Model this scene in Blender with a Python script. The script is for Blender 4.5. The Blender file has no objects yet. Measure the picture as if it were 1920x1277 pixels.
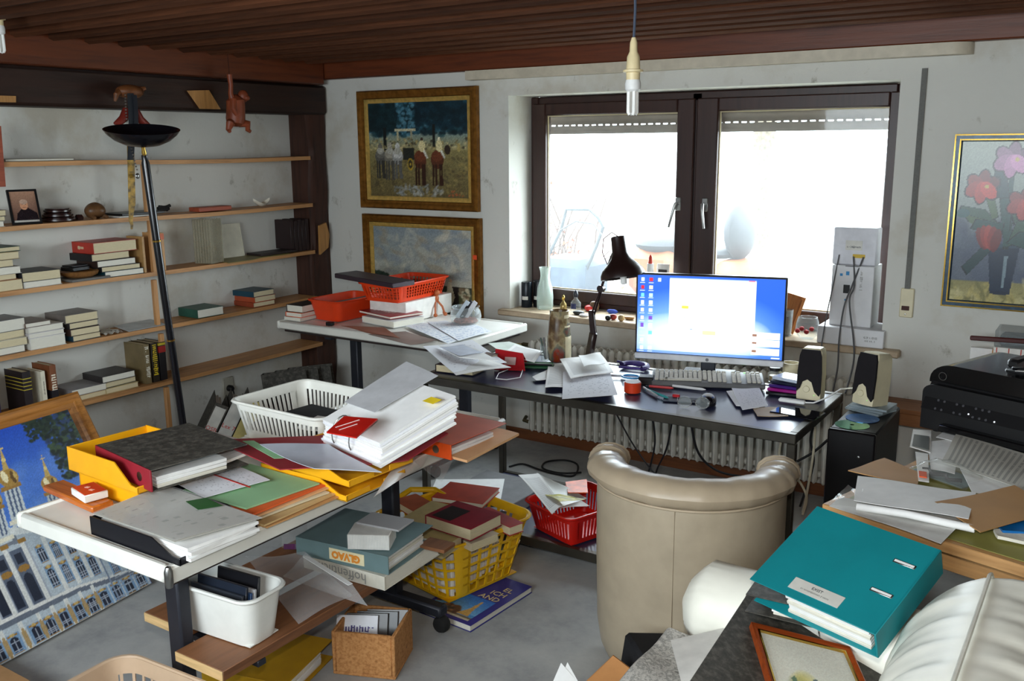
import bpy, bmesh, math, random
import numpy as np
from mathutils import Vector, Matrix
random.seed(11)
SC = bpy.context.scene
COL = SC.collection
# ---------------------------------------------------------------- camera
YAW, PIT, ROLL, FPX, CAMZ = math.radians(-33.143), math.radians(11.853), math.radians(-.429), 1749., 1.7
def cam_basis():
    f = Vector((math.sin(YAW)*math.cos(PIT), math.cos(YAW)*math.cos(PIT), -math.sin(PIT)))
    r = Vector((math.cos(YAW), -math.sin(YAW), 0)); u = r.cross(f)
    c, s = math.cos(ROLL), math.sin(ROLL)
    return c*r+s*u, -s*r+c*u, f
CR, CU, CF = cam_basis()
CPOS = Vector((0, 0, CAMZ))
cam_d = bpy.data.cameras.new('camera'); cam = bpy.data.objects.new('camera', cam_d); COL.objects.link(cam)
cam.matrix_world = Matrix(((CR.x, CU.x, -CF.x, 0), (CR.y, CU.y, -CF.y, 0), (CR.z, CU.z, -CF.z, CAMZ), (0, 0, 0, 1)))
cam_d.sensor_width = 36; cam_d.sensor_fit = 'HORIZONTAL'; cam_d.lens = FPX/1920*36; cam_d.clip_start = .02
SC.camera = cam
def at(px, py, z=None, X=None, Y=None):
    """the point of the place seen at a pixel of the photograph, on a level, or on a wall-parallel plane"""
    d = CR*((px-960)/FPX) - CU*((py-638.5)/FPX) + CF
    if z is not None: k = (z-CAMZ)/d.z
    elif X is not None: k = X/d.x
    else: k = Y/d.y
    return CPOS + d*k
# ---------------------------------------------------------------- light and exposure
SC.view_settings.view_transform = 'Standard'
try: SC.view_settings.look = 'None'
except Exception: pass
SC.view_settings.exposure = -0.1; SC.view_settings.gamma = 1.0; SC.view_settings.use_curve_mapping = False
SC.cycles.use_denoising = True
SC.cycles.max_bounces = 8; SC.cycles.diffuse_bounces = 4; SC.cycles.glossy_bounces = 3
SC.cycles.transparent_max_bounces = 16; SC.cycles.transmission_bounces = 6
SC.cycles.caustics_reflective = False; SC.cycles.caustics_refractive = False
SC.cycles.sample_clamp_indirect = 6
W = bpy.data.worlds.new('overcast_sky'); SC.world = W; W.use_nodes = True
bg = W.node_tree.nodes['Background']; bg.inputs[0].default_value = (.83, .935, 1, 1); bg.inputs[1].default_value = 17.0
def area(name, loc, to, sx, sy, power, col):
    l = bpy.data.lights.new(name, 'AREA'); l.shape = 'RECTANGLE'; l.size = sx; l.size_y = sy; l.energy = power; l.color = col
    o = bpy.data.objects.new(name, l); COL.objects.link(o); o.location = loc
    o.rotation_euler = (Vector(to)-Vector(loc)).to_track_quat('-Z', 'Y').to_euler()
    return o
YB, XW, XR, YR, ZC = 4.458, -4.48, 1.6, -.9, 2.21          # back wall, left wall, right wall, rear wall, ceiling
fl = bpy.data.lights.new('camera_flash', 'SPOT'); fl.energy = 85; fl.spot_size = math.radians(95); fl.spot_blend = .6; fl.shadow_soft_size = .03; fl.color = (1, .96, .9)
flo = bpy.data.objects.new('camera_flash', fl); COL.objects.link(flo); flo.location = CPOS+CU*.13+CF*.02
flo.rotation_euler = CF.to_track_quat('-Z', 'Y').to_euler()
# ---------------------------------------------------------------- materials
def lin(c):
    return tuple(((v/255)/12.92 if v/255 <= .04045 else ((v/255+.055)/1.055)**2.4) for v in c[:3])+(1,)
MATS = {}
def _new(name):
    m = bpy.data.materials.new(name); m.use_nodes = True
    return m, m.node_tree.nodes, m.node_tree.links, m.node_tree.nodes['Principled BSDF']
def _noise(n, l, scale, detail=4, stretch=(1, 1, 1), coord='Object', rough=.55):
    tc = n.new('ShaderNodeTexCoord'); mp = n.new('ShaderNodeMapping'); mp.inputs['Scale'].default_value = stretch
    l.new(tc.outputs[coord], mp.inputs[0]); t = n.new('ShaderNodeTexNoise'); t.inputs['Scale'].default_value = scale
    t.inputs['Detail'].default_value = detail; t.inputs['Roughness'].default_value = rough
    l.new(mp.outputs[0], t.inputs['Vector']); return t
def _ramp(n, l, src, stops):
    r = n.new('ShaderNodeValToRGB'); e = r.color_ramp.elements
    while len(e) > len(stops): e.remove(e[-1])
    while len(e) < len(stops): e.new(.5)
    for el, (p, c) in zip(e, stops): el.position = p; el.color = c
    l.new(src, r.inputs[0]); return r
def _bump(n, l, src, b, strength, dist=.01):
    q = n.new('ShaderNodeBump'); q.inputs['Strength'].default_value = strength; q.inputs['Distance'].default_value = dist
    l.new(src, q.inputs['Height']); l.new(q.outputs[0], b.inputs['Normal'])
def mat(name, rgb, rough=.6, metal=0, var=.08, scale=18, bump=0, stretch=(1, 1, 1), spec=.4, trans=0, alpha=1, emit=0, coat=0):
    if name in MATS: return MATS[name]
    m, n, l, b = _new(name); c = lin(rgb)
    b.inputs['Roughness'].default_value = rough; b.inputs['Metallic'].default_value = metal
    b.inputs['Specular IOR Level'].default_value = spec; b.inputs['Transmission Weight'].default_value = trans
    b.inputs['Alpha'].default_value = alpha; b.inputs['Coat Weight'].default_value = coat
    if var or bump:
        t = _noise(n, l, scale, stretch=stretch)
        lo = tuple(v*(1-var*1.6) for v in c[:3])+(1,); hi = tuple(min(1, v*(1+var)) for v in c[:3])+(1,)
        r = _ramp(n, l, t.outputs[0], [(.3, lo), (.7, hi)]); l.new(r.outputs[0], b.inputs['Base Color'])
        if bump: _bump(n, l, t.outputs[0], b, bump)
    else: b.inputs['Base Color'].default_value = c
    if emit:
        b.inputs['Emission Color'].default_value = c; b.inputs['Emission Strength'].default_value = emit
    MATS[name] = m; return m
def wood(name, a, b_, scale=6, axis='x', rough=.5, bump=.15, spec=.4):
    if name in MATS: return MATS[name]
    m, n, l, b = _new(name); st = {'x': (.6, 9, 9), 'y': (9, .6, 9), 'z': (9, 9, .6)}[axis]
    t = _noise(n, l, scale, 6, st, rough=.65)
    r = _ramp(n, l, t.outputs[0], [(.25, lin(b_)), (.5, lin(a)), (.75, lin([min(255, v*1.12) for v in a]))])
    l.new(r.outputs[0], b.inputs['Base Color']); b.inputs['Roughness'].default_value = rough; b.inputs['Specular IOR Level'].default_value = spec
    _bump(n, l, t.outputs[0], b, bump, .004); MATS[name] = m; return m
def speckle(name, stops, scale=60, rough=.8, bump=.2, detail=6, stretch=(1, 1, 1), dist=.004):
    if name in MATS: return MATS[name]
    m, n, l, b = _new(name); t = _noise(n, l, scale, detail, stretch, rough=.7)
    r = _ramp(n, l, t.outputs[0], [(p, lin(c)) for p, c in stops]); l.new(r.outputs[0], b.inputs['Base Color'])
    b.inputs['Roughness'].default_value = rough; b.inputs['Specular IOR Level'].default_value = .25
    if bump: _bump(n, l, t.outputs[0], b, bump, dist)
    MATS[name] = m; return m
def printed(name, paper, ink, lines=34, margin=.1, density=.72):
    """paper with rows of grey type, by UV"""
    if name in MATS: return MATS[name]
    m, n, l, b = _new(name); uv = n.new('ShaderNodeTexCoord')
    mp = n.new('ShaderNodeMapping'); mp.inputs['Scale'].default_value = (14, lines, 1); l.new(uv.outputs['UV'], mp.inputs[0])
    fl_ = n.new('ShaderNodeSeparateXYZ'); l.new(mp.outputs[0], fl_.inputs[0])
    def mth(op, a, bb=None):
        q = n.new('ShaderNodeMath'); q.operation = op
        for i, s in enumerate((a, bb)):
            if s is None: continue
            if isinstance(s, (int, float)): q.inputs[i].default_value = s
            else: l.new(s, q.inputs[i])
        return q.outputs[0]
    row = mth('FLOOR', fl_.outputs[1]); fr = mth('FRACT', fl_.outputs[1]); on = mth('LESS_THAN', fr, .5)
    cx = n.new('ShaderNodeCombineXYZ'); l.new(mth('MULTIPLY', fl_.outputs[0], 1.3), cx.inputs[0]); l.new(mth('MULTIPLY', row, 7.3), cx.inputs[1])
    t = n.new('ShaderNodeTexNoise'); t.inputs['Scale'].default_value = 1.1; t.inputs['Detail'].default_value = 2; l.new(cx.outputs[0], t.inputs['Vector'])
    k = mth('MULTIPLY', on, mth('GREATER_THAN', t.outputs[0], 1-density))
    s2 = n.new('ShaderNodeSeparateXYZ'); l.new(uv.outputs['UV'], s2.inputs[0])
    for ch in (0, 1):
        k = mth('MULTIPLY', k, mth('GREATER_THAN', s2.outputs[ch], margin)); k = mth('MULTIPLY', k, mth('LESS_THAN', s2.outputs[ch], 1-margin))
    mx = n.new('ShaderNodeMix'); mx.data_type = 'RGBA'; l.new(mth('MULTIPLY', k, .4), mx.inputs[0])
    mx.inputs[6].default_value = lin(paper); mx.inputs[7].default_value = lin(ink); l.new(mx.outputs[2], b.inputs['Base Color'])
    b.inputs['Roughness'].default_value = .75; b.inputs['Specular IOR Level'].default_value = .2
    MATS[name] = m; return m
def painted(name, rough=.5, emit=0, spec=.3):
    """a flat print carried by the mesh's own colour layer"""
    if name in MATS: return MATS[name]
    m, n, l, b = _new(name); a = n.new('ShaderNodeVertexColor'); a.layer_name = 'print'
    l.new(a.outputs[0], b.inputs['Base Color']); b.inputs['Roughness'].default_value = rough; b.inputs['Specular IOR Level'].default_value = spec
    if emit: l.new(a.outputs[0], b.inputs['Emission Color']); b.inputs['Emission Strength'].default_value = emit
    MATS[name] = m; return m
def glassy(name, rgb=(235, 240, 240), rough=.03, mix=.75, ior=1.45):
    """thin clear glass or plastic: mostly transparent with a gloss"""
    if name in MATS: return MATS[name]
    m, n, l, b = _new(name); b.inputs['Base Color'].default_value = lin(rgb); b.inputs['Roughness'].default_value = rough
    t = n.new('ShaderNodeBsdfTransparent'); t.inputs[0].default_value = tuple(.86+.14*v for v in lin(rgb)[:3])+(1,); x = n.new('ShaderNodeMixShader')
    lw = n.new('ShaderNodeLayerWeight'); lw.inputs[0].default_value = .5; fz = n.new('ShaderNodeMath'); fz.operation = 'POWER'; fz.inputs[1].default_value = 4; l.new(lw.outputs['Facing'], fz.inputs[0])
    q = n.new('ShaderNodeMapRange'); q.inputs['To Min'].default_value = (1-mix)*.6; q.inputs['To Max'].default_value = min(.9, (1-mix)*.6+(ior-1)*1.3); l.new(fz.outputs[0], q.inputs[0]); l.new(q.outputs[0], x.inputs[0])
    l.new(t.outputs[0], x.inputs[1]); l.new(b.outputs[0], x.inputs[2]); l.new(x.outputs[0], n['Material Output'].inputs[0])
    MATS[name] = m; return m
# ---------------------------------------------------------------- mesh helpers
def rz(a): return Matrix.Rotation(math.radians(a), 3, 'Z')
def rx(a): return Matrix.Rotation(math.radians(a), 3, 'X')
def ry(a): return Matrix.Rotation(math.radians(a), 3, 'Y')
class B:
    def __init__(s): s.v = []; s.f = []; s.m = []; s.uv = {}
    def add(s, vs, fs, m=0, R=None, t=None):
        o = len(s.v)
        for p in vs:
            p = Vector(p)
            if R is not None: p = R @ p
            if t is not None: p = p+Vector(t)
            s.v.append(p)
        for f in fs: s.f.append(tuple(i+o for i in f)); s.m.append(m)
        return o
    def box(s, c, d, R=None, bev=.002, m=0):
        h = Vector(d)/2; b = min(bev, min(d)*.45); vs = []; ix = {}
        cs = [(x, y, z) for x in (-1, 1) for y in (-1, 1) for z in (-1, 1)]
        if b <= 0:
            vs = [(x*h.x, y*h.y, z*h.z) for x, y, z in cs]
            fs = [(0, 1, 3, 2), (4, 6, 7, 5), (0, 4, 5, 1), (2, 3, 7, 6), (0, 2, 6, 4), (1, 5, 7, 3)]
        else:
            for cnr in cs:
                for a in range(3):
                    ix[cnr, a] = len(vs); vs.append([cnr[k]*(h[k]-(0 if k == a else b)) for k in range(3)])
            fs = []
            for a in range(3):
                p, q = [k for k in range(3) if k != a]
                for sg in (-1, 1):
                    r = []
                    for u, w in ((-1, -1), (1, -1), (1, 1), (-1, 1)):
                        k = [0, 0, 0]; k[a] = sg; k[p] = u; k[q] = w; r.append(ix[tuple(k), a])
                    fs.append(tuple(r) if (sg == 1) == (a != 1) else tuple(r[::-1]))
                for u in (-1, 1):
                    for w in (-1, 1):
                        k0 = [0, 0, 0]; k0[p] = u; k0[q] = w; k1 = list(k0); k0[a] = -1; k1[a] = 1
                        r = (ix[tuple(k0), p], ix[tuple(k1), p], ix[tuple(k1), q], ix[tuple(k0), q])
                        fs.append(r)
            for cnr in cs: fs.append((ix[cnr, 0], ix[cnr, 1], ix[cnr, 2]))
        s.add(vs, fs, m, R, c); return s
    def mm(s, lo, hi, bev=.002, m=0):
        return s.box([(a+b)/2 for a, b in zip(lo, hi)], [abs(b-a) for a, b in zip(lo, hi)], None, bev, m)
    def bar(s, a, b, w, h, m=0, bev=.002, up=(0, 0, 1)):
        a, b = Vector(a), Vector(b); d = (b-a); L = d.length; x = d.normalized(); u = Vector(up)
        if abs(x.dot(u)) > .98: u = Vector((1, 0, 0))
        y = u.cross(x).normalized(); z = x.cross(y)
        return s.box((a+b)/2, (L, w, h), Matrix((x, y, z)).transposed(), bev, m)
    def tube(s, pts, r, n=8, m=0, closed=False):
        pts = [Vector(p) for p in pts]; N = len(pts); rs = r if isinstance(r, (list, tuple)) else [r]*N
        vs = []; pu = None
        for i, p in enumerate(pts):
            a = pts[i-1] if (i > 0 or closed) else p; b = pts[(i+1) % N] if (i < N-1 or closed) else p
            t = (b-a).normalized() if (b-a).length > 1e-9 else Vector((0, 0, 1))
            if pu is None: pu = Vector((0, 0, 1)) if abs(t.z) < .9 else Vector((1, 0, 0))
            x = t.cross(pu)
            if x.length < 1e-5: x = t.cross(Vector((.3, 1, .2)))
            x.normalize(); y = x.cross(t); pu = y
            for k in range(n):
                an = 2*math.pi*k/n; vs.append(p+(x*math.cos(an)+y*math.sin(an))*rs[i])
        fs = []
        for i in range(N if closed else N-1):
            j = (i+1) % N
            for k in range(n): fs.append((i*n+k, i*n+(k+1) % n, j*n+(k+1) % n, j*n+k))
        if not closed: fs += [tuple(range(n))[::-1], tuple((N-1)*n+k for k in range(n))]
        s.add(vs, fs, m); return s
    def lathe(s, prof, n=24, c=(0, 0, 0), R=None, m=0, sq=None):
        vs = []; fs = []
        for r, z in prof:
            for k in range(n):
                a = 2*math.pi*k/n; vs.append((r*math.cos(a), r*math.sin(a), z))
        for i in range(len(prof)-1):
            for k in range(n): fs.append((i*n+k, i*n+(k+1) % n, (i+1)*n+(k+1) % n, (i+1)*n+k))
        if prof[0][0] > 1e-6: fs.append(tuple(range(n))[::-1])
        if prof[-1][0] > 1e-6: fs.append(tuple((len(prof)-1)*n+k for k in range(n)))
        s.add(vs, fs, m, R, c); return s
    def prism(s, poly, z0, z1, R=None, t=None, m=0):
        n = len(poly); vs = [(x, y, z0) for x, y in poly]+[(x, y, z1) for x, y in poly]
        fs = [tuple(range(n))[::-1], tuple(range(n, 2*n))]+[(i, (i+1) % n, n+(i+1) % n, n+i) for i in range(n)]
        s.add(vs, fs, m, R, t); return s
    def poly3(s, pts, th, m=0, up=(0, 0, 1)):
        """a flat or warped outline in space given thickness downwards"""
        pts = [Vector(p) for p in pts]; n = len(pts); d = Vector(up)*th
        s.add(pts+[p-d for p in pts], [tuple(range(n)), tuple(range(n, 2*n))[::-1]]+[(i, n+i, n+(i+1) % n, (i+1) % n) for i in range(n)], m); return s
    def grid(s, nx, ny, f, th=0, m=0, uv=True):
        vs = [Vector(f(i/nx, j/ny)) for j in range(ny+1) for i in range(nx+1)]; W_ = nx+1; K = len(vs)
        fs = [(j*W_+i, j*W_+i+1, (j+1)*W_+i+1, (j+1)*W_+i) for j in range(ny) for i in range(nx)]; f0 = len(s.f)
        if th:
            nr = []
            for j in range(ny+1):
                for i in range(nx+1):
                    a = vs[j*W_+min(nx, i+1)]-vs[j*W_+max(0, i-1)]; b = vs[min(ny, j+1)*W_+i]-vs[max(0, j-1)*W_+i]
                    q = a.cross(b); nr.append(q.normalized() if q.length > 1e-12 else Vector((0, 0, 1)))
            vs = vs+[p-q*th for p, q in zip(vs, nr)]
            fs = fs+[tuple(i+K for i in f_[::-1]) for f_ in fs]
            rim = [i for i in range(nx)]+[nx+j*W_ for j in range(ny)]+[ny*W_+i for i in range(nx, 0, -1)]+[j*W_ for j in range(ny, 0, -1)]
            for a, b in zip(rim, rim[1:]+rim[:1]): fs.append((a, a+K, b+K, b))
        o = s.add(vs, fs, m)
        if uv:
            for j in range(ny+1):
                for i in range(nx+1):
                    for k in ((0, K) if th else (0,)): s.uv[o+k+j*W_+i] = (i/nx, j/ny)
        return s
    def build(s, name, mats, parent=None, world=False, sharp=38, print_=None):
        me = bpy.data.meshes.new(name); V = s.v
        if world and parent is not None:
            inv = parent.matrix_basis.inverted(); V = [inv @ p for p in V]
        me.from_pydata([tuple(p) for p in V], [], s.f); me.polygons.foreach_set('material_index', s.m)
        mats = mats if isinstance(mats, (list, tuple)) else [mats]
        for m_ in mats: me.materials.append(m_)
        bm = bmesh.new(); bm.from_mesh(me); bmesh.ops.recalc_face_normals(bm, faces=bm.faces)
        lim = math.radians(sharp)
        for e in bm.edges: e.smooth = not (len(e.link_faces) != 2 or e.calc_face_angle(0) > lim)
        for f in bm.faces: f.smooth = True
        if s.uv:
            ul = bm.loops.layers.uv.new('UVMap'); bm.verts.ensure_lookup_table()
            for f in bm.faces:
                for lp in f.loops: lp[ul].uv = s.uv.get(lp.vert.index, (0, 0))
        bm.to_mesh(me); bm.free()
        if print_ is not None:
            ca = me.color_attributes.new('print', 'FLOAT_COLOR', 'POINT'); ca.data.foreach_set('color', print_)
        o = bpy.data.objects.new(name, me); COL.objects.link(o); o.parent = parent
        return o
def tag(o, label, cat, group=None):
    o['label'] = label; o['category'] = cat
    if group: o['group'] = group
    return o
def thing(name, label, cat, loc=(0, 0, 0), R=None, group=None):
    o = bpy.data.objects.new(name, None); COL.objects.link(o); o.empty_display_size = .05
    M4 = (R.to_4x4() if R is not None else Matrix.Identity(4)); M4.translation = Vector(loc)
    o.matrix_basis = M4; return tag(o, label, cat, group)
def single(name, b, mats, label, cat, group=None, **kw):
    """a thing that is one mesh built in room coordinates; its origin is moved to the middle of its base"""
    lo = [min(p[k] for p in b.v) for k in range(3)]; hi = [max(p[k] for p in b.v) for k in range(3)]
    o0 = Vector(((lo[0]+hi[0])/2, (lo[1]+hi[1])/2, lo[2])); b.v = [p-o0 for p in b.v]
    o = b.build(name, mats, **kw); o.location = o0; return tag(o, label, cat, group)
def struct(name, b, mats, parent=None, **kw):
    o = b.build(name, mats, parent, **kw)
    if parent is None: o['kind'] = 'structure'
    return o
def dup(o, loc=None, R=None, label=None, parent=None):
    c = o.copy(); COL.objects.link(c); c.parent = parent
    if loc is not None:
        M4 = (R.to_4x4() if R is not None else o.matrix_basis.copy()); M4.translation = Vector(loc); c.matrix_basis = M4
    if label: c['label'] = label
    for ch in list(o.children): dup(ch, parent=c)
    return c
def text(body, size, parent, loc, R, m, name='lettering', ext=.0003, align='CENTER', bold=0, sx=1):
    cu = bpy.data.curves.new(name, 'FONT'); cu.body = body; cu.size = size; cu.extrude = ext; cu.align_x = align; cu.align_y = 'CENTER'; cu.offset = bold
    cu.resolution_u = 2; cu.materials.append(m); o = bpy.data.objects.new(name, cu); COL.objects.link(o); o.parent = parent
    M4 = R.to_4x4() @ Matrix.Diagonal((sx, 1, 1, 1)); M4.translation = Vector(loc); o.matrix_basis = M4; return o
def marks(parent, loc, R, length, size, m, seed=1):
    """a row of small strokes standing for lettering too small to read"""
    rg = random.Random(seed); b = B(); x = -length/2
    while x < length/2:
        w = size*rg.uniform(.12, .22); h = size*rg.choice((.6, .6, .95, .75))
        if rg.random() < .84: b.box((x, 0, 0), (w, h, .0006), None, 0)
        if rg.random() < .45: b.box((x+w*1.1, size*rg.choice((-.25, .2)), 0), (w*1.3, size*.14, .0006), None, 0)
        x += size*.36
    o = b.build('lettering', m, parent); M4 = R.to_4x4(); M4.translation = Vector(loc); o.matrix_basis = M4; o['kind'] = 'stuff'; return o
# a small painter for flat prints (pictures, screens): rows from the bottom up
class Paint:
    def __init__(s, w, h, base):
        s.w, s.h = w, h; s.a = np.zeros((h+1, w+1, 3)); s.a[:] = base
        s.x, s.y = np.meshgrid(np.linspace(0, 1, w+1), np.linspace(0, 1, h+1)); s.rng = np.random.RandomState(5)
    def put(s, mask, c, k=1.):
        mk = (mask.astype(float)*k)[..., None]; s.a = s.a*(1-mk)+np.array(c, float)*mk
    def rect(s, x0, y0, x1, y1, c, k=1.): s.put((s.x >= x0) & (s.x <= x1) & (s.y >= y0) & (s.y <= y1), c, k)
    def grad(s, x0, y0, x1, y1, c0, c1):
        mk = (s.x >= x0) & (s.x <= x1) & (s.y >= y0) & (s.y <= y1); t = np.clip((s.y-y0)/max(1e-6, y1-y0), 0, 1)[..., None]
        s.a = np.where(mk[..., None], np.array(c0)*(1-t)+np.array(c1)*t, s.a)
    def ell(s, cx, cy, rx_, ry_, c, k=1., ang=0, soft=0):
        ca, sa = math.cos(ang), math.sin(ang); u = ((s.x-cx)*ca+(s.y-cy)*sa)/rx_; v = (-(s.x-cx)*sa+(s.y-cy)*ca)/ry_; d = u*u+v*v
        s.put(np.clip((1-d)/soft, 0, 1) if soft else d <= 1, c, k)
    def poly(s, pts, c, k=1.):
        ins = np.zeros_like(s.x, bool); n = len(pts)
        for i in range(n):
            (x0, y0), (x1, y1) = pts[i], pts[(i+1) % n]
            if y0 == y1: continue
            cr = ((s.y < y0) != (s.y < y1)) & (s.x < (x1-x0)*(s.y-y0)/(y1-y0)+x0); ins ^= cr
        s.put(ins, c, k)
    def line(s, x0, y0, x1, y1, wd, c, k=1.):
        dx, dy = x1-x0, y1-y0; L2 = dx*dx+dy*dy+1e-12; t = np.clip(((s.x-x0)*dx+(s.y-y0)*dy)/L2, 0, 1)
        s.put((s.x-x0-t*dx)**2+(s.y-y0-t*dy)**2 <= wd*wd, c, k)
    def blobs(s, n, x0, y0, x1, y1, r0, r1, cols, k=.8, flat=1.):
        for _ in range(n):
            c = cols[s.rng.randint(len(cols))]; r = s.rng.uniform(r0, r1)
            s.ell(s.rng.uniform(x0, x1), s.rng.uniform(y0, y1), r, r*flat, c, k, s.rng.uniform(0, 3), .7)
    def noise(s, amt): s.a = np.clip(s.a*(1+s.rng.uniform(-amt, amt, s.a.shape[:2])[..., None]), 0, 255)
    def cols(s, dup_=1):
        c = s.a/255.; c = np.where(c <= .04045, c/12.92, ((c+.055)/1.055)**2.4)
        o = np.ones(c.shape[:2]+(4,)); o[..., :3] = c; o = o.reshape(-1, 4)
        return np.concatenate([o]*dup_).astype(np.float32).ravel()
def print_panel(name, pt, f, th, m, parent, world=False):
    b = B(); b.grid(pt.w, pt.h, f, th); return b.build(name, m, parent, world, print_=pt.cols(2))
# ================================================================ the room
def plaster(name, base, dirt):
    m, n, l, b = _new(name)
    t = _noise(n, l, 1.7, 8, rough=.62); t2 = _noise(n, l, 9, 6, (1, 1, .7), rough=.7); t3 = _noise(n, l, 55, 3)
    r = _ramp(n, l, t.outputs[0], [(.34, lin(dirt)), (.47, lin(base)), (1, lin([min(255, v+8) for v in base]))])
    r2 = _ramp(n, l, t2.outputs[0], [(.27, lin((150, 140, 122))), (.38, (1, 1, 1, 1)), (1, (1, 1, 1, 1))])
    mx = n.new('ShaderNodeMix'); mx.data_type = 'RGBA'; mx.blend_type = 'MULTIPLY'; mx.inputs[0].default_value = .6
    l.new(r.outputs[0], mx.inputs[6]); l.new(r2.outputs[0], mx.inputs[7]); l.new(mx.outputs[2], b.inputs['Base Color'])
    b.inputs['Roughness'].default_value = .85; b.inputs['Specular IOR Level'].default_value = .2; _bump(n, l, t3.outputs[0], b, .25, .004)
    MATS[name] = m; return m
WALL = plaster('old_white_plaster', (205, 204, 197), (188, 182, 168))
CARPET = speckle('grey_carpet', [(.25, (128, 130, 132)), (.5, (166, 166, 164)), (.8, (188, 187, 182))], 3.2, .95, .0, 12)
DARKW = wood('dark_brown_beam_wood', (46, 26, 18), (25, 13, 10), 4, 'y', .6, .4)
DARKZ = wood('dark_brown_post_wood', (62, 36, 26), (33, 18, 13), 4, 'z', .6, .5)
REDW = wood('red_brown_beam_wood', (96, 46, 22), (60, 27, 14), 4, 'x', .45, .25)
REDWY = wood('red_brown_beam_wood_lengthwise', (96, 46, 22), (60, 27, 14), 4, 'y', .45, .25)
CEILW = wood('stained_ceiling_boards', (92, 54, 33), (54, 30, 18), 5, 'x', .75, .3, .2)
FRAMEW = wood('dark_window_frame', (50, 29, 24), (36, 20, 17), 5, 'z', .4, .1)
SILLM = speckle('beige_stone_sill', [(.3, (168, 148, 122)), (.6, (192, 172, 146)), (.8, (205, 188, 164))], 9, .45, .03)
STEEL = mat('brushed_steel', (150, 150, 148), .3, 1, .05)
CREAM = mat('cream_plastic', (214, 204, 172), .45, 0, .05)
OFFW = mat('off_white_plastic', (220, 217, 205), .4, 0, .04)
BLACK = mat('black_plastic', (16, 16, 18), .4, 0, .1)
Y2 = 4.684; XL, XRW, ZS, ZH = -2.923, -.876, .77, 1.967
b = B(); b.mm((XW-.1, YR-.1, -.1), (XR+.1, YB+.3, 0), 0)
o = struct('floor', b, CARPET); tag(o, 'worn grey carpet covering the whole floor', 'floor')
b = B()  # back wall around the window opening
b.mm((XW-.2, YB, 0), (XL, YB+.3, ZC+.1), 0); b.mm((XRW, YB, 0), (XR+.1, YB+.3, ZC+.1), 0)
b.mm((XL, YB, 0), (XRW, YB+.3, ZS-.035), 0); b.mm((XL, YB, ZH), (XRW, YB+.3, ZC+.1), 0)
o = struct('wall_back', b, WALL); tag(o, 'dirty white plaster wall around the big window', 'wall')
b = B(); b.mm((XW-.2, YR-.2, 0), (XW, YB, ZC+.1), 0); o = struct('wall_left', b, WALL); tag(o, 'white plaster wall behind the long shelves', 'wall')
b = B(); b.mm((XR, YR-.2, 0), (XR+.2, YB, ZC+.1), 0); o = struct('wall_right', b, WALL); tag(o, 'plain white wall on the right', 'wall')
b = B(); wx0, wx1, wz0, wz1 = -2.8, -.2, 1.15, 2.1  # unseen opening behind the camera, added to let in fill daylight
b.mm((XW, YR-.2, 0), (wx0, YR, ZC+.1), 0); b.mm((wx1, YR-.2, 0), (XR, YR, ZC+.1), 0); b.mm((wx0, YR-.2, 0), (wx1, YR, wz0), 0); b.mm((wx0, YR-.2, wz1), (wx1, YR, ZC+.1), 0)
o = struct('wall_rear', b, WALL); tag(o, 'white wall with a wide opening added for fill daylight behind the camera', 'wall')
def portal(name, loc, to, sx, sy):
    o = area(name, loc, to, sx, sy, 1, (1, 1, 1)); o.data.cycles.is_portal = True
portal('daylight_portal_front', (-1.9, YB+.29, 1.37), (-1.9, 0, 1.37), 2.05, 1.2)
portal('fill_portal_rear', (-1.5, YR-.1, 1.625), (-1.5, 3, 1.625), 2.6, .95)  # guides sky light through the added rear opening as fill
c = B(); c.mm((XW-.2, YR-.2, ZC+.012), (XR+.2, YB+.1, ZC+.1), 0)
ceil = struct('ceiling', c, CEILW); tag(ceil, 'low ceiling of dark stained wooden boards', 'ceiling')
_n, _l = CEILW.node_tree.nodes, CEILW.node_tree.links       # each board its own tone
_oi = _n.new('ShaderNodeObjectInfo'); _mr = _n.new('ShaderNodeMapRange'); _mr.inputs['To Min'].default_value = .45; _mr.inputs['To Max'].default_value = .95; _l.new(_oi.outputs['Random'], _mr.inputs[0])
_hv = _n.new('ShaderNodeHueSaturation'); _l.new(_mr.outputs[0], _hv.inputs['Value']); _src = _n['Principled BSDF'].inputs['Base Color'].links[0].from_socket; _l.new(_src, _hv.inputs['Color']); _l.new(_hv.outputs[0], _n['Principled BSDF'].inputs['Base Color'])
bb = B(); bb.add([(XW, .006, .012), (XR, .006, .012), (XR, .174, .012), (XW, .174, .012), (XW, .174, .008), (XR, .174, .008), (XR, .03, -.024), (XW, .03, -.024), (XW, .006, -.014), (XR, .006, -.014)],
                 [(0, 1, 2, 3), (4, 7, 6, 5), (2, 5, 4, 3), (6, 7, 8, 9), (0, 8, 9, 1), (0, 3, 4, 7, 8), (1, 9, 6, 5, 2)])
p0 = bb.build('board', CEILW, ceil, sharp=8); k = 0
for i in range(28):
    o = p0 if i == 0 else p0.copy()
    if i: COL.objects.link(o)
    o.location = (0, YB-.06-.18*(i+1), ZC)
b = B(); b.mm((XW, YB-.06, 2.105), (XR, YB, ZC+.02), .006); o = struct('trim_1', b, REDW); tag(o, 'red-brown ceiling beam running above the window', 'beam')
b = B(); b.mm((XW, YR, 2.072), (-4.24, YB-.07, ZC+.02), .006); o = struct('trim_2', b, REDWY); tag(o, 'red-brown ceiling beam above the shelf wall', 'beam')
b = B(); b.mm((XW, YR, 1.892), (-4.285, YB-.005, 2.07), .016); o = struct('trim_3', b, DARKW); tag(o, 'heavy almost black beam along the top of the shelf wall', 'beam')
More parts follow.
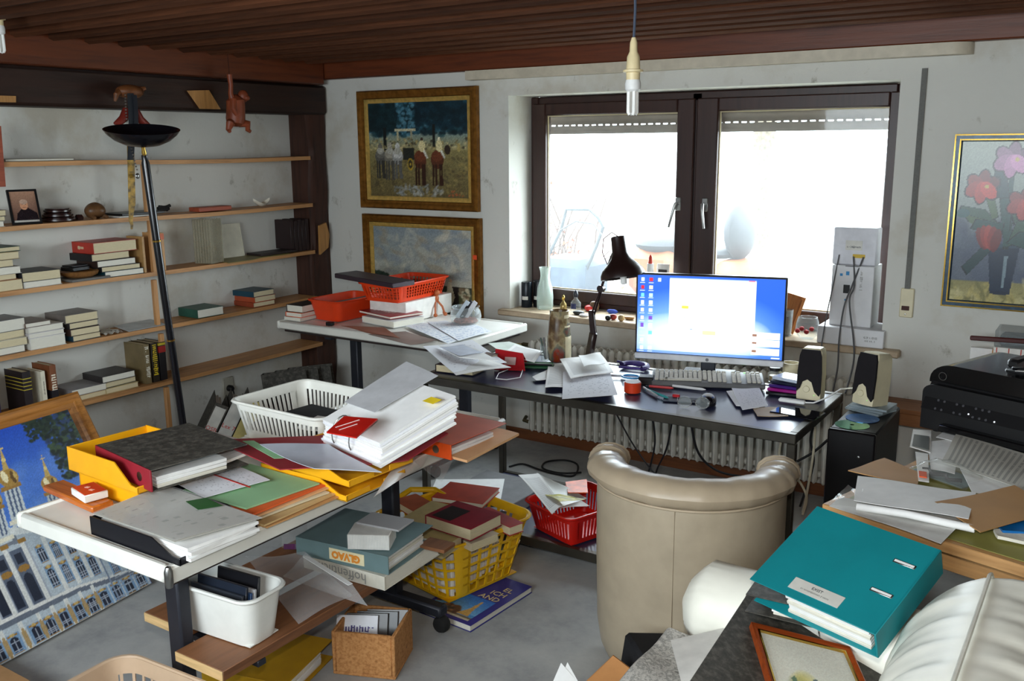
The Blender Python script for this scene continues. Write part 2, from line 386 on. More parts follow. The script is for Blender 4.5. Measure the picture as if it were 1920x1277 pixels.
b = B(); b.grid(6, 24, lambda u, v: (-4.31+.012*math.sin(v*9)+.008*math.sin(v*23+u*4)-(.02 if u in (0, 1) else 0), 4.29+.165*u, 1.9*v))
b.mm((XW, 4.297+.004, 0), (-4.325, YB-.002, 1.893), 0)
o = struct('trim_4', b, DARKZ); tag(o, 'rough dark timber post in the corner of the room', 'post')
b = B(); b.mm((XW, YB-.016, 0), (XR, YB, .062), .003); o = struct('baseboard_back', b, wood('brown_baseboard', (112, 66, 36), (80, 45, 24), 5, 'x')); tag(o, 'brown wooden baseboard under the radiator', 'baseboard')
b = B(); b.mm((XW, YR, 0), (XW+.016, 4.28, .062), .003); o = struct('baseboard_left', b, wood('brown_baseboard_side', (112, 66, 36), (80, 45, 24), 5, 'y')); tag(o, 'brown wooden baseboard under the shelves', 'baseboard')
# ---- window
w = bpy.data.objects.new('window_1', None); COL.objects.link(w); w.location = (-1.9, Y2, ZS); w['kind'] = 'structure'; tag(w, 'wide two-sash window with dark brown frames', 'window')
def ring(b, x0, x1, z0, z1, wd, ya, yb, wb=None, bev=.006, m=0):
    wb = wb or wd
    b.mm((x0, ya, z0), (x0+wd, yb, z1), bev, m); b.mm((x1-wd, ya, z0), (x1, yb, z1), bev, m)
    b.mm((x0+wd, ya, z1-wd), (x1-wd, yb, z1), bev, m); b.mm((x0+wd, ya, z0), (x1-wd, yb, z0+wb), bev, m)
b = B(); ring(b, XL+.002, XRW-.002, ZS+.002, ZH-.003, .052, Y2+.006, Y2+.07); b.mm((-1.935, Y2+.006, ZS), (-1.878, Y2+.07, ZH-.01), .006)
b.build('frame', FRAMEW, w, True)
PANE = None
m, n, l, bs = _new('dusty_window_glass'); t = n.new('ShaderNodeBsdfTransparent'); t.inputs[0].default_value = (.97, .98, .98, 1)
tr = n.new('ShaderNodeBsdfTranslucent'); tr.inputs[0].default_value = (.95, .96, .97, 1); gl = n.new('ShaderNodeBsdfGlossy'); gl.inputs['Roughness'].default_value = .03
tx = _noise(n, l, 2.6, 8, (1, 1, .6), rough=.7); rr = _ramp(n, l, tx.outputs[0], [(.3, (.022, .022, .022, 1)), (.62, (.034, .034, .034, 1)), (.85, (.06, .06, .06, 1))])
x1 = n.new('ShaderNodeMixShader'); l.new(rr.outputs[0], x1.inputs[0]); l.new(t.outputs[0], x1.inputs[1]); l.new(tr.outputs[0], x1.inputs[2])
x2 = n.new('ShaderNodeMixShader'); x2.inputs[0].default_value = .012; l.new(x1.outputs[0], x2.inputs[1]); l.new(gl.outputs[0], x2.inputs[2])
l.new(x2.outputs[0], n['Material Output'].inputs[0]); PANE = m
for sx0, sx1, g0, g1 in ((-2.9, -1.912, -2.812, -2.008), (-1.9, -.9, -1.784, -.958)):
    s = B(); ya, yb = Y2-.016, Y2+.05; gb = .872; gt = 1.86
    s.mm((sx0, ya, ZS+.035), (g0, yb, ZH-.04), .006); s.mm((g1, ya, ZS+.035), (sx1, yb, ZH-.04), .006)
    s.mm((g0, ya, gt), (g1, yb, ZH-.04), .006); s.mm((g0, ya, ZS+.035), (g1, yb, gb), .006)
    so = s.build('sash', FRAMEW, w, True)
    so['label'] = 'dark brown window sash'
    q = B(); q.mm((g0-.005, Y2+.02, gb-.005), (g1+.005, Y2+.026, gt+.005), 0)
    q2 = q.build('pane', PANE, w, True); q2['label'] = 'dusty glass pane'
    q = B(); ring(q, g0-.001, g1+.001, gb, gt, .006, Y2+.012, Y2+.02, bev=.001); q.build('glazing_bead', mat('pale_glazing_seal', (190, 176, 140), .6), w, True)
for hx, lean in ((-1.988, .02), (-1.838, -.008)):
    h = B(); h.mm((hx-.016, Y2-.022, 1.35), (hx+.016, Y2-.012, 1.42), .003); h.tube([(hx, Y2-.02, 1.388), (hx, Y2-.05, 1.388)], .009, 10)
    h.tube([(hx, Y2-.05, 1.392), (hx-lean*.4, Y2-.06, 1.36), (hx-lean*1.7, Y2-.056, 1.265)], [.009, .0085, .006], 10); h.build('handle', STEEL, w, True)
b = B()
b.mm((XL-.055, YB-.052, ZS-.034), (XRW+.09, YB+.01, ZS), .006); b.mm((XL+.001, YB, ZS-.034), (XRW-.001, Y2+.06, ZS), .0)
o = struct('trim_5', b, SILLM); tag(o, 'beige stone window sill', 'window sill')
# roller shutter, lowered a hand's breadth behind the glass
sh = thing('roller_shutter', 'brown-grey roller shutter slats lowered over the top of the window', 'shutter', (-1.9, Y2+.12, 1.757))
SLAT = mat('grey_brown_shutter_slat', (124, 112, 98), .6)
for i in range(5):
    q = B(); z0 = 1.757+i*.052
    q.grid(2, 6, lambda u, v: (-2.87+1.98*u, Y2+.125-.006*math.sin(v*math.pi), z0+.046*v), .008); q.build('slat', SLAT, sh, True)
    if i < 4:
        q = B(); x = -2.87
        while x < -.89:
            q.mm((x, Y2+.124, z0+.045), (x+.016, Y2+.13, z0+.053), 0); x += .044 if i == 0 else .0165
        hs_ = q.build('hinge_strip', SLAT, sh, True); hs_['kind'] = 'stuff'
# curtain rail under the beam
r = B(); pts = [(-3.16, YB-.002), (-3.16, YB-.07)]+[(-.66+.075*math.sin(a), YB-.002-.075+.007+.0+.0-(-.075+.075*math.cos(a))*-1-.0) for a in [0]]
pts = [(-3.16, YB-.002), (-3.16, YB-.078), (-.68, YB-.078)]+[(-.68+.085*math.sin(a), YB-.002-.076*math.cos(a)) for a in [k*math.pi/2/8 for k in range(1, 9)]]+[(-.6, YB-.002)]
r.prism(pts, 2.055, 2.104); single('curtain_rail', r, mat('aged_white_rail', (196, 186, 166), .5), 'long cream curtain rail fixed under the beam above the window', 'curtain rail')
st = thing('shutter_strap', 'grey shutter pull strap hanging beside the window', 'strap', (-.78, YB-.01, .925))
q = B(); q.mm((-.791, YB-.012, .96), (-.768, YB-.008, 2.008), 0); q.build('strap', mat('grey_webbing', (108, 108, 104), .8, scale=120), st, True)
q = B(); q.mm((-.806, YB-.014, .922), (-.748, YB-.0005, 1.055), .004); q.build('winder_plate', CREAM, st, True)
q = B(); q.mm((-.797, YB-.016, .955), (-.764, YB-.012, .975), .001); q.build('slot', mat('brown_slot', (70, 40, 34), .7), st, True)
q = B(); q.lathe([(.004, 0), (.003, .003), (0, .0035)], 8, (-.779, YB-.014, .937), rx(90)); q.build('screw', STEEL, st, True)
# ---- radiator
RADM = mat('aged_white_radiator_enamel', (218, 216, 206), .35, 0, .07, 9)
ra = thing('radiator', 'white column radiator with many ribs under the window sill', 'radiator', (-1.85, YB-.1, .09))
q = B(); q.box((0, -.04, .27), (.031, .036, .53), None, .013); q.box((0, .015, .27), (.031, .03, .53), None, .012); q.box((0, -.012, .025), (.02, .06, .03), None, .008); q.box((0, -.012, .515), (.02, .06, .03), None, .008)
rib = q.build('rib', RADM, ra)
for i in range(38):
    o = rib if i == 0 else rib.copy()
    if i: COL.objects.link(o)
    o.location = (-.855+.0455*i, .03, 0)
for z in (.045, .5):
    q = B(); q.tube([(-.89, .02, z), (.88, .02, z)], .017, 10); q.build('pipe', RADM, ra)
for pp in ([(-.89, .02, .5), (-.93, .02, .5), (-.95, .01, .49)], [(-.89, .02, .045), (-.93, .02, .05), (-.94, .06, .06)]):
    q = B(); q.tube(pp, .011, 8); q.build('valve_pipe', mat('dark_brass', (92, 84, 62), .4, .8), ra)
q = B(); q.lathe([(.0, 0), (.019, .002), (.022, .02), (.024, .045), (.018, .062), (0, .064)], 16, (-.945, .012, .49), rx(100) @ ry(-25)); q.build('thermostat_knob', mat('yellowed_knob', (172, 154, 108), .5), ra)
# ---- socket with a plug
so = thing('wall_socket', 'grey socket plate low on the shelf wall with a black plug in it', 'socket', (XW+.001, 3.675, .19))
q = B(); q.box((.006, 0, .068), (.012, .082, .136), None, .004); q.build('plate', mat('grey_socket_plate', (168, 164, 150), .5), so)
q = B(); q.lathe([(0, 0), (.02, 0), (.02, .025), (.012, .038), (0, .04)], 16, (.01, 0, .068), ry(90)); q.build('plug', BLACK, so)
q = B(); q.tube([(.046, 0, .066), (.06, -.004, .04), (.062, -.012, 0), (.07, -.04, -.06), (.09, -.06, -.13), (.10, -.07, -.185)], .0045, 6); q.build('cord', BLACK, so)
# ---- the shelves on the left wall
PINE = wood('pale_pine_shelf', (188, 138, 88), (150, 104, 62), 5, 'y', .5, .1); PINEZ = wood('pale_pine_upright', (190, 140, 90), (150, 104, 62), 5, 'z', .5, .1)
XF = -4.29
SZ = [1.64, 1.349, 1.052, .756, .455]      # tops of the five boards
shl = thing('wall_shelves', 'five long sagging pine boards forming the wall shelves', 'shelves', (XW+.09, 3.2, .43))
for i, z in enumerate(SZ):
    def fz(y, i=i): return -.006*math.sin((y-2.9)/1.4*math.pi)*(1 if y > 2.9 else 0)*(1.4 if i < 2 else .5)
    q = B(); y1 = 4.285 if i < 4 else 4.29; dep = XF if i < 4 else XF+.02
    ys = [1.0+(y1-1.0)*k/16 for k in range(17)]
    vs = [(x, y, z+zz+fz(y)) for y in ys for x, zz in ((XW+.002, -.022), (dep, -.022), (dep, 0), (XW+.002, 0))]
    fs = [(k*4+a, k*4+(a+1) % 4, k*4+4+(a+1) % 4, k*4+4+a) for k in range(16) for a in range(4)]+[(0, 1, 2, 3), (64, 67, 66, 65)]
    q.add(vs, fs); q.build('shelf_board', PINE, shl, True)
for (px, py), zz in (((280, 420), (1.327, 1.64)), ((283, 420), (1.03, 1.349)), ((293, 560), (.734, 1.03)), ((306, 660), (.433, .734)), ((316, 760), (0, .433))):
    y = at(px, py, X=XF-.01).y
    q = B(); q.mm((XF-.03, y-.012, zz[0]), (XF-.006, y+.012, zz[1]-.0225), .002); q.build('upright', PINEZ, shl, True)
for i, y in enumerate((1.9,)):
    q = B(); q.mm((XF-.09, y-.02, 0), (XF-.006, y, 1.61), .002); q.build('upright', PINEZ, shl, True)
# ================================================================ furniture
TWHITE = mat('pale_grey_laminate', (236, 235, 228), .38, 0, .04, 6)
TEDGE = mat('grey_white_table_rim', (220, 219, 211), .4, 0, .05, 7)
DSTEEL = mat('dark_blue_grey_steel', (44, 46, 54), .45, .3, .12, 9)
BSTEEL = mat('bare_dark_steel', (84, 80, 72), .38, .75, .18, 7)
RUBBER = mat('black_rubber', (24, 23, 23), .75, 0, .15)
BOARDW = wood('brown_veneered_board', (126, 82, 52), (92, 56, 34), 4, 'y', .5, .12)
def trestle_table(label, x0, x1, y0, y1, zt, along, p1, p2, R=None, cap=False, foot=.56):
    """pale top on two steel posts with wheeled feet; posts at p1 and p2 (room x, y)"""
    c = Vector(((x0+x1)/2, (y0+y1)/2, 0)); t = thing('trestle_table', label, 'table', c, R)
    hx, hy = (x1-x0)/2, (y1-y0)/2
    q = B(); q.box((0, 0, zt-.021), (2*hx-.02, 2*hy-.02, .036), None, .004); q.build('table_top', TWHITE, t)
    q = B()
    for sx in (-1, 1): q.box((sx*(hx-.011), 0, zt-.02), (.022, 2*hy, .046), None, .007)
    for sy in (-1, 1): q.box((0, sy*(hy-.011), zt-.02), (2*hx-.04, .022, .046), None, .007)
    q.build('rim', TEDGE, t)
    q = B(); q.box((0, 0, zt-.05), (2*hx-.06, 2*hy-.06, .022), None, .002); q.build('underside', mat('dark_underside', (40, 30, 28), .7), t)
    if cap:
        q = B(); q.lathe([(0, -.026), (.008, -.024), (.0105, -.01), (.0105, .016), (.006, .027), (0, .03)], 12, (hx-.003, -hy+.003, zt-.022)); q.build('corner_cap', STEEL, t)
    for (px_, py_) in (p1, p2):
        lx, ly = px_-c.x, py_-c.y
        q = B(); q.box((lx, ly, (zt-.06)/2+.03), (.058, .044, zt-.12), None, .006); q.build('post', DSTEEL, t)
        d = (1, 0) if along == 'y' else (0, 1)
        q = B(); q.box((lx, ly, zt-.075), (.05+d[0]*.4, .05+d[1]*.4, .035), None, .004); q.build('top_bracket', DSTEEL, t)
        q = B(); q.bar((lx-d[0]*foot/2, ly-d[1]*foot/2, .082), (lx+d[0]*foot/2, ly+d[1]*foot/2, .082), .05, .042, bev=.008); fo = q.build('foot', DSTEEL, t)
        for s in (-1, 1):
            k = B(); cx, cy = lx+s*d[0]*(foot/2-.012), ly+s*d[1]*(foot/2-.012)
            k.lathe([(0, -.02), (.026, -.018), (.031, -.008), (.031, .008), (.026, .018), (0, .02)], 16, (cx, cy, .031), ry(90) if d[1] else rx(90))
            k.tube([(cx, cy, .05), (cx, cy, .1)], .01, 8); k.build('castor', RUBBER, fo)
    return t
T1 = trestle_table('white trestle table heaped with letter trays and binders in the foreground', -2.402, -1.762, 1.238, 2.66, .745, 'y', (-2.10, 1.50), (-2.10, 2.41), None, True, .46)
for i, (xa, xb, ya, yb, z) in enumerate(((-2.065, -1.87, 1.452, 2.36, .34), (-2.33, -2.14, 1.545, 2.36, .34))):
    q = B(); q.mm((xa, ya, z-.03), (xb, yb, z), .002); so = q.build('shelf_plank', BOARDW, T1, True)
    q = B(); q.mm((xa+.001, ya-.003, z-.029), (xb-.001, ya, z-.001), .0005); q.build('raw_edge', wood('raw_chipboard_edge', (206, 172, 122), (180, 142, 92), 9), so, False)
    so2 = so.children[0]; so2.matrix_parent_inverse = Matrix.Identity(4); so2.location = -T1.location
for y_ in (1.57, 2.32):
    q = B(); q.mm((-2.33, y_, .29), (-1.87, y_+.03, .309), .002); q.build('plank_bracket', DSTEEL, T1, True)
T2 = trestle_table('white trestle table under the paintings in the corner, piled with orange baskets', -3.92, -2.665, 3.585, 4.24, .742, 'x', (-3.62, 3.90), (-2.87, 3.93), None, False, .58)
# ---- steel desk
DX0, DX1, DY0, DY1, DZ = -2.505, -.86, 3.09, 3.735, .72
dk = thing('steel_desk', 'dark steel-framed desk with a navy top in front of the radiator', 'desk', ((DX0+DX1)/2, (DY0+DY1)/2, 0))
NAVY = mat('worn_navy_linoleum', (52, 56, 84), .28, 0, .2, 5, spec=.5)
q = B(); q.mm((DX0+.02, DY0+.02, DZ-.03), (DX1-.02, DY1-.02, DZ-.003), .002); q.build('table_top', NAVY, dk, True)
for y in (DY0, DY1-.03):
    q = B(); q.mm((DX0, y, DZ-.036), (DX1, y+.03, DZ), .003); q.build('rail', BSTEEL, dk, True)
for x in (DX0, DX1-.03):
    q = B(); q.mm((x, DY0+.03, DZ-.036), (x+.03, DY1-.03, DZ), .003); q.build('rail', BSTEEL, dk, True)
    for y in (DY0, DY1-.03):
        q = B(); q.mm((x, y, 0), (x+.03, y+.03, DZ-.036), .003); q.build('leg', BSTEEL, dk, True)
q = B(); q.mm((DX0+.03, DY0+.01, .062), (DX1-.03, DY1-.01, .088), .002); lsf = q.build('lower_shelf', NAVY, dk, True)
for y in (DY0, DY1-.03):
    q = B(); q.mm((DX0+.03, y, .052), (DX1-.03, y+.03, .092), .003); q.build('lower_rail', BSTEEL, dk, True)
# ---- tub chair
LEATH = mat('taupe_leather', (168, 154, 132), .42, 0, .06, 12, .12); LEATH2 = mat('light_taupe_leather', (178, 161, 137), .36, 0, .05, 12, .1)
CC = Vector((-1.085, 2.715, 0)); DIR = Vector((.30, -.954, 0)).normalized(); SIDE = Vector((-DIR.y, DIR.x, 0))
ch = thing('tub_chair', 'taupe leather tub chair with a rolled rim, seen from behind', 'chair', CC)
def hs(a, r):      # horseshoe: round back, arms running on
    if abs(a) <= 90: return Vector((DIR*math.cos(math.radians(a))+SIDE*math.sin(math.radians(a)))*r)
    e = (abs(a)-90)/90*.12; return SIDE*r*(1 if a > 0 else -1)*(1-.05*e)-DIR*e
q = B(); prof = [(.24, .012), (.265, .03), (.285, .075), (.296, .15), (.302, .4), (.302, .62), (.296, .66)]
def shell(u, v):
    a = -132+264*u; i = min(int(v*6), 5); f = v*6-i; r = prof[i][0]*(1-f)+prof[i+1][0]*f; z = prof[i][1]*(1-f)+prof[i+1][1]*f
    p = hs(a, r); p.z = z; return p
q.grid(64, 12, shell); q.grid(64, 6, lambda u, v: (lambda p: Vector((p.x, p.y, .3+.36*v)))(hs(-132+264*u, .215)))
for s in (-1, 1): q.grid(4, 6, lambda u, v: (lambda p: Vector((p.x, p.y, .035+.62*v)))(hs(s*132, .302*(1-u)+.215*u)))
q.build('shell', LEATH, ch)
q = B(); N = 72; n = 14
def roll(u, v):
    a = -134+268*u; cr = .0045*math.sin(u*60)*(1 if abs(a) > 70 else .25)+.003*math.sin(u*131)*(1 if abs(a) > 80 else .2)
    rr_ = .05+cr; an = 2*math.pi*v; end = min(1, min(u, 1-u)/.012); rr_ *= (.35+.65*end)
    p = hs(a, .272+math.cos(an)*(rr_+.012)); p.z = .678+math.sin(an)*rr_*.9+.01*math.cos(math.radians(a)) ; return p
q.grid(N*2, n, roll); q.build('rolled_rim', LEATH2, ch, sharp=80)
q = B(); q.tube([(lambda p: Vector((p.x, p.y, .646)))(hs(a, .308)) for a in range(-130, 131, 5)], .0045, 6); q.build('piping', LEATH2, ch)
for a in (-4, ): q = B(); q.tube([(lambda p: Vector((p.x, p.y, .1+.54*k/8)))(hs(a, .3022-(.012 if k == 0 else 0))) for k in range(9)], .0022, 5); q.build('back_seam', LEATH, ch)
q = B(); q.grid(20, 20, lambda u, v: Vector(((u-.5)*.42, (v-.5)*.42, .36+.06*(1-abs(2*u-1)**4)*(1-abs(2*v-1)**4))))
q.box((0, 0, .25), (.40, .40, .24), None, .03); so = q.build('seat_cushion', LEATH, ch); so.location = -DIR*.03
# ---- sofa in the right foreground
SOFA = mat('ivory_leather', (241, 239, 226), .42, 0, .04, 8, .1)
sf = thing('ivory_sofa', 'ivory leather sofa in the right foreground, binders lying on it', 'sofa', (-.35, 1.6, 0))
def cushion(u, v):   # long puffy backrest, seam along its ridge
    y = .9+1.3*u; e = min(1, (1-u)/.07+.0)**.5 if u > .93 else 1; a = -math.pi*.62+math.pi*1.5*v
    wr = (.0035*math.sin(u*70+math.sin(a*2)*2.5)+.0025*math.sin(u*43-a*2.2)+.0015*math.sin(u*151+a*4))*min(1, abs(a+.25)*2.5)
    sag = .02*math.sin(u*5)
    r = .235*e+wr*e; x = -.10+math.sin(a)*r*.98; z = .535+math.cos(a)*(r+.03*e)+sag*.4
    ridge = math.exp(-((a+.25)/.045)**2)*.009; return Vector((x, y+(.03 if e < 1 else 0)*0, z+ridge))
q = B(); q.grid(120, 40, cushion); q.build('back_cushion', SOFA, sf, True, 70)
q = B(); q.tube([cushion(u/60, (math.pi*.62-.25)/(math.pi*1.5))+Vector((0, 0, .004)) for u in range(58)], .0045, 6); q.build('seam', mat('ivory_piping', (232, 230, 218), .4), sf, True)
def armf(u, v):      # far arm, a fat roll running across at the end of the seat
    x = -.90+.74*u; a = 2*math.pi*v; e = min(1, u/.10)**.5 if u < .10 else 1
    g = .004*math.sin(a*26)*(1-min(1, u/.22)); r = (.115+g)*max(e, .12)
    return Vector((x, 2.235+math.cos(a)*r, .472+math.sin(a)*r*1.1))
q = B(); q.grid(30, 60, armf); q.box((-.42, 2.235, .2), (.7, .2, .4), None, .03); q.build('armrest', SOFA, sf, True, 70)
q = B(); q.mm((-.82, .6, .12), (.12, 2.09, .33), .03); q.build('base', SOFA, sf, True)
q = B(); q.grid(20, 40, lambda u, v: Vector((-.87+.69*u, .6+1.48*v, .40+.035*math.sin(math.pi*u)**.5-.05*(1-min(1, u/.08))))); q.mm((-.86, .62, .3), (-.19, 2.06, .398), .03); q.build('seat_cushion', SOFA, sf, True, 70)
for x in (-.7, .06):
    for y in (.68, 2.05): q = B(); q.lathe([(.02, 0), (.028, .12)], 10, (x, y, 0)); q.build('foot', RUBBER, sf, True)
# ---- printer table
PTOP = wood('light_wood_table', (196, 150, 98), (166, 120, 72), 5, 'x', .5, .1)
pt = thing('printer_table', 'light wooden table in the right corner, covered in papers and a printer', 'table', (-.0, 3.0, 0))
pt.location = (-.60, 2.445, 0); pt.rotation_euler = (0, 0, math.radians(-16)); pt.matrix_basis = Matrix.Translation((-.60, 2.445, 0)) @ Matrix.Rotation(math.radians(-16), 4, 'Z')
q = B(); q.mm((0, 0, .715), (1.25, 1.18, .745), .003); q.build('table_top', PTOP, pt)
for x in (.06, 1.19):
    for y in (.08, 1.10):
        q = B(); q.mm((x-.025, y-.025, 0), (x+.025, y+.025, .715), .003); q.build('leg', PTOP, pt)
q = B(); q.mm((.09, .07, .64), (1.16, .09, .715), .002); q.build('apron', PTOP, pt)
pad = B(); pad.mm((.03, .02, .7455), (1.1, 1.12, .7475), .0008); pad.v = [pt.matrix_basis @ v for v in pad.v]; single('desk_mat', pad, mat('olive_yellow_desk_mat', (150, 146, 78), .55, 0, .08, 5), 'olive yellow mat covering the printer table', 'desk mat')
# ---- shelf behind the computer tower, fixed on the wall
q = B(); q.mm((-.85, YB-.2, .525), (.3, YB-.003, .545), .002); q.mm((-.85, YB-.2, .47), (.3, YB-.182, .525), .002); single('wall_ledge', q, wood('red_pine_ledge', (150, 100, 62), (116, 72, 42), 5, 'x'), 'brown wooden ledge on the wall behind the black computer tower', 'ledge')
# ---- computer tower
tw = thing('computer_tower', 'tall black computer tower with discs and a speaker on top', 'computer', (-.73, 3.54, .255))
q = B(); q.mm((-.812, 3.345, .262), (-.648, 3.755, .69), .006); q.build('case', mat('black_pc_case', (20, 18, 20), .45, 0, .1), tw, True)
q = B(); q.mm((-.813, 3.325, .262), (-.647, 3.347, .69), .006); q.build('front_panel', mat('black_pc_front', (15, 13, 15), .35, 0, .1), tw, True)
for z in (.60, .555):
    q = B(); q.lathe([(.006, 0), (.005, .003), (0, .004)], 10, (-.70, 3.326, z), rx(90)); q.build('button', STEEL, tw, True)
for x in (-.79, -.67):
    for y in (3.38, 3.72): q = B(); q.lathe([(.014, 0), (.014, .01)], 10, (x, y, .2525)); q.build('foot', RUBBER, tw, True)
q = B(); q.mm((-.86, 3.28, .0), (-.62, 3.80, .251), .004); single('wooden_crate', q, wood('orange_plywood_box', (176, 122, 70), (150, 98, 52), 5, 'z'), 'plain wooden box on the floor holding up the computer tower', 'box')
# ---- uplighter floor lamp, leaning
base = at(371, 990, z=0); top = Vector((-3.24, 2.335, 1.70))
la = thing('floor_lamp', 'black uplighter floor lamp with a bowl shade, leaning before the shelves', 'floor lamp', base)
LBLK = mat('black_lamp_enamel', (14, 14, 20), .22, .2, .05, spec=.6); GOLD = mat('gold_band', (206, 168, 84), .25, 1, .03)
ax = (top-base).normalized(); Q = ax.to_track_quat('Z', 'Y').to_matrix()
q = B(); q.lathe([(0, 0), (.13, 0), (.135, .01), (.12, .022), (.03, .03), (.02, .05)], 32); q.build('base', LBLK, la)
q = B(); L_ = (top-base).length; q.lathe([(.0155, .03), (.0155, L_-.06), (.012, L_-.05), (.012, L_-.03)], 16, R=Q); q.build('pole', LBLK, la)
for f in (.53, .78):
    q = B(); q.lathe([(.0155, L_*f), (.0172, L_*f+.002), (.0172, L_*f+.007), (.0155, L_*f+.009)], 16, R=Q); q.build('band', GOLD, la)
q = B(); q.lathe([(.0075, L_-.03), (.0095, L_-.02), (.007, L_-.005), (.01, L_+.006)], 12, R=Q); q.build('neck', GOLD, la)
Qb = Q @ rz(0)
q = B(); q.lathe([(0, 0), (.03, .001), (.07, .009), (.105, .026), (.13, .048), (.142, .066), (.139, .067), (.126, .05), (.1, .03), (.06, .014), (0, .007)], 40, (0, 0, 0)); bo = q.build('bowl_shade', LBLK, la)
bo.matrix_basis = Matrix.Translation(ax*(L_+.004)) @ (Q.to_4x4()) @ Matrix.Rotation(math.radians(4), 4, 'Y')
# ---- paintings on the back wall
GOLDF = mat('old_gilt_frame', (146, 98, 40), .3, .75, .25, 30); GOLDI = mat('bright_gilt_slip', (226, 188, 104), .28, .75, .15, 40)
def frame(b, w, h, prof, m=0):
    """mitred picture frame: prof is a list of (inset from the outer edge, depth towards the viewer -y)"""
    K = len(prof); o = len(b.v); vs = []; fs = []
    for cx, cz in ((0, 0), (1, 0), (1, 1), (0, 1)):
        for d, y in prof: vs.append(((d if cx == 0 else w-d), -y, (d if cz == 0 else h-d)))
    for c in range(4):
        c2 = (c+1) % 4
        for i in range(K): fs.append((c*K+i, c*K+(i+1) % K, c2*K+(i+1) % K, c2*K+i))
    b.add(vs, fs, m)
def painting(label, x0, x1, z0, z1, pt_, y=YB, fw=.075):
    t = thing('framed_painting', label, 'painting', (x0, y-.006, z0)); w, h = x1-x0, z1-z0
    q = B(); frame(q, w, h, [(0, 0), (0, .03), (.008, .04), (.022, .036), (.03, .028), (.046, .026), (.05, .018), (.05, 0)]); q.build('frame', GOLDF, t)
    q = B(); frame(q, w-.1, h-.1, [(0, 0), (0, .022), (.006, .022), (fw-.05, .013), (fw-.05, 0)]); g_ = q.build('gilt_slip', GOLDI, t); g_.location = (.05, 0, .05)
    q = print_panel('canvas', pt_, lambda u, v: (fw-.004+(w-2*fw+.008)*u, -.012, fw-.004+(h-2*fw+.008)*v), .006, painted('oil_paint', .5), t)
    return t
p = Paint(150, 120, (70, 84, 70)); R_ = p.rng
p.grad(0, .0, 1, .5, (96, 84, 52), (132, 122, 78)); p.grad(0, .5, 1, .68, (150, 140, 96), (120, 142, 138)); p.grad(0, .68, 1, 1, (84, 128, 142), (34, 70, 92))
p.blobs(420, 0, .66, 1, 1, .015, .05, [(16, 36, 44), (22, 52, 60), (28, 62, 70), (14, 28, 34), (50, 96, 112)], .75)
p.blobs(60, .3, .66, .5, 1, .01, .03, [(96, 146, 164), (70, 120, 140)], .7); p.blobs(200, .5, .74, 1, 1, .02, .05, [(14, 34, 42), (20, 48, 60)], .6); p.blobs(140, 0, .72, .28, .98, .02, .05, [(14, 32, 36), (20, 46, 52)], .7)
p.rect(.155, .5, .19, .74, (22, 26, 26)); p.rect(.655, .52, .685, .76, (24, 26, 24)); p.rect(.28, .695, .49, .72, (190, 184, 152)); p.rect(.3, .6, .315, .7, (176, 168, 132)); p.rect(.44, .6, .455, .7, (150, 146, 120))
p.blobs(160, 0, .5, 1, .62, .006, .02, [(170, 150, 96), (120, 110, 74), (60, 56, 44), (190, 176, 130)], .8); p.blobs(260, 0, 0, 1, .42, .01, .04, [(120, 104, 60), (150, 132, 78), (84, 72, 46), (70, 62, 44)], .5, .5)
def horse(x, y, s, body, front):
    p.ell(x, y, .055*s, .085*s, body); p.ell(x-.0*s, y+.03*s, .05*s, .05*s, [min(255, c*1.25) for c in body])
    for dx in (-.035, -.012, .02, .036): p.line(x+dx*s, y-.05*s, x+dx*s*1.1, y-.23*s, .008*s, [c*.6 for c in body])
    if front: p.ell(x, y+.1*s, .025*s, .045*s, [min(255, c*1.3) for c in body])
for x, s, c in ((.12, 1.0, (86, 84, 78)), (.22, 1.05, (120, 116, 104)), (.30, 1.0, (150, 150, 146))): horse(x, .43, s, c, True); p.ell(x, .49, .035, .035, (170, 168, 156))
p.rect(.36, .4, .47, .52, (38, 40, 34)); p.ell(.43, .35, .03, .065, (170, 140, 40)); p.ell(.43, .35, .02, .048, (60, 54, 36)); p.ell(.43, .35, .006, .012, (190, 160, 60))
for x in (.53, .7): horse(x, .4, 1.15, (84, 44, 26), False)
for x in (.55, .72): p.ell(x, .54, .032, .06, (214, 200, 150)); p.ell(x, .61, .014, .018, (60, 40, 30) if x < .6 else (228, 220, 190)); p.line(x+.02, .49, x+.05, .42, .01, (206, 204, 190))
p.ell(.91, .52, .016, .045, (170, 150, 90)); p.ell(.8, .5, .03, .05, (50, 38, 30)); p.blobs(60, .25, .03, .75, .13, .01, .05, [(150, 156, 160), (110, 116, 118), (170, 172, 168)], .6, .35); p.blobs(14, .8, .02, .95, .08, .01, .02, [(180, 90, 50)], .6, .5); p.noise(.16)
painting('oil painting of horses and riders under trees in a gilt frame, upper of two', -4.012, -3.117, 1.322, 2.026, p)
p = Paint(140, 110, (150, 156, 154)); p.grad(0, .34, 1, 1, (176, 174, 156), (128, 140, 146))
p.blobs(150, 0, .45, 1, 1, .05, .13, [(176, 176, 166), (120, 132, 140), (196, 190, 170), (138, 146, 150), (150, 140, 120)], .45, .35)
p.blobs(70, 0, .40, .14, .47, .01, .03, [(30, 46, 38), (44, 60, 48)], .9); p.rect(0, .34, .5, .405, (44, 52, 44)); p.blobs(60, .1, .38, .5, .43, .008, .02, [(34, 44, 38), (50, 58, 50)], .9); p.poly([(.2, .4), (.24, .44), (.28, .4)], (170, 170, 160)); p.poly([(.46, .4), (.467, .5), (.475, .4)], (36, 40, 40))
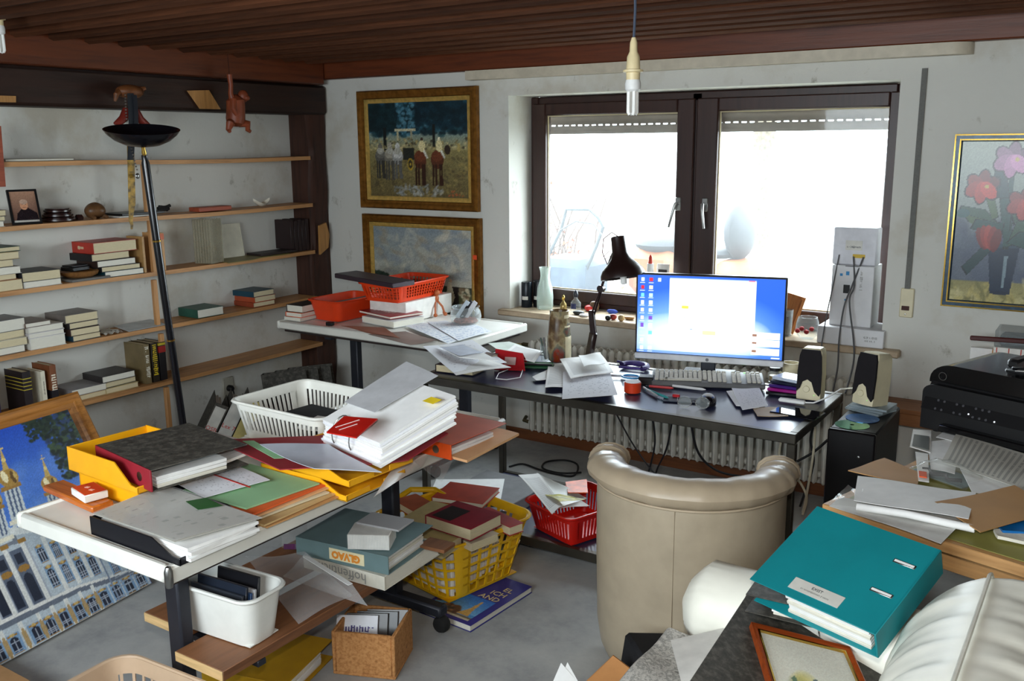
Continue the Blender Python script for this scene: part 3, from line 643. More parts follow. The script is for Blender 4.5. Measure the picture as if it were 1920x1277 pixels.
p.rect(.5, .0, 1, .38, (52, 60, 46)); p.rect(.0, .0, 1, .3, (80, 84, 56)); p.rect(.78, .1, .87, .38, (40, 32, 28)); p.poly([(.76, .42), (.79, .43), (.83, .26), (.8, .18), (.74, .22)], (206, 198, 168)); p.ell(.79, .44, .014, .02, (190, 160, 130)); p.blobs(40, .88, .15, .97, .36, .01, .03, [(190, 180, 150), (110, 90, 66)], .8); p.rect(0, .0, .75, .2, (104, 104, 66)); p.noise(.08)
pt2 = painting('oil painting of a cloudy sky over a village in a gilt frame, lower of two', -4.005, -3.105, .592, 1.285, p)
q = B(); q.mm((.858, -.044, .455), (.886, -.04, .482), .001); q.build('price_tag', mat('orange_red_tag', (214, 74, 30), .5), pt2)
p = Paint(170, 200, (150, 160, 152)); p.grad(0, .14, 1, 1, (112, 124, 130), (158, 168, 154)); p.blobs(140, 0, .12, .6, .5, .04, .12, [(74, 84, 104), (90, 102, 118), (64, 72, 96), (110, 120, 126)], .5); p.grad(0, 0, 1, .13, (176, 166, 110), (138, 132, 82)); p.blobs(90, 0, 0, 1, .13, .02, .08, [(196, 186, 136), (110, 106, 62), (184, 168, 100)], .6, .3); p.rect(.0, .13, .3, .33, (74, 82, 104), .45)
p.poly([(.25, .36), (.47, .36), (.43, .06), (.29, .06)], (24, 42, 66)); p.poly([(.37, .3), (.395, .3), (.385, .1), (.365, .1)], (120, 140, 150)); p.ell(.36, .064, .07, .012, (20, 36, 58)); p.rect(.26, .35, .46, .37, (40, 64, 84))
GR = [(34, 72, 68), (52, 84, 64), (74, 98, 58), (28, 58, 62)]; p.rng = np.random.RandomState(3)
for pts in ([(.33, .36), (.25, .5), (.04, .57), (.1, .5), (.28, .42)], [(.36, .36), (.3, .64), (.37, .68), (.41, .42)], [(.38, .36), (.47, .62), (.55, .52), (.44, .38)], [(.30, .36), (.12, .17), (.08, .22), (.23, .37)], [(.35, .36), (.35, .88), (.38, .88), (.39, .36)], [(.33, .42), (.12, .46), (.15, .52), (.34, .5)], [(.38, .38), (.62, .32), (.68, .42), (.46, .45)], [(.3, .5), (.02, .56), (.04, .6), (.2, .58)], [(.42, .5), (.66, .76), (.62, .82), (.38, .6)], [(.28, .66), (.24, .84), (.32, .86), (.36, .66)], [(.26, .52), (.2, .66), (.26, .66), (.3, .54)]):
    p.poly([(sum(q[0] for q in pts)/len(pts)+(q[0]-sum(w[0] for w in pts)/len(pts))*1.1, sum(q[1] for q in pts)/len(pts)+(q[1]-sum(w[1] for w in pts)/len(pts))*1.08) for q in pts], (22, 34, 36)); p.poly(pts, GR[p.rng.randint(4)])
def tulip(x, y, r, c, dn=False):
    for k in range(6):
        a = k*1.05+.4; p.ell(x+math.cos(a)*r*.5, y+math.sin(a)*r*.3, r*.6, r*.40, (40, 16, 18), .9, a)
    for k in range(6):
        a = k*1.05+.4; p.ell(x+math.cos(a)*r*.46, y+math.sin(a)*r*.28, r*.54, r*.34, [max(0, min(255, v*(.62+.12*k))) for v in c], .95, a)
    p.ell(x+r*.25, y+r*.02, r*.12, r*.10, (200, 176, 84))
tulip(.17, .72, .125, (168, 44, 30)); tulip(.36, .885, .13, (176, 120, 160)); tulip(.47, .62, .12, (160, 50, 44)); tulip(.70, .84, .12, (170, 80, 110)); tulip(.62, .46, .11, (150, 46, 40))
for k in range(5): p.ell(.20+.025*k, .40+.012*math.sin(k), .035, .075, [(120, 28, 24), (150, 40, 32), (170, 52, 40), (140, 34, 28), (110, 26, 24)][k], .95, .5-.18*k)
p.ell(.05, .555, .045, .03, (30, 84, 84)); p.noise(.07)
t = thing('framed_painting', 'tulip bouquet painting in a dark blue frame on the right wall end', 'painting', (-.634, YB-.005, .992)); w_, h_ = .60, .737
BLUEF = mat('blue_black_lacquer_frame', (34, 58, 78), .3, .2, .35, 30)
q = B(); frame(q, w_, h_, [(0, 0), (0, .02), (.026, .02), (.03, .012), (.03, 0)]); q.build('frame', BLUEF, t)
for ins in (0, .02): q = B(); frame(q, w_-2*ins, h_-2*ins, [(0, .0), (-.001, .0225), (.005, .0235), (.006, .0)]); o = q.build('gold_line', GOLD, t); o.location = (ins, 0, ins)
print_panel('canvas', p, lambda u, v: (.028+(w_-.056)*u, -.009, .028+(h_-.056)*v), .005, painted('glazed_print', .25, 0, .5), t)
# ---- big gilt frame and the palace canvas, both leaning on the left
def plane_lean(b0, b1, hgt, ang):
    """origin, right, up, normal of a board standing on its lower edge b0-b1 and leaning to -x"""
    b0, b1 = Vector(b0), Vector(b1); r = (b1-b0).normalized(); out = Vector((-r.y, r.x, 0)); a = math.radians(ang)
    return b0, r, (out*math.cos(a)+Vector((0, 0, 1))*math.sin(a)), (b1-b0).length
b0, r_, up_, wl = plane_lean((-2.945, 1.05, .004), (-3.085, 2.075, .004), .78, 61); nrm = r_.cross(up_)
Rm = Matrix((r_, -nrm, up_)).transposed()     # local x right, -y towards the room, z up
cv = thing('palace_canvas', 'large canvas print of a blue and white baroque palace leaning at the left', 'poster', b0, Rm)
p = Paint(300, 240, (58, 104, 196)); p.grad(0, .3, 1, 1, (110, 160, 220), (34, 78, 186)); p.blobs(60, .4, .5, 1, .8, .05, .14, [(110, 150, 216), (70, 116, 206)], .35, .5)
p.blobs(560, .86, .66, 1.0, 1.0, .006, .016, [(22, 34, 26), (36, 52, 34), (16, 24, 22), (60, 78, 50), (40, 60, 100)], .9); p.blobs(140, .80, .9, .92, 1.0, .005, .013, [(22, 34, 26), (36, 52, 34)], .9); p.blobs(50, .92, .5, 1, .6, .02, .05, [(190, 206, 220)], .5)
WHT, BLU, GLD, DRK = (222, 224, 220), (112, 150, 190), (160, 120, 56), (38, 44, 60)
p.poly([(0, 0), (1, 0), (1, .33), (.87, .42), (.76, .475), (.55, .54), (0, .6)], (186, 198, 206)); p.poly([(0, .575), (.55, .515), (.76, .45), (.76, .485), (.55, .555), (0, .62)], (226, 230, 228)); p.poly([(.76, .45), (1, .305), (1, .335), (.76, .487)], (232, 234, 230)); p.poly([(.0, .53), (.6, .46), (.6, .5), (0, .565)], (120, 128, 140))
def pwin(x, y, w, h, arch=True):
    p.rect(x-w*.75, y-h*.1, x+w*.75, y+h*1.25, BLU, .8); p.rect(x-w*.5, y, x+w*.5, y+h*.8, DRK); p.ell(x, y+h*.8, w*.5, h*.2, DRK)
    for k in (-.25, 0, .25): p.rect(x+w*k-.0012, y, x+w*k+.0012, y+h*.9, (168, 176, 190))
    for k in range(1, 6): p.rect(x-w*.5, y+h*.8*k/6-.001, x+w*.5, y+h*.8*k/6+.001, (168, 176, 190))
    if arch: p.ell(x, y+h*1.13, w*.6, h*.09, GLD); p.ell(x, y+h*1.16, w*.3, h*.1, (206, 176, 110)); p.rect(x-w*.6, y-h*.09, x+w*.6, y-h*.03, GLD)
for x in (.06, .12, .18, .24, .30, .35, .40, .455, .51, .575): p.rect(x-.024, .17, x+.024, .44, (92, 102, 120)); p.rect(x-.016, .18, x+.016, .29, DRK); p.ell(x, .29, .016, .03, DRK); p.ell(x, .345, .022, .016, GLD); p.rect(x-.014, .37, x+.014, .42, DRK)
for x in (.03, .09, .15, .21, .27, .325, .375, .428, .483, .543, .61): p.rect(x-.010, .165, x+.010, .47, WHT); p.rect(x+.004, .165, x+.010, .47, (170, 178, 190)); p.rect(x-.014, .455, x+.014, .475, GLD); p.rect(x-.014, .155, x+.014, .17, (206, 206, 200))
for x, dy in ((.655, 0), (.71, -.008), (.765, -.02), (.815, -.034)): pwin(x, .205+dy, .024, .085); pwin(x, .335+dy, .024, .065)
for x in (.682, .738, .79, .84): p.rect(x-.008, .165, x+.008, .45-(x-.68)*.5, WHT)
for x, dy in ((.89, -.03), (.945, -.05)): pwin(x, .165+dy, .024, .09)
p.poly([(0, .145), (.72, .125), (1, .07), (1, .095), (.72, .152), (0, .18)], (108, 116, 130)); p.poly([(0, .172), (.72, .148), (1, .09), (1, .1), (.72, .162), (0, .188)], (226, 226, 222))
for x in (.03, .09, .15, .21, .27, .32, .38, .44, .52, .575, .63, .69, .745, .80, .855, .91, .965): pwin(x, .012-(x-.5)*.01, .032, .068)
for x in (.41, .48, .548, .603, .66, .718, .772): p.rect(x-.007, .0, x+.007, .13, WHT); p.ell(x, .05, .009, .05, GLD, .7)
for gy in range(9): p.rect(.87, .01+gy*.016, 1, .013+gy*.016, (160, 168, 176))
p.rect(.845, 0, .852, .3, (130, 144, 166))
for x, y, s_, tl in ((.79, .60, 1.0, .12), (.655, .69, 1.1, .13), (.57, .62, 1.0, .13), (.49, .66, 1.2, .13)):
    def tq(dx, dy): return (x+dx*s_+dy*s_*tl, y+dy*s_)
    def tell(dx, dy, rx_, ry_, c): p.ell(*tq(dx, dy), rx_*s_, ry_*s_, c)
    p.poly([tq(-.03, -.14), tq(.03, -.14), tq(.026, .03), tq(-.026, .03)], (200, 208, 210))
    for k in (-.018, -.003, .012): p.poly([tq(k, -.1), tq(k+.007, -.1), tq(k+.007, .02), tq(k, .02)], (84, 100, 130))
    p.poly([tq(-.036, .018), tq(.036, .018), tq(.034, .036), tq(-.034, .036)], GLD); p.poly([tq(-.038, -.13), tq(.038, -.13), tq(.036, -.11), tq(-.036, -.11)], (230, 226, 206)); tell(0, .07, .034, .042, (170, 134, 66)); tell(-.012, .078, .010, .028, (240, 228, 184)); tell(.016, .066, .008, .028, (100, 72, 32)); tell(.024, .07, .005, .02, (200, 170, 100))
    p.poly([tq(-.011, .105), tq(.011, .105), tq(.002, .19), tq(-.002, .19)], (196, 166, 96)); tell(0, .15, .008, .009, (226, 204, 130)); p.poly([tq(-.010, .198), tq(.010, .198), tq(.010, .204), tq(-.010, .204)], (210, 186, 116)); p.poly([tq(-.0015, .18), tq(.0015, .18), tq(.0015, .22), tq(-.0015, .22)], (210, 186, 116))
p.noise(.07)
print_panel('printed_face', p, lambda u, v: (wl*u, -.02, .765*v), .001, painted('satin_print', .4), cv)
q = B(); q.box((wl/2, -.0095, .3825), (wl-.002, .017, .763), None, .002); q.build('stretcher_body', mat('white_canvas_edge', (206, 204, 196), .7), cv)
f0 = b0-nrm*-.0; FR = thing('gilt_picture_frame', 'wide gilded empty frame leaning behind the palace canvas', 'picture frame', Vector((-3.02, 1.0, .004)) , Rm)
q = B(); frame(q, 1.20, .80, [(0, 0), (0, .03), (.012, .04), (.03, .034), (.04, .026), (.06, .03), (.075, .018), (.085, .012), (.085, 0)]); q.build('moulding', wood('golden_brown_moulding', (170, 112, 50), (120, 74, 30), 8, 'x', .35), FR)
q = B(); q.mm((.08, -.008, .08), (1.12, -.002, .72), .001); q.build('mount_board', mat('cream_mount', (214, 206, 186), .7), FR)
# ================================================================ books and other things on the shelves
PAGE = mat('cream_page_block', (214, 200, 164), .8, 0, .10, 40, stretch=(1, 1, 30)); PAGEW = mat('white_page_block', (226, 222, 208), .8, 0, .08, 40, stretch=(1, 1, 30))
def cov(rgb): return mat('cover_%02x%02x%02x' % tuple(int(v) for v in rgb), rgb, .45, 0, .12, 14)
FLAT = Matrix(((0, -1, 0), (1, 0, 0), (0, 0, 1)))           # lying on a shelf: spine to the left, pages to the room
STAND = Matrix(((-1, 0, 0), (0, 0, 1), (0, 1, 0)))          # standing on a shelf, spine to the room
def book(label, loc, R, W, H, T, rgb, pages=None, group=None, title=None, tcol=(230, 220, 180), tsize=.02, name='book', spine=None):
    """x runs from spine to fore-edge, y along the spine, z through the thickness"""
    t = thing(name, label, 'book', loc, R, group); c = .0022
    q = B(); q.mm((0, 0, 0), (W, H, c), .0006); q.mm((0, 0, T-c), (W, H, T), .0006); q.mm((-.0012, 0, 0), (c, H, T), .0008, 1 if spine else 0)
    q.build('cover', [cov(rgb)]+([cov(spine)] if spine else []), t)
    q = B(); q.mm((c, .003, c), (W-.004, H-.003, T-c), .0006); q.build('pages', pages or PAGE, t)
    if title: marks(t, (-.0022, H*.56, T/2), Matrix(((0, 0, -1), (-1, 0, 0), (0, 1, 0))), min(H*.8, tsize*len(title)*.62), tsize, mat('ink_%02x%02x%02x' % tcol, tcol, .5, 0, 0), len(title)*7+int(T*1e4))
    return t
ORD = ['lowest', 'second from below', 'third from below', 'fourth from below', 'fifth from below', 'sixth from below']
def stack(i, pxa, pxb, py, where, items, back=.0):
    """flat books on board i between two pixels of its front edge; items from the bottom: (words, rgb, thickness, shift along, spine rgb, title)"""
    y0, y1 = at(pxa, py, X=XF).y, at(pxb, py, X=XF).y; z = SZ[i]+.0005; n = len(items)
    for k, it in enumerate(items):
        nm, rgb, T, dy = it[:4]; ttl = it[4] if len(it) > 4 else None; pg = it[5] if len(it) > 5 else None
        W_ = (y1-y0)+(it[6] if len(it) > 6 else 0); H_ = min(.178+back, W_*1.45)
        pos = 'topmost' if k == n-1 and n > 1 else ORD[k]
        lab = f'{nm} {pos} of the stack {where}' if n > 1 else f'{nm} {where}'
        book(lab, (XF-.004-random.uniform(0, .01)+.0*k, y0+dy, z), FLAT @ rz(random.uniform(-3, 3)), W_, H_, T, rgb, pg, 'books on the wall shelves', ttl)
        z += T+.0003
stack(1, 0, 44, 425, 'left on the second shelf', [('white book', (208, 204, 190), .025, -.08, None, PAGEW), ('grey book', (120, 118, 110), .022, -.07), ('brown-backed book', (120, 104, 84), .028, -.065)])
stack(2, -40, 47, 545, 'far left on the third shelf', [('tan book', (176, 140, 96), .05, 0), ('red-brown book', (150, 96, 70), .027, -.02), ('white book', (206, 204, 196), .033, -.005, None, PAGEW), ('dark book', (70, 66, 62), .034, -.03), ('sandy book', (170, 150, 112), .034, -.005), ('dark green book', (18, 66, 48), .022, .015)])
stack(2, 45, 117, 540, 'next to the carved wooden dish', [('white book', (216, 214, 208), .03, .01, None, PAGEW), ('black-spined book', (40, 40, 44), .045, 0, 'Gogol')])
stack(2, 186, 259, 520, 'left of the leaning lamp', [('dark red and teal book', (26, 60, 68), .03, .04, None, PAGEW), ('black book', (34, 32, 32), .026, .022), ('black and rust book', (52, 34, 28), .032, .0, None, PAGEW), ('black book', (28, 26, 28), .036, -.025), ('thick red book', (178, 52, 38), .056, -.01, 'SAGA', None, .03)])
stack(3, -30, 57, 668, 'far left on the fourth shelf', [('white-paged book', (96, 84, 74), .034, -.01, None, PAGEW), ('pale book', (206, 200, 184), .036, .0), ('cream book', (196, 186, 160), .035, .003), ('grey-topped thick book', (108, 108, 108), .056, .006, None, PAGEW)])
stack(3, 60, 127, 655, 'of white books on the fourth shelf', [('thick white book', (226, 224, 216), .055, .0, None, PAGEW), ('pale lilac book', (206, 202, 206), .024, -.005, None, PAGEW), ('white paperback', (220, 216, 208), .028, .0, None, PAGEW), ('small brown-edged book', (112, 92, 80), .022, -.012, None, PAGEW, -.05)])
stack(3, 140, 195, 636, 'of dark books right of the white ones', [('teal-spined book', (32, 62, 78), .03, .0), ('brown-black book', (60, 40, 36), .034, -.015), ('black-spined book', (50, 44, 44), .03, -.012), ('grey photo-covered book', (112, 104, 98), .042, -.03, None, None, .02)])
stack(4, 142, 208, 748, 'left on the lowest shelf', [('tan paperback', (190, 160, 116), .026, .0), ('grey-covered paperback', (146, 142, 142), .034, -.01, None, PAGEW)])
stack(4, 200, 262, 732, 'beside the lowest shelf uprights', [('sandy paperback', (196, 176, 130), .028, .0), ('dark green paperback', (52, 58, 52), .032, .0), ('black photo-covered book', (52, 48, 48), .034, -.015, None, PAGEW)])
stack(3, 372, 420, 592, 'lying alone in the middle of the fourth shelf', [('dark green cloth-bound book', (36, 84, 70), .048, .0, None, PAGEW)])
stack(3, 478, 518, 573, 'near the corner post', [('rust-red book', (150, 66, 40), .028, .0), ('orange-red book', (176, 78, 46), .033, .01), ('dark teal book', (24, 66, 84), .033, .0)])
q = B(); a, c_ = at(15, 305, X=XF), at(145, 300, X=XF)
book('thin grey magazine lying on the top shelf', (XF-.02, a.y, SZ[0]+.0006), FLAT, c_.y-a.y, .16, .012, (140, 134, 120), PAGEW, 'books on the wall shelves')
def standing(px, py, T, H, D, rgb, label, tilt=0, title=None, tcol=(230, 220, 180), tsize=.02, i=4, pages=None, dx=0):
    a = at(px, py, X=XF); return book(label, (XF-.006+dx, a.y, SZ[i]+.0008), rx(tilt) @ STAND, D, H, T, rgb, pages, 'books on the wall shelves', title, tcol, tsize)
standing(-14, 772, .042, .21, .15, (44, 30, 62), 'dark violet book standing cut off at the left edge of the picture')
b1 = standing(50, 768, .04, .205, .155, (38, 28, 30), 'dark book with yellow bands standing on the lowest shelf')
for k in range(4): q = B(); q.mm((-.004, .115+.018*k, -.0006), (.154, .119+.018*k, .0406), .0003); q.build('band', mat('yellow_foil_band', (196, 176, 60), .4), b1)
standing(84, 764, .022, .19, .14, (226, 218, 196), 'slim white book standing between dark books', title='KARL MAY BRIEFE', tcol=(70, 66, 60), tsize=.007)
b1 = standing(101, 760, .033, .21, .15, (126, 74, 44), 'brown and black book with white lettering standing on the lowest shelf', title='Gabi', tcol=(236, 226, 206), tsize=.034)
q = B(); q.mm((-.0026, .0, -.0004), (.152, .085, .0334), .0003); q.build('dark_lower_half', cov((26, 20, 26)), b1)
standing(276, 716, .033, .215, .17, (120, 104, 72), 'olive brown book standing against the shelf upright', title='Zeitreisen', tcol=(226, 222, 206), tsize=.026, tilt=0)
standing(289, 711, .04, .215, .17, (40, 32, 22), 'black book with big yellow letters standing on the lowest shelf', title='DIE MEUTE', tcol=(214, 186, 34), tsize=.03)
b1 = standing(303, 706, .042, .212, .17, (24, 20, 22), 'black and red book standing beside the lamp pole', title=None)
q = B(); q.mm((-.003, .155, -.0004), (.12, .19, .0424), .0003); q.build('red_band', cov((150, 30, 24)), b1); q = B(); q.mm((-.003, .195, -.0004), (.12, .208, .0424), .0003); q.build('yellow_band', cov((190, 170, 40)), b1)
standing(272, 508, .014, .19, .13, (176, 136, 84), 'thin tan book standing against the upright on the third shelf', i=2)
standing(304, 505, .03, .2, .14, (188, 140, 88), 'tan book with an orange head standing right of the lamp', i=2, title=None)
q = B(); q.mm((-.0026, .165, -.0004), (.02, .196, .0304), .0003); q.build('orange_label', cov((196, 92, 50)), list(COL.objects)[-3] if False else [o for o in COL.objects if o.get('label', '').startswith('tan book with an orange head')][0])
# framed photograph
a = at(50, 420, X=XF-.05)
pf = thing('framed_portrait', 'small black photo frame with a portrait standing on the second shelf', 'photo frame', (XF-.04, a.y-.075, SZ[1]+.001), Matrix(((0, -1, 0), (1, 0, 0), (0, 0, 1))) @ rz(-14) @ rx(-16))
q = B(); frame(q, .13, .165, [(0, 0), (0, .012), (.009, .012), (.009, 0)]); q.build('frame', BLACK, pf)
p = Paint(50, 60, (150, 112, 92)); p.grad(0, 0, 1, 1, (96, 70, 62), (176, 136, 112)); p.poly([(.1, 0), (1, 0), (.95, .3), (.62, .48), (.4, .46), (.2, .3)], (34, 26, 30)); p.ell(.5, .58, .16, .17, (206, 150, 116)); p.ell(.5, .66, .15, .08, (190, 160, 140)); p.ell(.44, .58, .02, .012, (60, 40, 36)); p.ell(.57, .58, .02, .012, (60, 40, 36)); p.rect(.44, .48, .56, .495, (130, 80, 66)); p.rect(.0, .0, 1, .08, (190, 186, 178)); p.noise(.08)
print_panel('photograph', p, lambda u, v: (.008+.114*u, -.006, .008+.149*v), .003, painted('glazed_print'), pf)
# turned stands, carved toad, dark flat things
a = at(112, 418, X=XF-.08); DW = mat('dark_red_lacquer_wood', (44, 22, 20), .25, 0, .2, spec=.6)
t = thing('turned_stands', 'stack of dark lacquered turned wooden stands on the second shelf', 'wooden stand', (XF-.09, a.y, SZ[1]+.001))
for k, (r, z) in enumerate(((.082, 0), (.07, .021), (.062, .042))): q = B(); q.lathe([(r*.85, z), (r, z+.004), (r, z+.012), (r*.88, z+.015), (r*.9, z+.02)], 28); q.build('stand', DW, t)
q = B(); q.lathe([(.02, 0), (.022, .012), (.014, .026), (0, .028)], 16, (.02, .098, 0)); q.build('knob', DW, t)
a = at(182, 412, X=XF-.06); TOAD = mat('brown_carved_stone', (104, 72, 44), .4, 0, .3, 20)
q = B(); q.grid(24, 16, lambda u, v: Vector((XF-.07, a.y, SZ[1]+.04))+Vector((.045*math.cos(2*math.pi*u)*math.sin(math.pi*v)*(1+.1*math.sin(6*u*math.pi)), .052*math.sin(2*math.pi*u)*math.sin(math.pi*v), -.038*math.cos(math.pi*v)*(1-.12*math.cos(4*math.pi*u)))))
for s in (-1, 1):
    q.tube([(XF-.04, a.y+s*.03, SZ[1]+.012), (XF-.022, a.y+s*.036, SZ[1]+.006)], [.012, .008], 8)
single('carved_toad', q, TOAD, 'small brown carved toad figure on the second shelf', 'figurine')
a, c_ = at(222, 402, X=XF), at(290, 396, X=XF)
q = B(); q.mm((XF-.15, a.y, SZ[1]+.0005), (XF+.008, c_.y, SZ[1]+.008), .001); single('white_notebook', q, mat('dusty_white_cover', (196, 192, 184), .6), 'flat white notebook under a black one behind the lamp pole', 'notebook')
q = B(); q.mm((XF-.15, a.y+.02, SZ[1]+.0085), (XF+.002, c_.y+.06, SZ[1]+.02), .002); single('black_notebook', q, BLACK, 'flat black notebook lying on a white one behind the lamp pole', 'notebook')
a, c_ = at(292, 395, X=XF-.05), at(344, 388, X=XF-.05)
q = B(); L = c_.y-a.y
for k in range(5):
    q.tube([(XF-.05-.012*k, a.y+L*(.02+.1*k)+.05*u*5/5*L*6, SZ[1]+.011+.012*math.sin(u*2+k)+.008*k) for u in [j/6 for j in range(7)]], .009, 7)
single('black_cable_coil', q, RUBBER, 'tangled black cable coil on the second shelf right of the lamp', 'cable')
a, c_ = at(376, 396, X=XF), at(437, 390, X=XF)
q = B(); q.mm((XF-.1, a.y, SZ[1]-.003), (XF-.01, c_.y, SZ[1]+.022), .003); single('red_wooden_case', q, wood('red_brown_case', (150, 70, 44), (116, 48, 30), 6, 'y'), 'long red-brown wooden case on the second shelf', 'case')
a = at(491, 383, X=XF-.06)
q = B(); q.grid(20, 8, lambda u, v: Vector((XF-.06+.03*(2*v-1)*math.sin(math.pi*u)**.7, a.y+.065*(2*u-1), SZ[1]-.004+.034*abs(2*u-1)**1.8+.016*(2*v-1)**2+.003)), .002); single('shell_dish', q, mat('pale_shell', (206, 200, 184), .5, 0, .15), 'small pale boat-shaped shell dish on the second shelf', 'dish')
# third shelf: carved dish, glass block, card, magazines, albums
a = at(152, 530, X=XF-.07)
t = thing('carved_dish', 'brown carved wooden dish with a dark pad on it on the third shelf', 'dish', (XF-.075, a.y, SZ[2]+.014))
q = B(); q.lathe([(0, .0), (.06, .0), (.085, .014), (.092, .03), (.085, .034), (.07, .022), (0, .014)], 28); q.build('dish', wood('worn_walnut', (134, 92, 50), (96, 62, 34), 9, 'x'), t)
q = B(); q.box((.0, -.02, .046), (.09, .1, .02), rz(8), .003); q.box((0, -.02, .06), (.08, .09, .007), rz(4), .002); q.build('dark_pad', BLACK, t)
q = B(); q.mm((XF-.16, a.y-.09, SZ[2]+.0005), (XF+.002, a.y+.12, SZ[2]+.013), .002); single('grey_folder', q, mat('grey_card', (108, 106, 102), .7), 'flat grey folder under the carved wooden dish', 'folder')

a = at(394, 490, X=XF-.06)
t = thing('glass_block_vase', 'square ribbed glass vase filled with pebbles on the third shelf', 'vase', (XF-.065, a.y, SZ[2]+.0008), rz(20))
GLS = glassy('smoky_ribbed_glass', (196, 190, 168), .12, .55); q = B()
for k in range(4):
    for s in range(7): q.box(((-.05+.0166*s), -.056, .125), (.0145, .006, .25), None, .002) if k == 0 else None
ring_ = [(-.056, -.056), (.056, -.056), (.056, .056), (-.056, .056)]
for (x0_, y0_), (x1_, y1_) in zip(ring_, ring_[1:]+ring_[:1]):
    for s in range(7):
        f = (s+.5)/7; q.box((x0_+(x1_-x0_)*f, y0_+(y1_-y0_)*f, .125), (.014, .014, .25), None, .005)
q.box((0, 0, .008), (.11, .11, .016), None, .002); vo = q.build('glass_body', GLS, t)
q = B()
for k in range(40): q.lathe([(0, -.011), (.011, 0), (0, .011)], 6, (random.uniform(-.035, .035), random.uniform(-.035, .035), .03+random.uniform(0, .06)), rx(random.uniform(0, 90)))
o = q.build('pebbles', mat('sandy_pebbles', (158, 140, 112), .7, 0, .4, 40), t); o['kind'] = 'stuff'
a, c_ = at(420, 488, X=XF-.1), at(465, 483, X=XF-.1)
q = B(); frame(q, c_.y-a.y, .2, [(0, 0), (0, .006), (.006, .006), (.006, 0)]); q.mm((.004, -.003, .004), (c_.y-a.y-.004, -.001, .196), 0); q.v = [Vector((XF-.13-.0-v.y*1-.03*(v.z/.2), a.y+v.x, SZ[2]+.001+v.z)) for v in q.v]
single('pale_card', q, mat('ivory_card', (206, 202, 184), .6), 'plain ivory card standing behind the square glass vase', 'card')
q = B(); a, c_ = at(430, 497, X=XF+.02), at(545, 480, X=XF+.02)
q.grid(8, 4, lambda u, v: Vector((XF+.02-.16*v, a.y+(c_.y-a.y)*u, SZ[2]+.006-.008*(1-v)*(1 if u < .4 else .3))), .004); single('olive_magazine', q, mat('olive_gloss_cover', (128, 118, 62), .4), 'thin olive magazine lying on the third shelf, hanging over its edge', 'magazine')
a, c_ = at(485, 480, X=XF), at(560, 468, X=XF); q = B(); q.mm((XF-.14, a.y+.03, SZ[2]+.004), (XF-.012, c_.y, SZ[2]+.018), .002); single('dark_portfolio', q, mat('brown_black_leatherette', (44, 34, 32), .5), 'flat dark portfolio lying near the corner post on the third shelf', 'portfolio')
a = at(545, 468, X=XF-.06)
for k in range(5):
    q = B(); y_ = a.y-.02+.032*k; q.mm((XF-.17, y_, SZ[2]+.001+(.018 if y_ < c_.y else 0)), (XF-.03, y_+.028, SZ[2]+.2-.006*(k % 2)), .002); single('photo_album', q, mat('dark_brown_album', (40, 26, 26), .5), ['dark brown album standing leftmost beside the corner post', 'dark brown album standing second beside the corner post', 'dark brown album standing third beside the corner post', 'dark brown album standing fourth beside the corner post', 'dark brown album standing closest to the corner post'][k], 'album', 'dark albums beside the post')
q = B(); q.prism([(-.045, -.1), (.03, -.06), (.045, .02), (.02, .1), (-.04, .085)], 0, .016, Matrix(((0, 0, 1), (1, 0, 0), (0, 1, 0))), (-4.295, 4.365, 1.12)); single('wooden_plaque', q, wood('pale_oak_plaque', (176, 128, 74), (140, 96, 52), 6, 'z'), 'irregular pale wooden plaque hung on the corner post', 'plaque')
# fourth shelf: doily and brochures
a, c_ = at(200, 622, X=XF), at(232, 615, X=XF); q = B(); q.grid(10, 6, lambda u, v: Vector((XF-.01-.12*v, a.y+(c_.y-a.y)*u, SZ[3]+.004+.012*math.sin(u*9+v*5)**2)), .001); single('lace_doily', q, mat('grey_white_lace', (186, 182, 172), .9), 'crumpled pale doily on the fourth shelf', 'doily')
a, c_ = at(240, 613, X=XF), at(310, 602, X=XF); q = B(); q.grid(8, 4, lambda u, v: Vector((XF+.004-.13*v, a.y+(c_.y-a.y)*u, SZ[3]+.006+.016*v)), .003); single('grey_brochure', q, mat('grey_gloss_paper', (170, 172, 170), .4), 'thin grey brochure lying behind the lamp pole on the fourth shelf', 'brochure')
# things hanging on the beams
def mesh_blob(q, c, r, n=12, m=0, R=None): q.lathe([(max(1e-7, math.sin(math.pi*k/10)), -math.cos(math.pi*k/10)) for k in range(11)], n, c, (R or Matrix.Identity(3)) @ Matrix.Diagonal(r), m)
MONK = mat('red_brown_carved_wood', (130, 62, 36), .45, 0, .2, 14)
mk = B(); o = Vector((-4.14, 3.56, 0))
def body(pts, rs): mk.tube([o+Vector(p) for p in pts], rs, 10)
body([(0, .0, 2.085), (0, .005, 2.03), (0, .0, 1.985), (0, .01, 1.95)], [.016, .012, .014, .02])
body([(0, .02, 1.975), (0, .03, 1.95), (0, .028, 1.90), (0, .022, 1.85), (0, .018, 1.825), (0, .016, 1.81)], [.018, .05, .05, .052, .046, .02])
mesh_blob(mk, o+Vector((.012, .075, 1.972)), (.03, .03, .034)); mesh_blob(mk, o+Vector((.035, .082, 1.962)), (.014, .018, .014))
for s in (-1, 1): body([(0, .018+s*.03, 1.83), (.03, .018+s*.062, 1.822), (.02, .018+s*.068, 1.79), (.035, .018+s*.072, 1.782)], [.026, .022, .014, .01])
body([(.02, .0, 1.95), (.035, -.02, 1.9), (.035, .0, 1.87)], [.02, .015, .012])
t = thing('carved_monkey', 'red-brown carved wooden monkey hanging by one arm from the beam', 'figurine', (-4.14, 3.56, 1.78)); mk.build('monkey', MONK, t, True)
q = B(); q.tube([(-4.14, 3.56, 2.08), (-4.14, 3.556, ZC-.002)], .0012, 5); q.build('string', BLACK, t, True)
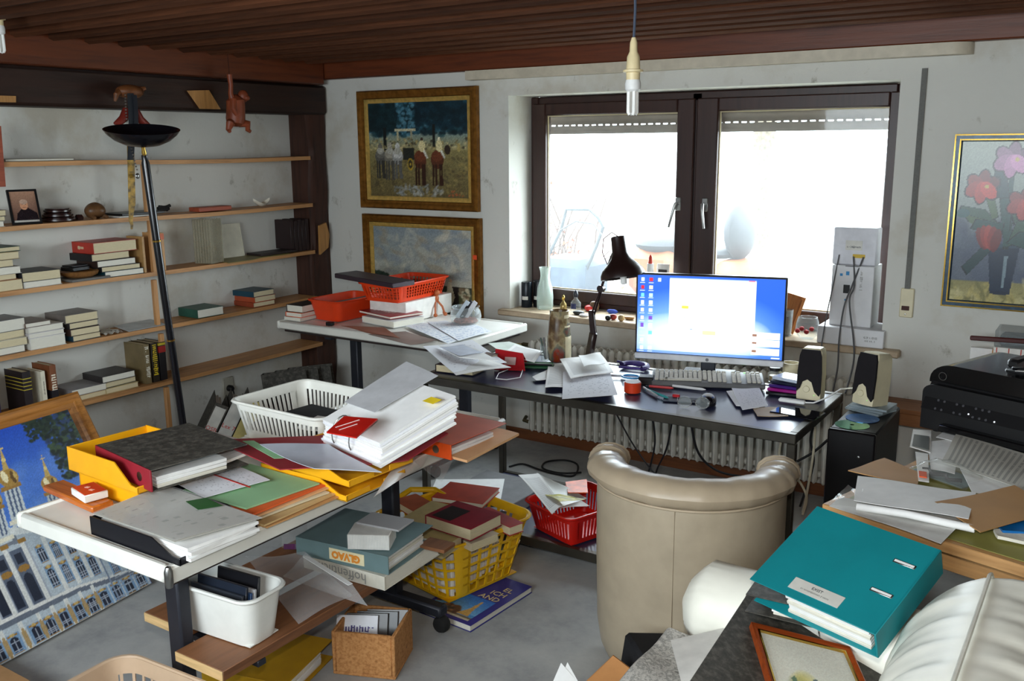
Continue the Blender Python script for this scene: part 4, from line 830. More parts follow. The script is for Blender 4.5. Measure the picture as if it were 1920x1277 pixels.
q = B(); a = at(375, 170, X=-4.27)
q.add([at(*c_, X=-4.268) for c_ in ((350, 170), (392, 169), (414, 205), (374, 204))]+[at(*c_, X=-4.283) for c_ in ((350, 170), (392, 169), (414, 205), (374, 204))], [(0, 1, 2, 3), (7, 6, 5, 4), (0, 4, 5, 1), (1, 5, 6, 2), (2, 6, 7, 3), (3, 7, 4, 0)]); single('wooden_plaque', q, wood('pale_oak_plaque', (176, 128, 74), (140, 96, 52), 6, 'z'), 'slanted pale wooden plaque nailed to the dark beam', 'plaque')
hx_ = -4.2; hd = thing('hanging_straps', 'carved wooden head on the beam with straps, chains and clogs hanging from it', 'wall hanging', (hx_, 2.95, 1.33))
q = B(); a = at(243, 172, X=hx_); mesh_blob(q, a, (.05, .075, .035)); q.tube([a+Vector((0, -.05, 0)), a+Vector((.02, -.09, -.02)), a+Vector((.02, -.1, -.05))], [.02, .014, .006], 8); q.tube([a+Vector((0, .05, .01)), a+Vector((.02, .08, .02))], [.02, .008], 8); q.build('carved_head', wood('brown_root_wood', (112, 66, 34), (70, 38, 20), 9, 'y'), hd, True)
for k, (x0, x1, yt, yb, rgb) in enumerate(((238, 250, 175, 300, (34, 38, 46)), (248, 256, 178, 262, (22, 24, 34)))):
    q = B(); q.grid(2, 14, lambda u, v: at(x0+(x1-x0)*u+3*math.sin(v*3), yt+(yb-yt)*v, X=hx_+.05+.006*k), .002); q.build('strap', mat('strap_%d' % k, rgb, .7), hd, True)
q = B(); q.grid(2, 20, lambda u, v: at(238+13*u*(1-.75*max(0, (v-.7)/.3))+4*v+(3 if v > .9 else 0), 268+162*v, X=hx_+.045), .002)
p_ = q.build('necktie', mat('gold_and_navy_tie', (164, 128, 46), .5, 0, .75, 26, stretch=(1, 1, 1.4)), hd, True)
q = B()
for k in range(26):
    f = k/25; mesh_blob(q, at(235+22*f**2, 178+140*f, X=hx_+.07), (.0045, .0045, .0045), 6)
ck = q.build('bead_chain', STEEL, hd, True); ck['kind'] = 'stuff'
q = B(); mesh_blob(q, at(258, 330, X=hx_+.07), (.006, .012, .014)); q.build('pendant', STEEL, hd, True)
for k, (x, y, s) in enumerate(((232, 222, -1), (262, 224, 1))):
    a = at(x, y, X=hx_+.02); q = B(); q.tube([a+Vector((0, -s*.02, .045)), a+Vector((0, 0, 0)), a+Vector((0, s*.03, -.02)), a+Vector((0, s*.055, -.025))], [.018, .022, .018, .006], 10); q.build('wooden_clog', mat('red_painted_clog', (122, 40, 30), .4, 0, .15), hd, True)
# small pieces at the left edge of the picture
q = B(); q.add([at(*c_, X=-4.262) for c_ in ((0, 180), (30, 180), (30, 192), (0, 193))]+[at(*c_, X=-4.284) for c_ in ((0, 180), (30, 180), (30, 192), (0, 193))], [(0, 1, 2, 3), (7, 6, 5, 4), (0, 4, 5, 1), (1, 5, 6, 2), (2, 6, 7, 3), (3, 7, 4, 0)])
q.v = [v if i not in (0, 3, 4, 7) else v+Vector((0, -.15, 0)) for i, v in enumerate(q.v)]; single('wooden_batten', q, wood('pale_oak_plaque', (176, 128, 74), (140, 96, 52), 6, 'z'), 'short light wooden batten on the dark beam at the left edge', 'batten')
q = B(); q.add([at(*c_, X=-4.27) for c_ in ((-30, 240), (2, 236), (11, 350), (-30, 352))]+[at(*c_, X=-4.285) for c_ in ((-30, 240), (2, 236), (11, 350), (-30, 352))], [(0, 1, 2, 3), (7, 6, 5, 4), (0, 4, 5, 1), (1, 5, 6, 2), (2, 6, 7, 3), (3, 7, 4, 0)])
single('red_wall_board', q, wood('red_brown_case', (150, 70, 44), (116, 48, 30), 6, 'y'), 'red-brown wooden panel hanging at the left edge of the shelves', 'panel')
# ================================================================ on and under the trestle table in the foreground
WP = mat('white_paper', (240, 240, 238), .75, 0, .03, 30); WPT = printed('typed_page', (240, 239, 236), (96, 96, 104)); WPT2 = printed('typed_letter', (236, 237, 242), (110, 112, 126), 26, .1, .42)
def lerp4(P, u, v): return (P[0]*(1-u)+P[1]*u)*(1-v)+(P[3]*(1-u)+P[2]*u)*v
def sheet(name, label, cat, pts, m, th=.0008, curl=0, wave=0, n=8, group=None, parent=None, lift=(0, 0, 0, 0), down=None):
    """a sheet between four corners in the room, with curl along one edge and a little waviness; down keeps it above a surface"""
    P = [Vector(p)+Vector((0, 0, l)) for p, l in zip(pts, lift)]; ph = random.uniform(0, 6)
    def f(u, v):
        q = lerp4(P, u, v); q.z += curl*(2*u-1)**2+wave*math.sin(u*5+ph)*math.sin(v*4+ph*2)+abs(wave)
        if down is not None: q.z = max(q.z, down)
        return q
    b = B(); b.grid(n, n, f, th)
    if parent is not None: return b.build(name, m, parent, True)
    return single(name, b, m, label, cat, group)
def pts(z, *px): return [at(x, y, z=z) for x, y in px]
def rrect(s, w, d, r):
    """point at perimeter fraction s of a rounded rectangle centred on the origin"""
    r = min(r, w/2-1e-4, d/2-1e-4); segs = [('l', w-2*r), ('a', r*math.pi/2), ('l', d-2*r), ('a', r*math.pi/2)]*2; L = sum(x for _, x in segs); t = (s % 1)*L
    st = [(-w/2+r, -d/2, 0), (w/2-r, -d/2, 0), (w/2, -d/2+r, 90), (w/2, d/2-r, 90), (w/2-r, d/2, 180), (-w/2+r, d/2, 180), (-w/2, d/2-r, 270), (-w/2, -d/2+r, 270)]
    for (k, ln), (x, y, a) in zip(segs, st):
        if t <= ln or (k, ln, x) == (segs[-1][0], segs[-1][1], st[-1][0]):
            a = math.radians(a)
            if k == 'l': return Vector((x+math.cos(a)*t, y+math.sin(a)*t, 0))
            f = t/r; cx, cy = x-math.sin(a)*r, y+math.cos(a)*r
            return Vector((cx+math.sin(a+f)*r, cy-math.cos(a+f)*r, 0))
        t -= ln
    return Vector((-w/2, -d/2+r, 0))
def basket(label, loc, R, bw, bd, tw, td, h, m, style='slots', cat='basket', r=.03, th=.0035, group=None, name='plastic_basket', nv=None, v0=.2, v1=.8, handles=False):
    t = thing(name, label, cat, loc, R, group)
    def P(s, v, o=0):
        k = 1-(1-v)**1.0; w_, d_ = bw+(tw-bw)*k+2*o, bd+(td-bd)*k+2*o; q = rrect(s, w_, d_, r+.01*v); q.z = v*h+.0015; return q
    def loop(b, va, vb, n=72, nvv=2): b.grid(n, nvv, lambda u, v: P(u, va+(vb-va)*v), th)
    b = B(); b.grid(10, 10, lambda u, v: (lambda c: Vector((c.x, c.y, .0015+th)))(Vector(((u-.5)*(bw-.004), (v-.5)*(bd-.004), 0))), th); b.build('base', m, t)
    b = B(); peri = 2*(tw+td)
    if style == 'solid': loop(b, 0, 1, 72, 5)
    else:
        loop(b, 0, v0); loop(b, v1, 1)
        n = nv or int(peri/.017); wd = .5 if style == 'slots' else (.34 if style == 'holes' else .24)
        for k in range(n):
            s = k/n; b.grid(1, 4, lambda u, v: P(s+u*wd/n, v0-.01+(v1-v0+.02)*v), th, uv=False)
        cs = [0, (tw)/(peri), (tw+td)/peri, (2*tw+td)/peri]
        for c in cs: b.grid(6, 4, lambda u, v: P(c-.022+.044*u, v0-.01+(v1-v0+.02)*v), th, uv=False)
        rows = {'slots': 0, 'grid': 4, 'holes': 3}[style]
        for k in range(rows):
            c = v0+(v1-v0)*(k+1)/(rows+1); loop(b, c-.02, c+.016, 72, 1)
    b.build('wall', m, t)
    b = B(); b.grid(72, 6, lambda u, v: (lambda a: P(u, 1+.0*a, .004+.006*math.cos(a))+Vector((0, 0, .006*math.sin(a))))(2*math.pi*v)); b.build('rim', m, t)
    if handles:
        for s in (0, 1):
            b = B(); b.box(((-1 if s else 1)*(tw/2+.006), 0, h-.004), (.018, td*.34, .014), None, .005); b.build('handle', m, t)
    return t
def tray(label, loc, R, L, Wd, h, m, group=None):
    """letter tray: x along its depth to the open low front, y across"""
    t = thing('letter_tray', label, 'letter tray', loc, R, group); th = .0035
    q = B(); q.mm((0, 0, .001), (L, Wd, .001+th), .001); q.build('floor_plate', m, t)
    for y in (0, Wd-th):
        q = B(); q.prism([(0, 0), (L, 0), (L, .016), (L-.03, .018), (L-.10, h), (0, h)], -th, 0, Matrix(((1, 0, 0), (0, 0, -1), (0, 1, 0))), (0, y, .001)); q.build('side_wall', m, t)
    q = B(); q.mm((0, 0, .001), (th, Wd, h), .001); q.build('back_wall', m, t)
    for y in (0, Wd*.62): q = B(); q.mm((L-th, y, .001), (L, y+Wd*.38, .02), .001); q.build('front_lip', m, t)
    return t
YEL = mat('sunny_yellow_plastic', (238, 170, 20), .38, 0, .04); BLKT = mat('black_tray_plastic', (20, 20, 26), .35, 0, .08)
MARB = speckle('grey_marbled_board', [(.3, (48, 46, 42)), (.5, (72, 69, 63)), (.62, (96, 92, 84)), (.75, (66, 63, 58))], 45, .6, .1)
def binder(label, loc, R, W_, H_, T, m, spine_m=None, paper_k=.7, name='lever_arch_binder', ring=True, lab=None, group=None):
    """closed lever arch binder, x from spine to fore-edge, y along the spine, z thickness"""
    t = thing(name, label, 'binder', loc, R, group); c = .0028
    q = B(); q.mm((0, 0, 0), (W_, H_, c), .0008); q.mm((0, 0, T-c), (W_, H_, T), .0008); q.build('cover', m, t)
    q = B(); q.mm((-.002, 0, 0), (c, H_, T), .001); so = q.build('spine', spine_m or m, t)
    n = max(2, int(T*paper_k/.009)); z = c
    for k in range(n):
        dz = (T*paper_k-c)/n; j = random.uniform(-.004, .004)
        q = B(); q.mm((.02, .012+j, z), (.225+j, H_-.012+j, z+dz*.94), .0008); q.build('paper_block', WP if k % 3 else PAGEW, t); z += dz
    if ring:
        q = B(); q.lathe([(.0085, 0), (.0125, .0), (.0125, .003), (.0085, .003)], 20, (-.0035, .06, T/2), ry(90)); q.v = q.v; q.build('finger_ring', STEEL, so)
    if lab:
        q = B(); q.mm((-.003, H_*.35, T*.12), (-.002, H_*.85, T*.88), 0); q.build('label', lab, so)
    return t
# yellow trays, left stack, with the grey binder
tray('lower yellow letter tray of the left stack on the white table', (-2.405, 1.432, .7465), None, .335, .25, .062, YEL, 'yellow letter trays')
tray('upper yellow letter tray of the left stack, holding the grey binder', (-2.412, 1.408, .8135), rz(-3), .335, .25, .068, YEL, 'yellow letter trays')
binder('grey marbled binder with a dark red spine lying in the yellow tray', (-2.035, 1.405, .824), Matrix(((.16, -.987, 0), (.987, .16, 0), (0, 0, 1))), .285, .318, .06, MARB, mat('dark_red_cloth_spine', (142, 26, 40), .6), .55)
sheet('paper_sheet', 'loose white pages sticking out of the grey binder towards the right', 'paper', [Vector((-2.33, 1.66, .84)), Vector((-2.03, 1.62, .84)), Vector((-2.03, 1.78, .846)), Vector((-2.33, 1.80, .846))], WPT, .008)
# right stack of yellow trays
tray('lower yellow letter tray under the open red binder', (-2.03, 1.765, .7465), None, .335, .25, .05, YEL, 'yellow letter trays')
t_ = tray('upper yellow letter tray under the open red binder', (-2.005, 1.775, .7985), rz(-4), .335, .25, .04, YEL, 'yellow letter trays')
# black trays and their contents
tray('black letter tray nearest the table corner', (-2.094, 1.262, .7465), None, .345, .235, .048, BLKT, 'black letter trays')
tray('black letter tray behind the nearest one', (-2.125, 1.512, .7465), None, .345, .245, .04, BLKT, 'black letter trays')
for k in range(4):
    z = .7535+k*.0085; d = random.uniform(-.008, .008)
    sheet('paper_stack', ['bundle of white papers lowest in the front black tray', 'second bundle of white papers in the front black tray', 'third bundle of white papers in the front black tray', 'top bundle of white papers in the front black tray'][k], 'papers', [Vector((-2.075, 1.275+d, z)), Vector((-1.735-d, 1.28, z)), Vector((-1.728+d, 1.478, z)), Vector((-2.075, 1.482-d, z))], WP, .0075, 0, .0012, group='papers in the front black tray', lift=(.007,)*4)
CLEAR = glassy('clear_crinkled_plastic', (240, 240, 236), .12, .9, 1.2)
SMOKE = glassy('smoky_clear_plastic', (236, 236, 236), .14, .76, 1.2)
t = thing('plastic_folder', 'clear plastic folder with a green sticker on top of the front black tray', 'folder', (-1.9, 1.38, .797))
Pq = [Vector((-2.10, 1.275, .798)), Vector((-1.775, 1.272, .798)), Vector((-1.715, 1.485, .797)), Vector((-2.10, 1.49, .803))]
sheet('drawing_sheet', '', '', [p+Vector((.0, 0, -.0024)) for p in Pq], printed('pencil_plan', (196, 194, 184), (70, 74, 76), 7, .05, .42), .0008, 0, .002, parent=t)
sheet('plastic_cover', '', '', Pq, SMOKE, .0006, 0, .0025, parent=t)
sheet('green_sticker', '', '', [lerp4(Pq, u, v)+Vector((0, 0, .005)) for u, v in ((.40, .78), (.60, .70), (.66, .94), (.45, .99))], mat('green_sticker', (44, 94, 44), .5), .0006, parent=t)
sheet('tan_paper', '', '', [lerp4(Pq, u, v)+Vector((0, 0, -.0016)) for u, v in ((.12, .45), (.3, .25), (.38, .75), (.2, .9))], mat('tan_paper', (206, 166, 106), .7), .0005, parent=t)
FC = {'pale_green_card': (150, 196, 150), 'peach_card': (226, 176, 128), 'orange_card': (228, 104, 50), 'sand_card': (208, 176, 124), 'lilac_white_sheet': (212, 208, 214), 'cream_sheet': (222, 212, 184), 'buff_card': (200, 150, 96)}
for nm, c in FC.items(): mat(nm, c, .65, 0, .04, 12)
z = .7525
for k, (mn, wd, lab) in enumerate((('buff_card', 'folder', 'buff card folder at the bottom of the second black tray'), ('sand_card', 'folder', 'sand card folder above the buff one in the second black tray'), ('cream_sheet', 'papers', 'cream papers in the second black tray'), ('peach_card', 'folder', 'peach folder in the second black tray'), ('orange_card', 'folder', 'thin orange folder peeking out of the second black tray'), ('pale_green_card', 'folder', 'pale green folder on top of the second black tray'))):
    e = .012*math.sin(k*2.1)
    sheet('card_folder', lab, wd, [Vector((-2.10+.008*k, 1.525+e, z)), Vector((-1.735-.014*k+e, 1.515-e*.5, z-.002)), Vector((-1.725-.012*k, 1.765+e, z-.002)), Vector((-2.09+.004*k, 1.758, z))], MATS[mn], .0045, 0, .0008, lift=(.006,)*4); z += .0062
sheet('paper_sheet', 'typed lilac-white sheet lying askew on the pale green folder', 'paper', [Vector((-2.15, 1.535, z+.006)), Vector((-1.95, 1.50, z+.006)), Vector((-1.90, 1.68, z+.008)), Vector((-2.12, 1.72, z+.01))], WPT2, .0012, 0, .001)
sheet('red_pencil_strip', 'thin red strip lying across the papers of the second tray', 'strip', [Vector((-2.075, 1.62, z+.012)), Vector((-1.90, 1.608, z+.01)), Vector((-1.90, 1.613, z+.01)), Vector((-2.075, 1.625, z+.012))], mat('red_strip', (186, 40, 34), .5), .001)
# amber slab and card box
q = B(); q.box((-2.345, 1.385, .757), (.27, .062, .02), rz(-5), .004); single('amber_wooden_slab', q, wood('amber_varnished_wood', (184, 98, 30), (140, 66, 18), 6, 'x', .25, .05), 'amber varnished wooden slab overhanging the left end of the white table', 'wooden slab')
t = thing('card_box', 'small white card box with a red top on the amber slab', 'box', (-2.285, 1.385, .768), rz(-12))
q = B(); q.box((0, 0, .0115), (.094, .064, .021), None, .002); q.build('box', mat('white_card', (232, 230, 224), .5), t); q = B(); q.box((0, 0, .0226), (.088, .058, .0012), None, .0004); q.build('red_top', mat('red_orange_card', (206, 60, 36), .45), t)
for x in (-.012, .016): q = B(); q.box((x, 0, .0236), (.014, .009, .0008), rz(25), 0); q.build('emblem', mat('pale_pink', (236, 190, 176), .5), t)
# white slotted basket
WPL = mat('white_basket_plastic', (230, 229, 220), .42, 0, .03)
basket('white slotted plastic basket at the far end of the white table', (-2.215, 2.16, .746), rz(-2), .36, .29, .42, .335, .125, WPL, 'slots', nv=70, v0=.26, v1=.78)
q = B(); q.box((-2.215, 2.165, .775), (.325, .27, .05), rz(-4), .012); single('black_bag', q, mat('black_cloth', (18, 18, 22), .85, 0, .2, 14, .3), 'folded black cloth bag filling the white basket', 'bag')
sheet('paper_sheet', 'white brochure sheet lying in the white basket', 'paper', [Vector((-2.17, 2.04, .806)), Vector((-2.05, 2.05, .81)), Vector((-2.06, 2.21, .812)), Vector((-2.2, 2.17, .808))], WPT, .001, .004, .001)
# open maroon binder with its papers
MAROON = mat('maroon_binder_board', (150, 44, 52), .5, 0, .06); ob = thing('open_ring_binder', 'maroon ring binder lying wide open over the trays, thick with papers', 'binder', (-1.85, 1.87, .845))
sheet('front_cover', '', '', [(-2.175, 1.722, .856), (-1.83, 1.655, .850), (-1.635, 1.862, .842), (-1.965, 1.935, .846)], MAROON, .003, 0, 0, parent=ob)
sheet('spine', '', '', [(-1.965, 1.936, .846), (-1.634, 1.863, .842), (-1.60, 1.915, .842), (-1.935, 1.99, .848)], MAROON, .003, parent=ob)
sheet('back_cover', '', '', [(-1.935, 1.991, .848), (-1.60, 1.916, .842), (-1.575, 2.07, .882), (-1.89, 2.15, .908)], MAROON, .003, parent=ob)
sheet('plastic_sleeve', '', '', [at(487, 838, z=.862), at(590, 884, z=.862), at(716, 890, z=.852), at(615, 836, z=.858)], mat('grey_plastic_sleeve', (196, 202, 214), .25, 0, .05), .0012, .006, .002, parent=ob)
sheet('green_divider', '', '', [(-2.085, 1.75, .86), (-1.89, 1.692, .859), (-1.87, 1.71, .859), (-2.06, 1.77, .86)], MATS['pale_green_card'], .001, parent=ob)
hole0, hole1 = Vector((-1.905, 1.895, .85)), Vector((-1.625, 1.825, .846)); wdir = Vector((.10, .215, .085))
for k in range(9):
    j = Vector((random.uniform(-.006, .006), random.uniform(-.004, .008), 0)); z = Vector((0, 0, .008*k)); fan = Vector((0, 0, .004*k))
    sheet('page_bundle', '', '', [hole0+z+j, hole1+z+j, hole1+wdir+z*.7+fan+j, hole0+wdir+z*.7+fan+j], (WPT, WPT2, WP)[k % 3], .007, 0, .001, parent=ob)
sheet('grey_divider', '', '', [hole0+wdir*.3+Vector((.0, .0, .082)), hole0+wdir*.3+Vector((.15, -.035, .082)), hole0+wdir*1.15+Vector((.15, -.03, .088)), hole0+wdir*1.22+Vector((-.03, .02, .092))], mat('grey_divider_card', (196, 197, 200), .5), .001, 0, .001, parent=ob)
for k in (.25, .55):
    c = hole0.lerp(hole1, k); d = wdir.normalized()
    q = B(); q.tube([c+d*(.02+.032*math.cos(a))+Vector((0, 0, .04+.042*math.sin(a))) for a in [math.pi*(j/12*1.3-.1) for j in range(13)]], .002, 7); q.build('ring', STEEL, ob, True)
sheet('yellow_note', '', '', [hole1+wdir*.72+Vector((-.05, 0.01, .087)), hole1+wdir*.72+Vector((-.005, 0, .087)), hole1+wdir*.82+Vector((.0, .0, .088)), hole1+wdir*.82+Vector((-.045, .01, .088))], mat('yellow_sticky_note', (232, 202, 40), .6), .0006, parent=ob)
t = thing('red_booklet', 'flat red booklet with white ruled lines lying on the open binder', 'booklet', (-1.9, 1.97, .955), None)
Pq = [at(612, 810, z=.945), at(668, 820, z=.945), at(708, 785, z=.965), at(645, 780, z=.965)]
sheet('cover', '', '', Pq, mat('bright_red_gloss', (192, 30, 22), .35), .004, parent=t)
for a_, b_ in (((.12, .3), (.55, .85)), ((.3, .2), (.62, .62))):
    P0, P1 = lerp4([Vector(p) for p in Pq], *a_), lerp4([Vector(p) for p in Pq], *b_); q = B(); q.bar(P0+Vector((0, 0, .0008)), P1+Vector((0, 0, .0008)), .0018, .0012, bev=0); q.build('ruled_line', WP, t, True)
# orange binder and folders at the right end
z = .7465
for k, (lab, m_) in enumerate((('flat white folder under the orange binder', WP), ('flat sand folder under the orange binder', MATS['sand_card']))):
    q = B(); q.box((-1.80+.03*k, 2.37-.02*k, z+.004), (.31, .26, .007), rz(-6+4*k), .001); single('card_folder', q, m_, lab, 'folder'); z += .0085
ORB = mat('faded_red_orange_board', (206, 96, 66), .5, 0, .08, 8)
o = binder('faded orange-red binder with a bright orange spine at the right table end', (-1.63, 2.155, z+.001), Matrix(((.06, -.998, 0), (.998, .06, 0), (0, 0, 1))), .28, .315, .048, ORB, mat('bright_orange_spine', (230, 84, 24), .45), .6)
sheet('paper_sheet', 'buff papers sticking out of the orange binder over the table edge', 'papers', [Vector((-1.72, 2.17, z+.012)), Vector((-1.575, 2.16, z+.008)), Vector((-1.575, 2.45, z+.016)), Vector((-1.72, 2.46, z+.018))], MATS['peach_card'], .008, 0, .001)
for k, px in enumerate((((790, 838), (858, 848), (828, 905), (768, 862)), ((740, 880), (800, 850), (790, 872), (700, 935)))):
    P_ = [at(*c, z=.762-.002*k+(-.03 if i == 2 else 0)) for i, c in enumerate(px)]
    sheet('plastic_sleeve', ['clear plastic sleeve hanging off the right table edge', 'clear sleeve of white papers below the yellow tray front'][k], 'plastic sleeve', P_, (CLEAR, mat('sleeved_white_papers', (214, 212, 206), .3))[k], .0015 if k == 0 else .008, 0, .002)
sheet('paper_sheet', 'small pale green and pink slip under the clear sleeve', 'paper', [at(*c, z=.756) for c in ((800, 838), (835, 845), (826, 852), (795, 846))], MATS['pale_green_card'], .001)
# ---- on the planks and on the floor below
BINW = mat('white_glossy_bin', (232, 232, 226), .25, 0, .03)
basket('white plastic bin of discs and papers standing on the plank', (-2.03, 1.615, .3415), rz(4), .265, .115, .31, .155, .145, BINW, 'solid', 'bin', .035, .003, name='plastic_bin')
for k, (c, h, lab) in enumerate((((58, 62, 70), .13, 'grey'), ((34, 40, 52), .15, 'dark'), ((60, 92, 140), .125, 'blue'), ((200, 200, 204), .13, 'white'), ((26, 26, 30), .16, 'black'))):
    q = B(); q.box((-2.035+.004*k, 1.575+.016*k, .348+h/2), (.2-.01*k, .009, h), rz(4) @ rx(-8), .001); single('disc_case', q, mat('case_'+lab, c, .3), f'{lab} disc case standing in the white plastic bin', 'disc case', 'disc cases in the white bin')
SL = [at(460, 1048, z=.372), at(572, 1040, z=.40), at(662, 1118, z=.365), at(560, 1172, z=.352)]
sheet('plastic_sleeve', 'large empty clear plastic sleeves hanging over the planks', 'plastic sleeve', SL, SMOKE, .0012, 0, .006)
sheet('plastic_sleeve', 'second empty sleeve with a punched white edge above the cork box', 'plastic sleeve', [at(530, 1085, z=.378), at(573, 1042, z=.41), at(660, 1098, z=.40), at(690, 1140, z=.35)], SMOKE, .0012, 0, .006)
q = B(); P0, P1 = at(572, 1043, z=.416), at(657, 1096, z=.408); q.bar(P0, P1, .016, .002, bev=0); q_o = single('punched_strip', q, WP, 'white punched edge strip of the clear sleeve', 'strip')
t = thing('purple_pack', 'crinkled clear pack with a purple label at the table post', 'packet', at(545, 1025, z=.342))
q = B(); q.grid(12, 10, lambda u, v: at(528+48*u, 1028-45*v, z=.345+.03*math.sin(math.pi*u)+.05*v)+Vector((0, 0, .004*math.sin(u*20+v*13))), .001); q.build('wrap', CLEAR, t, True)
q = B(); q.grid(6, 3, lambda u, v: at(532+40*u, 1030-10*v, z=.352+.03*math.sin(math.pi*u)+.01*v), .001); q.build('label', mat('purple_label', (104, 44, 96), .4), t, True)
# the stack of folders over the plank's far end
fA = Matrix(((-.05, -.999, 0), (.999, -.05, 0), (0, 0, 1)))
HOFF = mat('ivory_folder_board', (214, 210, 196), .5, 0, .04)
h_ = book('thick ivory book lettered hoffentlich under the grey-green folder', (-1.805, 2.03, .3415), fA, .30, .335, .047, (214, 210, 196), PAGEW, None, None, name='ivory_book')
text('hoffentlich', .047, h_, (-.003, .17, .024), Matrix(((0, 0, -1), (1, 0, 0), (0, -1, 0))), mat('grey_print', (150, 150, 146), .5, 0, 0))
q = B(); q.box((-1.80, 2.29, .396), (.1, .07, .012), rz(5), .001); single('brown_slab', q, BOARDW, 'small brown wooden offcut at the end of the folder stack', 'wooden slab')
TG = mat('grey_green_cloth', (104, 128, 130), .6, 0, .05)
gb = binder('grey-green cloth folder with an orange lettered label, on the ivory book', (-1.80, 2.045, .3895), rz(4) @ fA, .27, .36, .062, TG, None, .8, ring=False)
q = B(); q.mm((-.0035, .09, .012), (-.002, .225, .05), 0); lb = q.build('label', mat('cream_label', (232, 220, 180), .5), gb)
text('GLVAO', .033, gb, (-.0042, .16, .031), Matrix(((0, 0, -1), (1, 0, 0), (0, -1, 0))), mat('orange_print', (224, 140, 50), .5, 0, 0), bold=.002)
t = thing('ribbed_box', 'small white ribbed card box on the grey-green folder', 'box', (-1.905, 2.09, .4525), rz(28))
q = B(); q.box((0, 0, .026), (.135, .10, .05), None, .002); q.build('box', mat('white_card', (232, 230, 224), .5), t)
q = B()
for k in range(27): q.box((-.065+.005*k, -.0506, .026), (.0022, .0012, .048), None, 0)
q.build('ribs', mat('pale_grey_ribs', (206, 208, 206), .5), t)['kind'] = 'stuff'
q = B(); q.box((-1.90, 2.15, .5075), (.16, .095, .007), rz(8), .001); single('grey_booklet', q, printed('grey_typed_cover', (176, 176, 178), (130, 130, 136), 18), 'small grey booklet lying on the white ribbed box', 'booklet')
# cork box with discs
CORK = speckle('cork_board', [(.3, (150, 100, 58)), (.48, (188, 132, 80)), (.62, (204, 150, 96)), (.78, (160, 108, 64))], 90, .8, .3)
cb = thing('cork_box', 'open cork box of discs standing on the carpet', 'box', (-1.955, 2.13, 0), rz(22)); w_, d_, h_2, th = .215, .195, .155, .012
for nm, lo, hi in (('base', (-w_/2, -d_/2, .001), (w_/2, d_/2, .012)), ('side', (-w_/2, -d_/2, .012), (-w_/2+th, d_/2, h_2)), ('side', (w_/2-th, -d_/2, .012), (w_/2, d_/2, h_2)), ('side', (-w_/2+th, -d_/2, .012), (w_/2-th, -d_/2+th, h_2)), ('side', (-w_/2+th, d_/2-th, .012), (w_/2-th, d_/2, h_2))):
    q = B(); q.mm(lo, hi, .003); q.build(nm, CORK, cb)
for k, (c, lab) in enumerate((((226, 228, 236), 'white and violet lettered'), ((70, 62, 58), 'smoky'), ((44, 38, 36), 'dark'), ((90, 80, 74), 'grey-brown'))):
    o = thing('disc_case', f'{lab} disc case leaning in the cork box', 'disc case', Vector((-1.985+.02*k, 2.075+.028*k, .040)), rz(30) @ rx(-24), 'disc cases in the cork box')
    q = B(); q.box((0, 0, .068), (.14, .01, .125), None, .001); q.build('case', mat('corkcase_%d' % k, c, .25), o)
    if k == 0: marks(o, (.0, -.0056, .085), rx(90), .11, .026, mat('violet_print', (70, 60, 130), .5, 0, 0), 4); q = B(); q.mm((-.07, -.0058, .012), (.07, -.0052, .055), 0); q.build('violet_lower_half', mat('violet_print_area', (96, 86, 150), .4), o)
# mustard binder on the floor
MUST = mat('mustard_board', (186, 142, 22), .5, 0, .05)
binder('mustard yellow binder lying on the carpet in the foreground', (-2.02, 1.80, .002), rz(14) @ Matrix(((0, 1, 0), (-1, 0, 0), (0, 0, 1))) @ Matrix(((0, -1, 0), (1, 0, 0), (0, 0, 1))) @ Matrix(((0, -1, 0), (1, 0, 0), (0, 0, 1))), .285, .315, .065, MUST, None, .8)
# blue book and the yellow laundry basket full of books
bb_ = book('large royal blue picture book lying on the carpet under the yellow basket', (-2.035, 2.475, .001), rz(-4), .245, .375, .026, (44, 44, 130), PAGEW)
p = Paint(60, 50, (70, 140, 200)); p.grad(0, .25, 1, 1, (110, 170, 214), (36, 104, 190)); p.rect(0, 0, 1, .12, (110, 96, 70)); p.blobs(50, 0, .1, .6, .4, .03, .09, [(120, 70, 50), (60, 50, 40), (170, 120, 80), (90, 60, 50)], .9); p.poly([(.62, .15), (.9, .15), (.84, .4), (.8, .85), (.77, .9), (.73, .42)], (198, 156, 90)); p.rect(.0, .0, 1, .07, (190, 180, 160)); p.noise(.1)
print_panel('cover_picture', p, lambda u, v: (.015+.20*u, .02+.165*v, .0262), .0003, painted('satin_print'), bb_)
for k, tx in enumerate(('EL', 'ICH', 'AND')): text(tx, .042, bb_, (.215, .29-.043*k, .0264), Matrix.Identity(3), mat('gold_print', (216, 196, 130), .4, 0, 0), align='RIGHT')
MUSTP = mat('mustard_yellow_plastic', (240, 186, 20), .4, 0, .04)
lb_ = basket('mustard yellow lattice basket heaped with books on the carpet', (-2.09, 2.76, .0285), rz(-12), .36, .36, .47, .47, .245, MUSTP, 'grid', 'basket', .07, .004, nv=30, v0=.05, v1=.88, handles=True)
q = B()
for k in range(16):
    a_ = math.radians(-12); u_ = -.15+.02*k; q.box((-2.09-u_*math.sin(a_)*0+u_*math.cos(a_)*0+u_*-.2079*-1*0, 2.76+u_, .125), (.27, .013, .17-.02*(k % 3)), rz(-12), .001)
single('basket_papers', q, WP, 'crumpled white papers filling the yellow basket behind its lattice', 'papers')['kind'] = 'stuff'
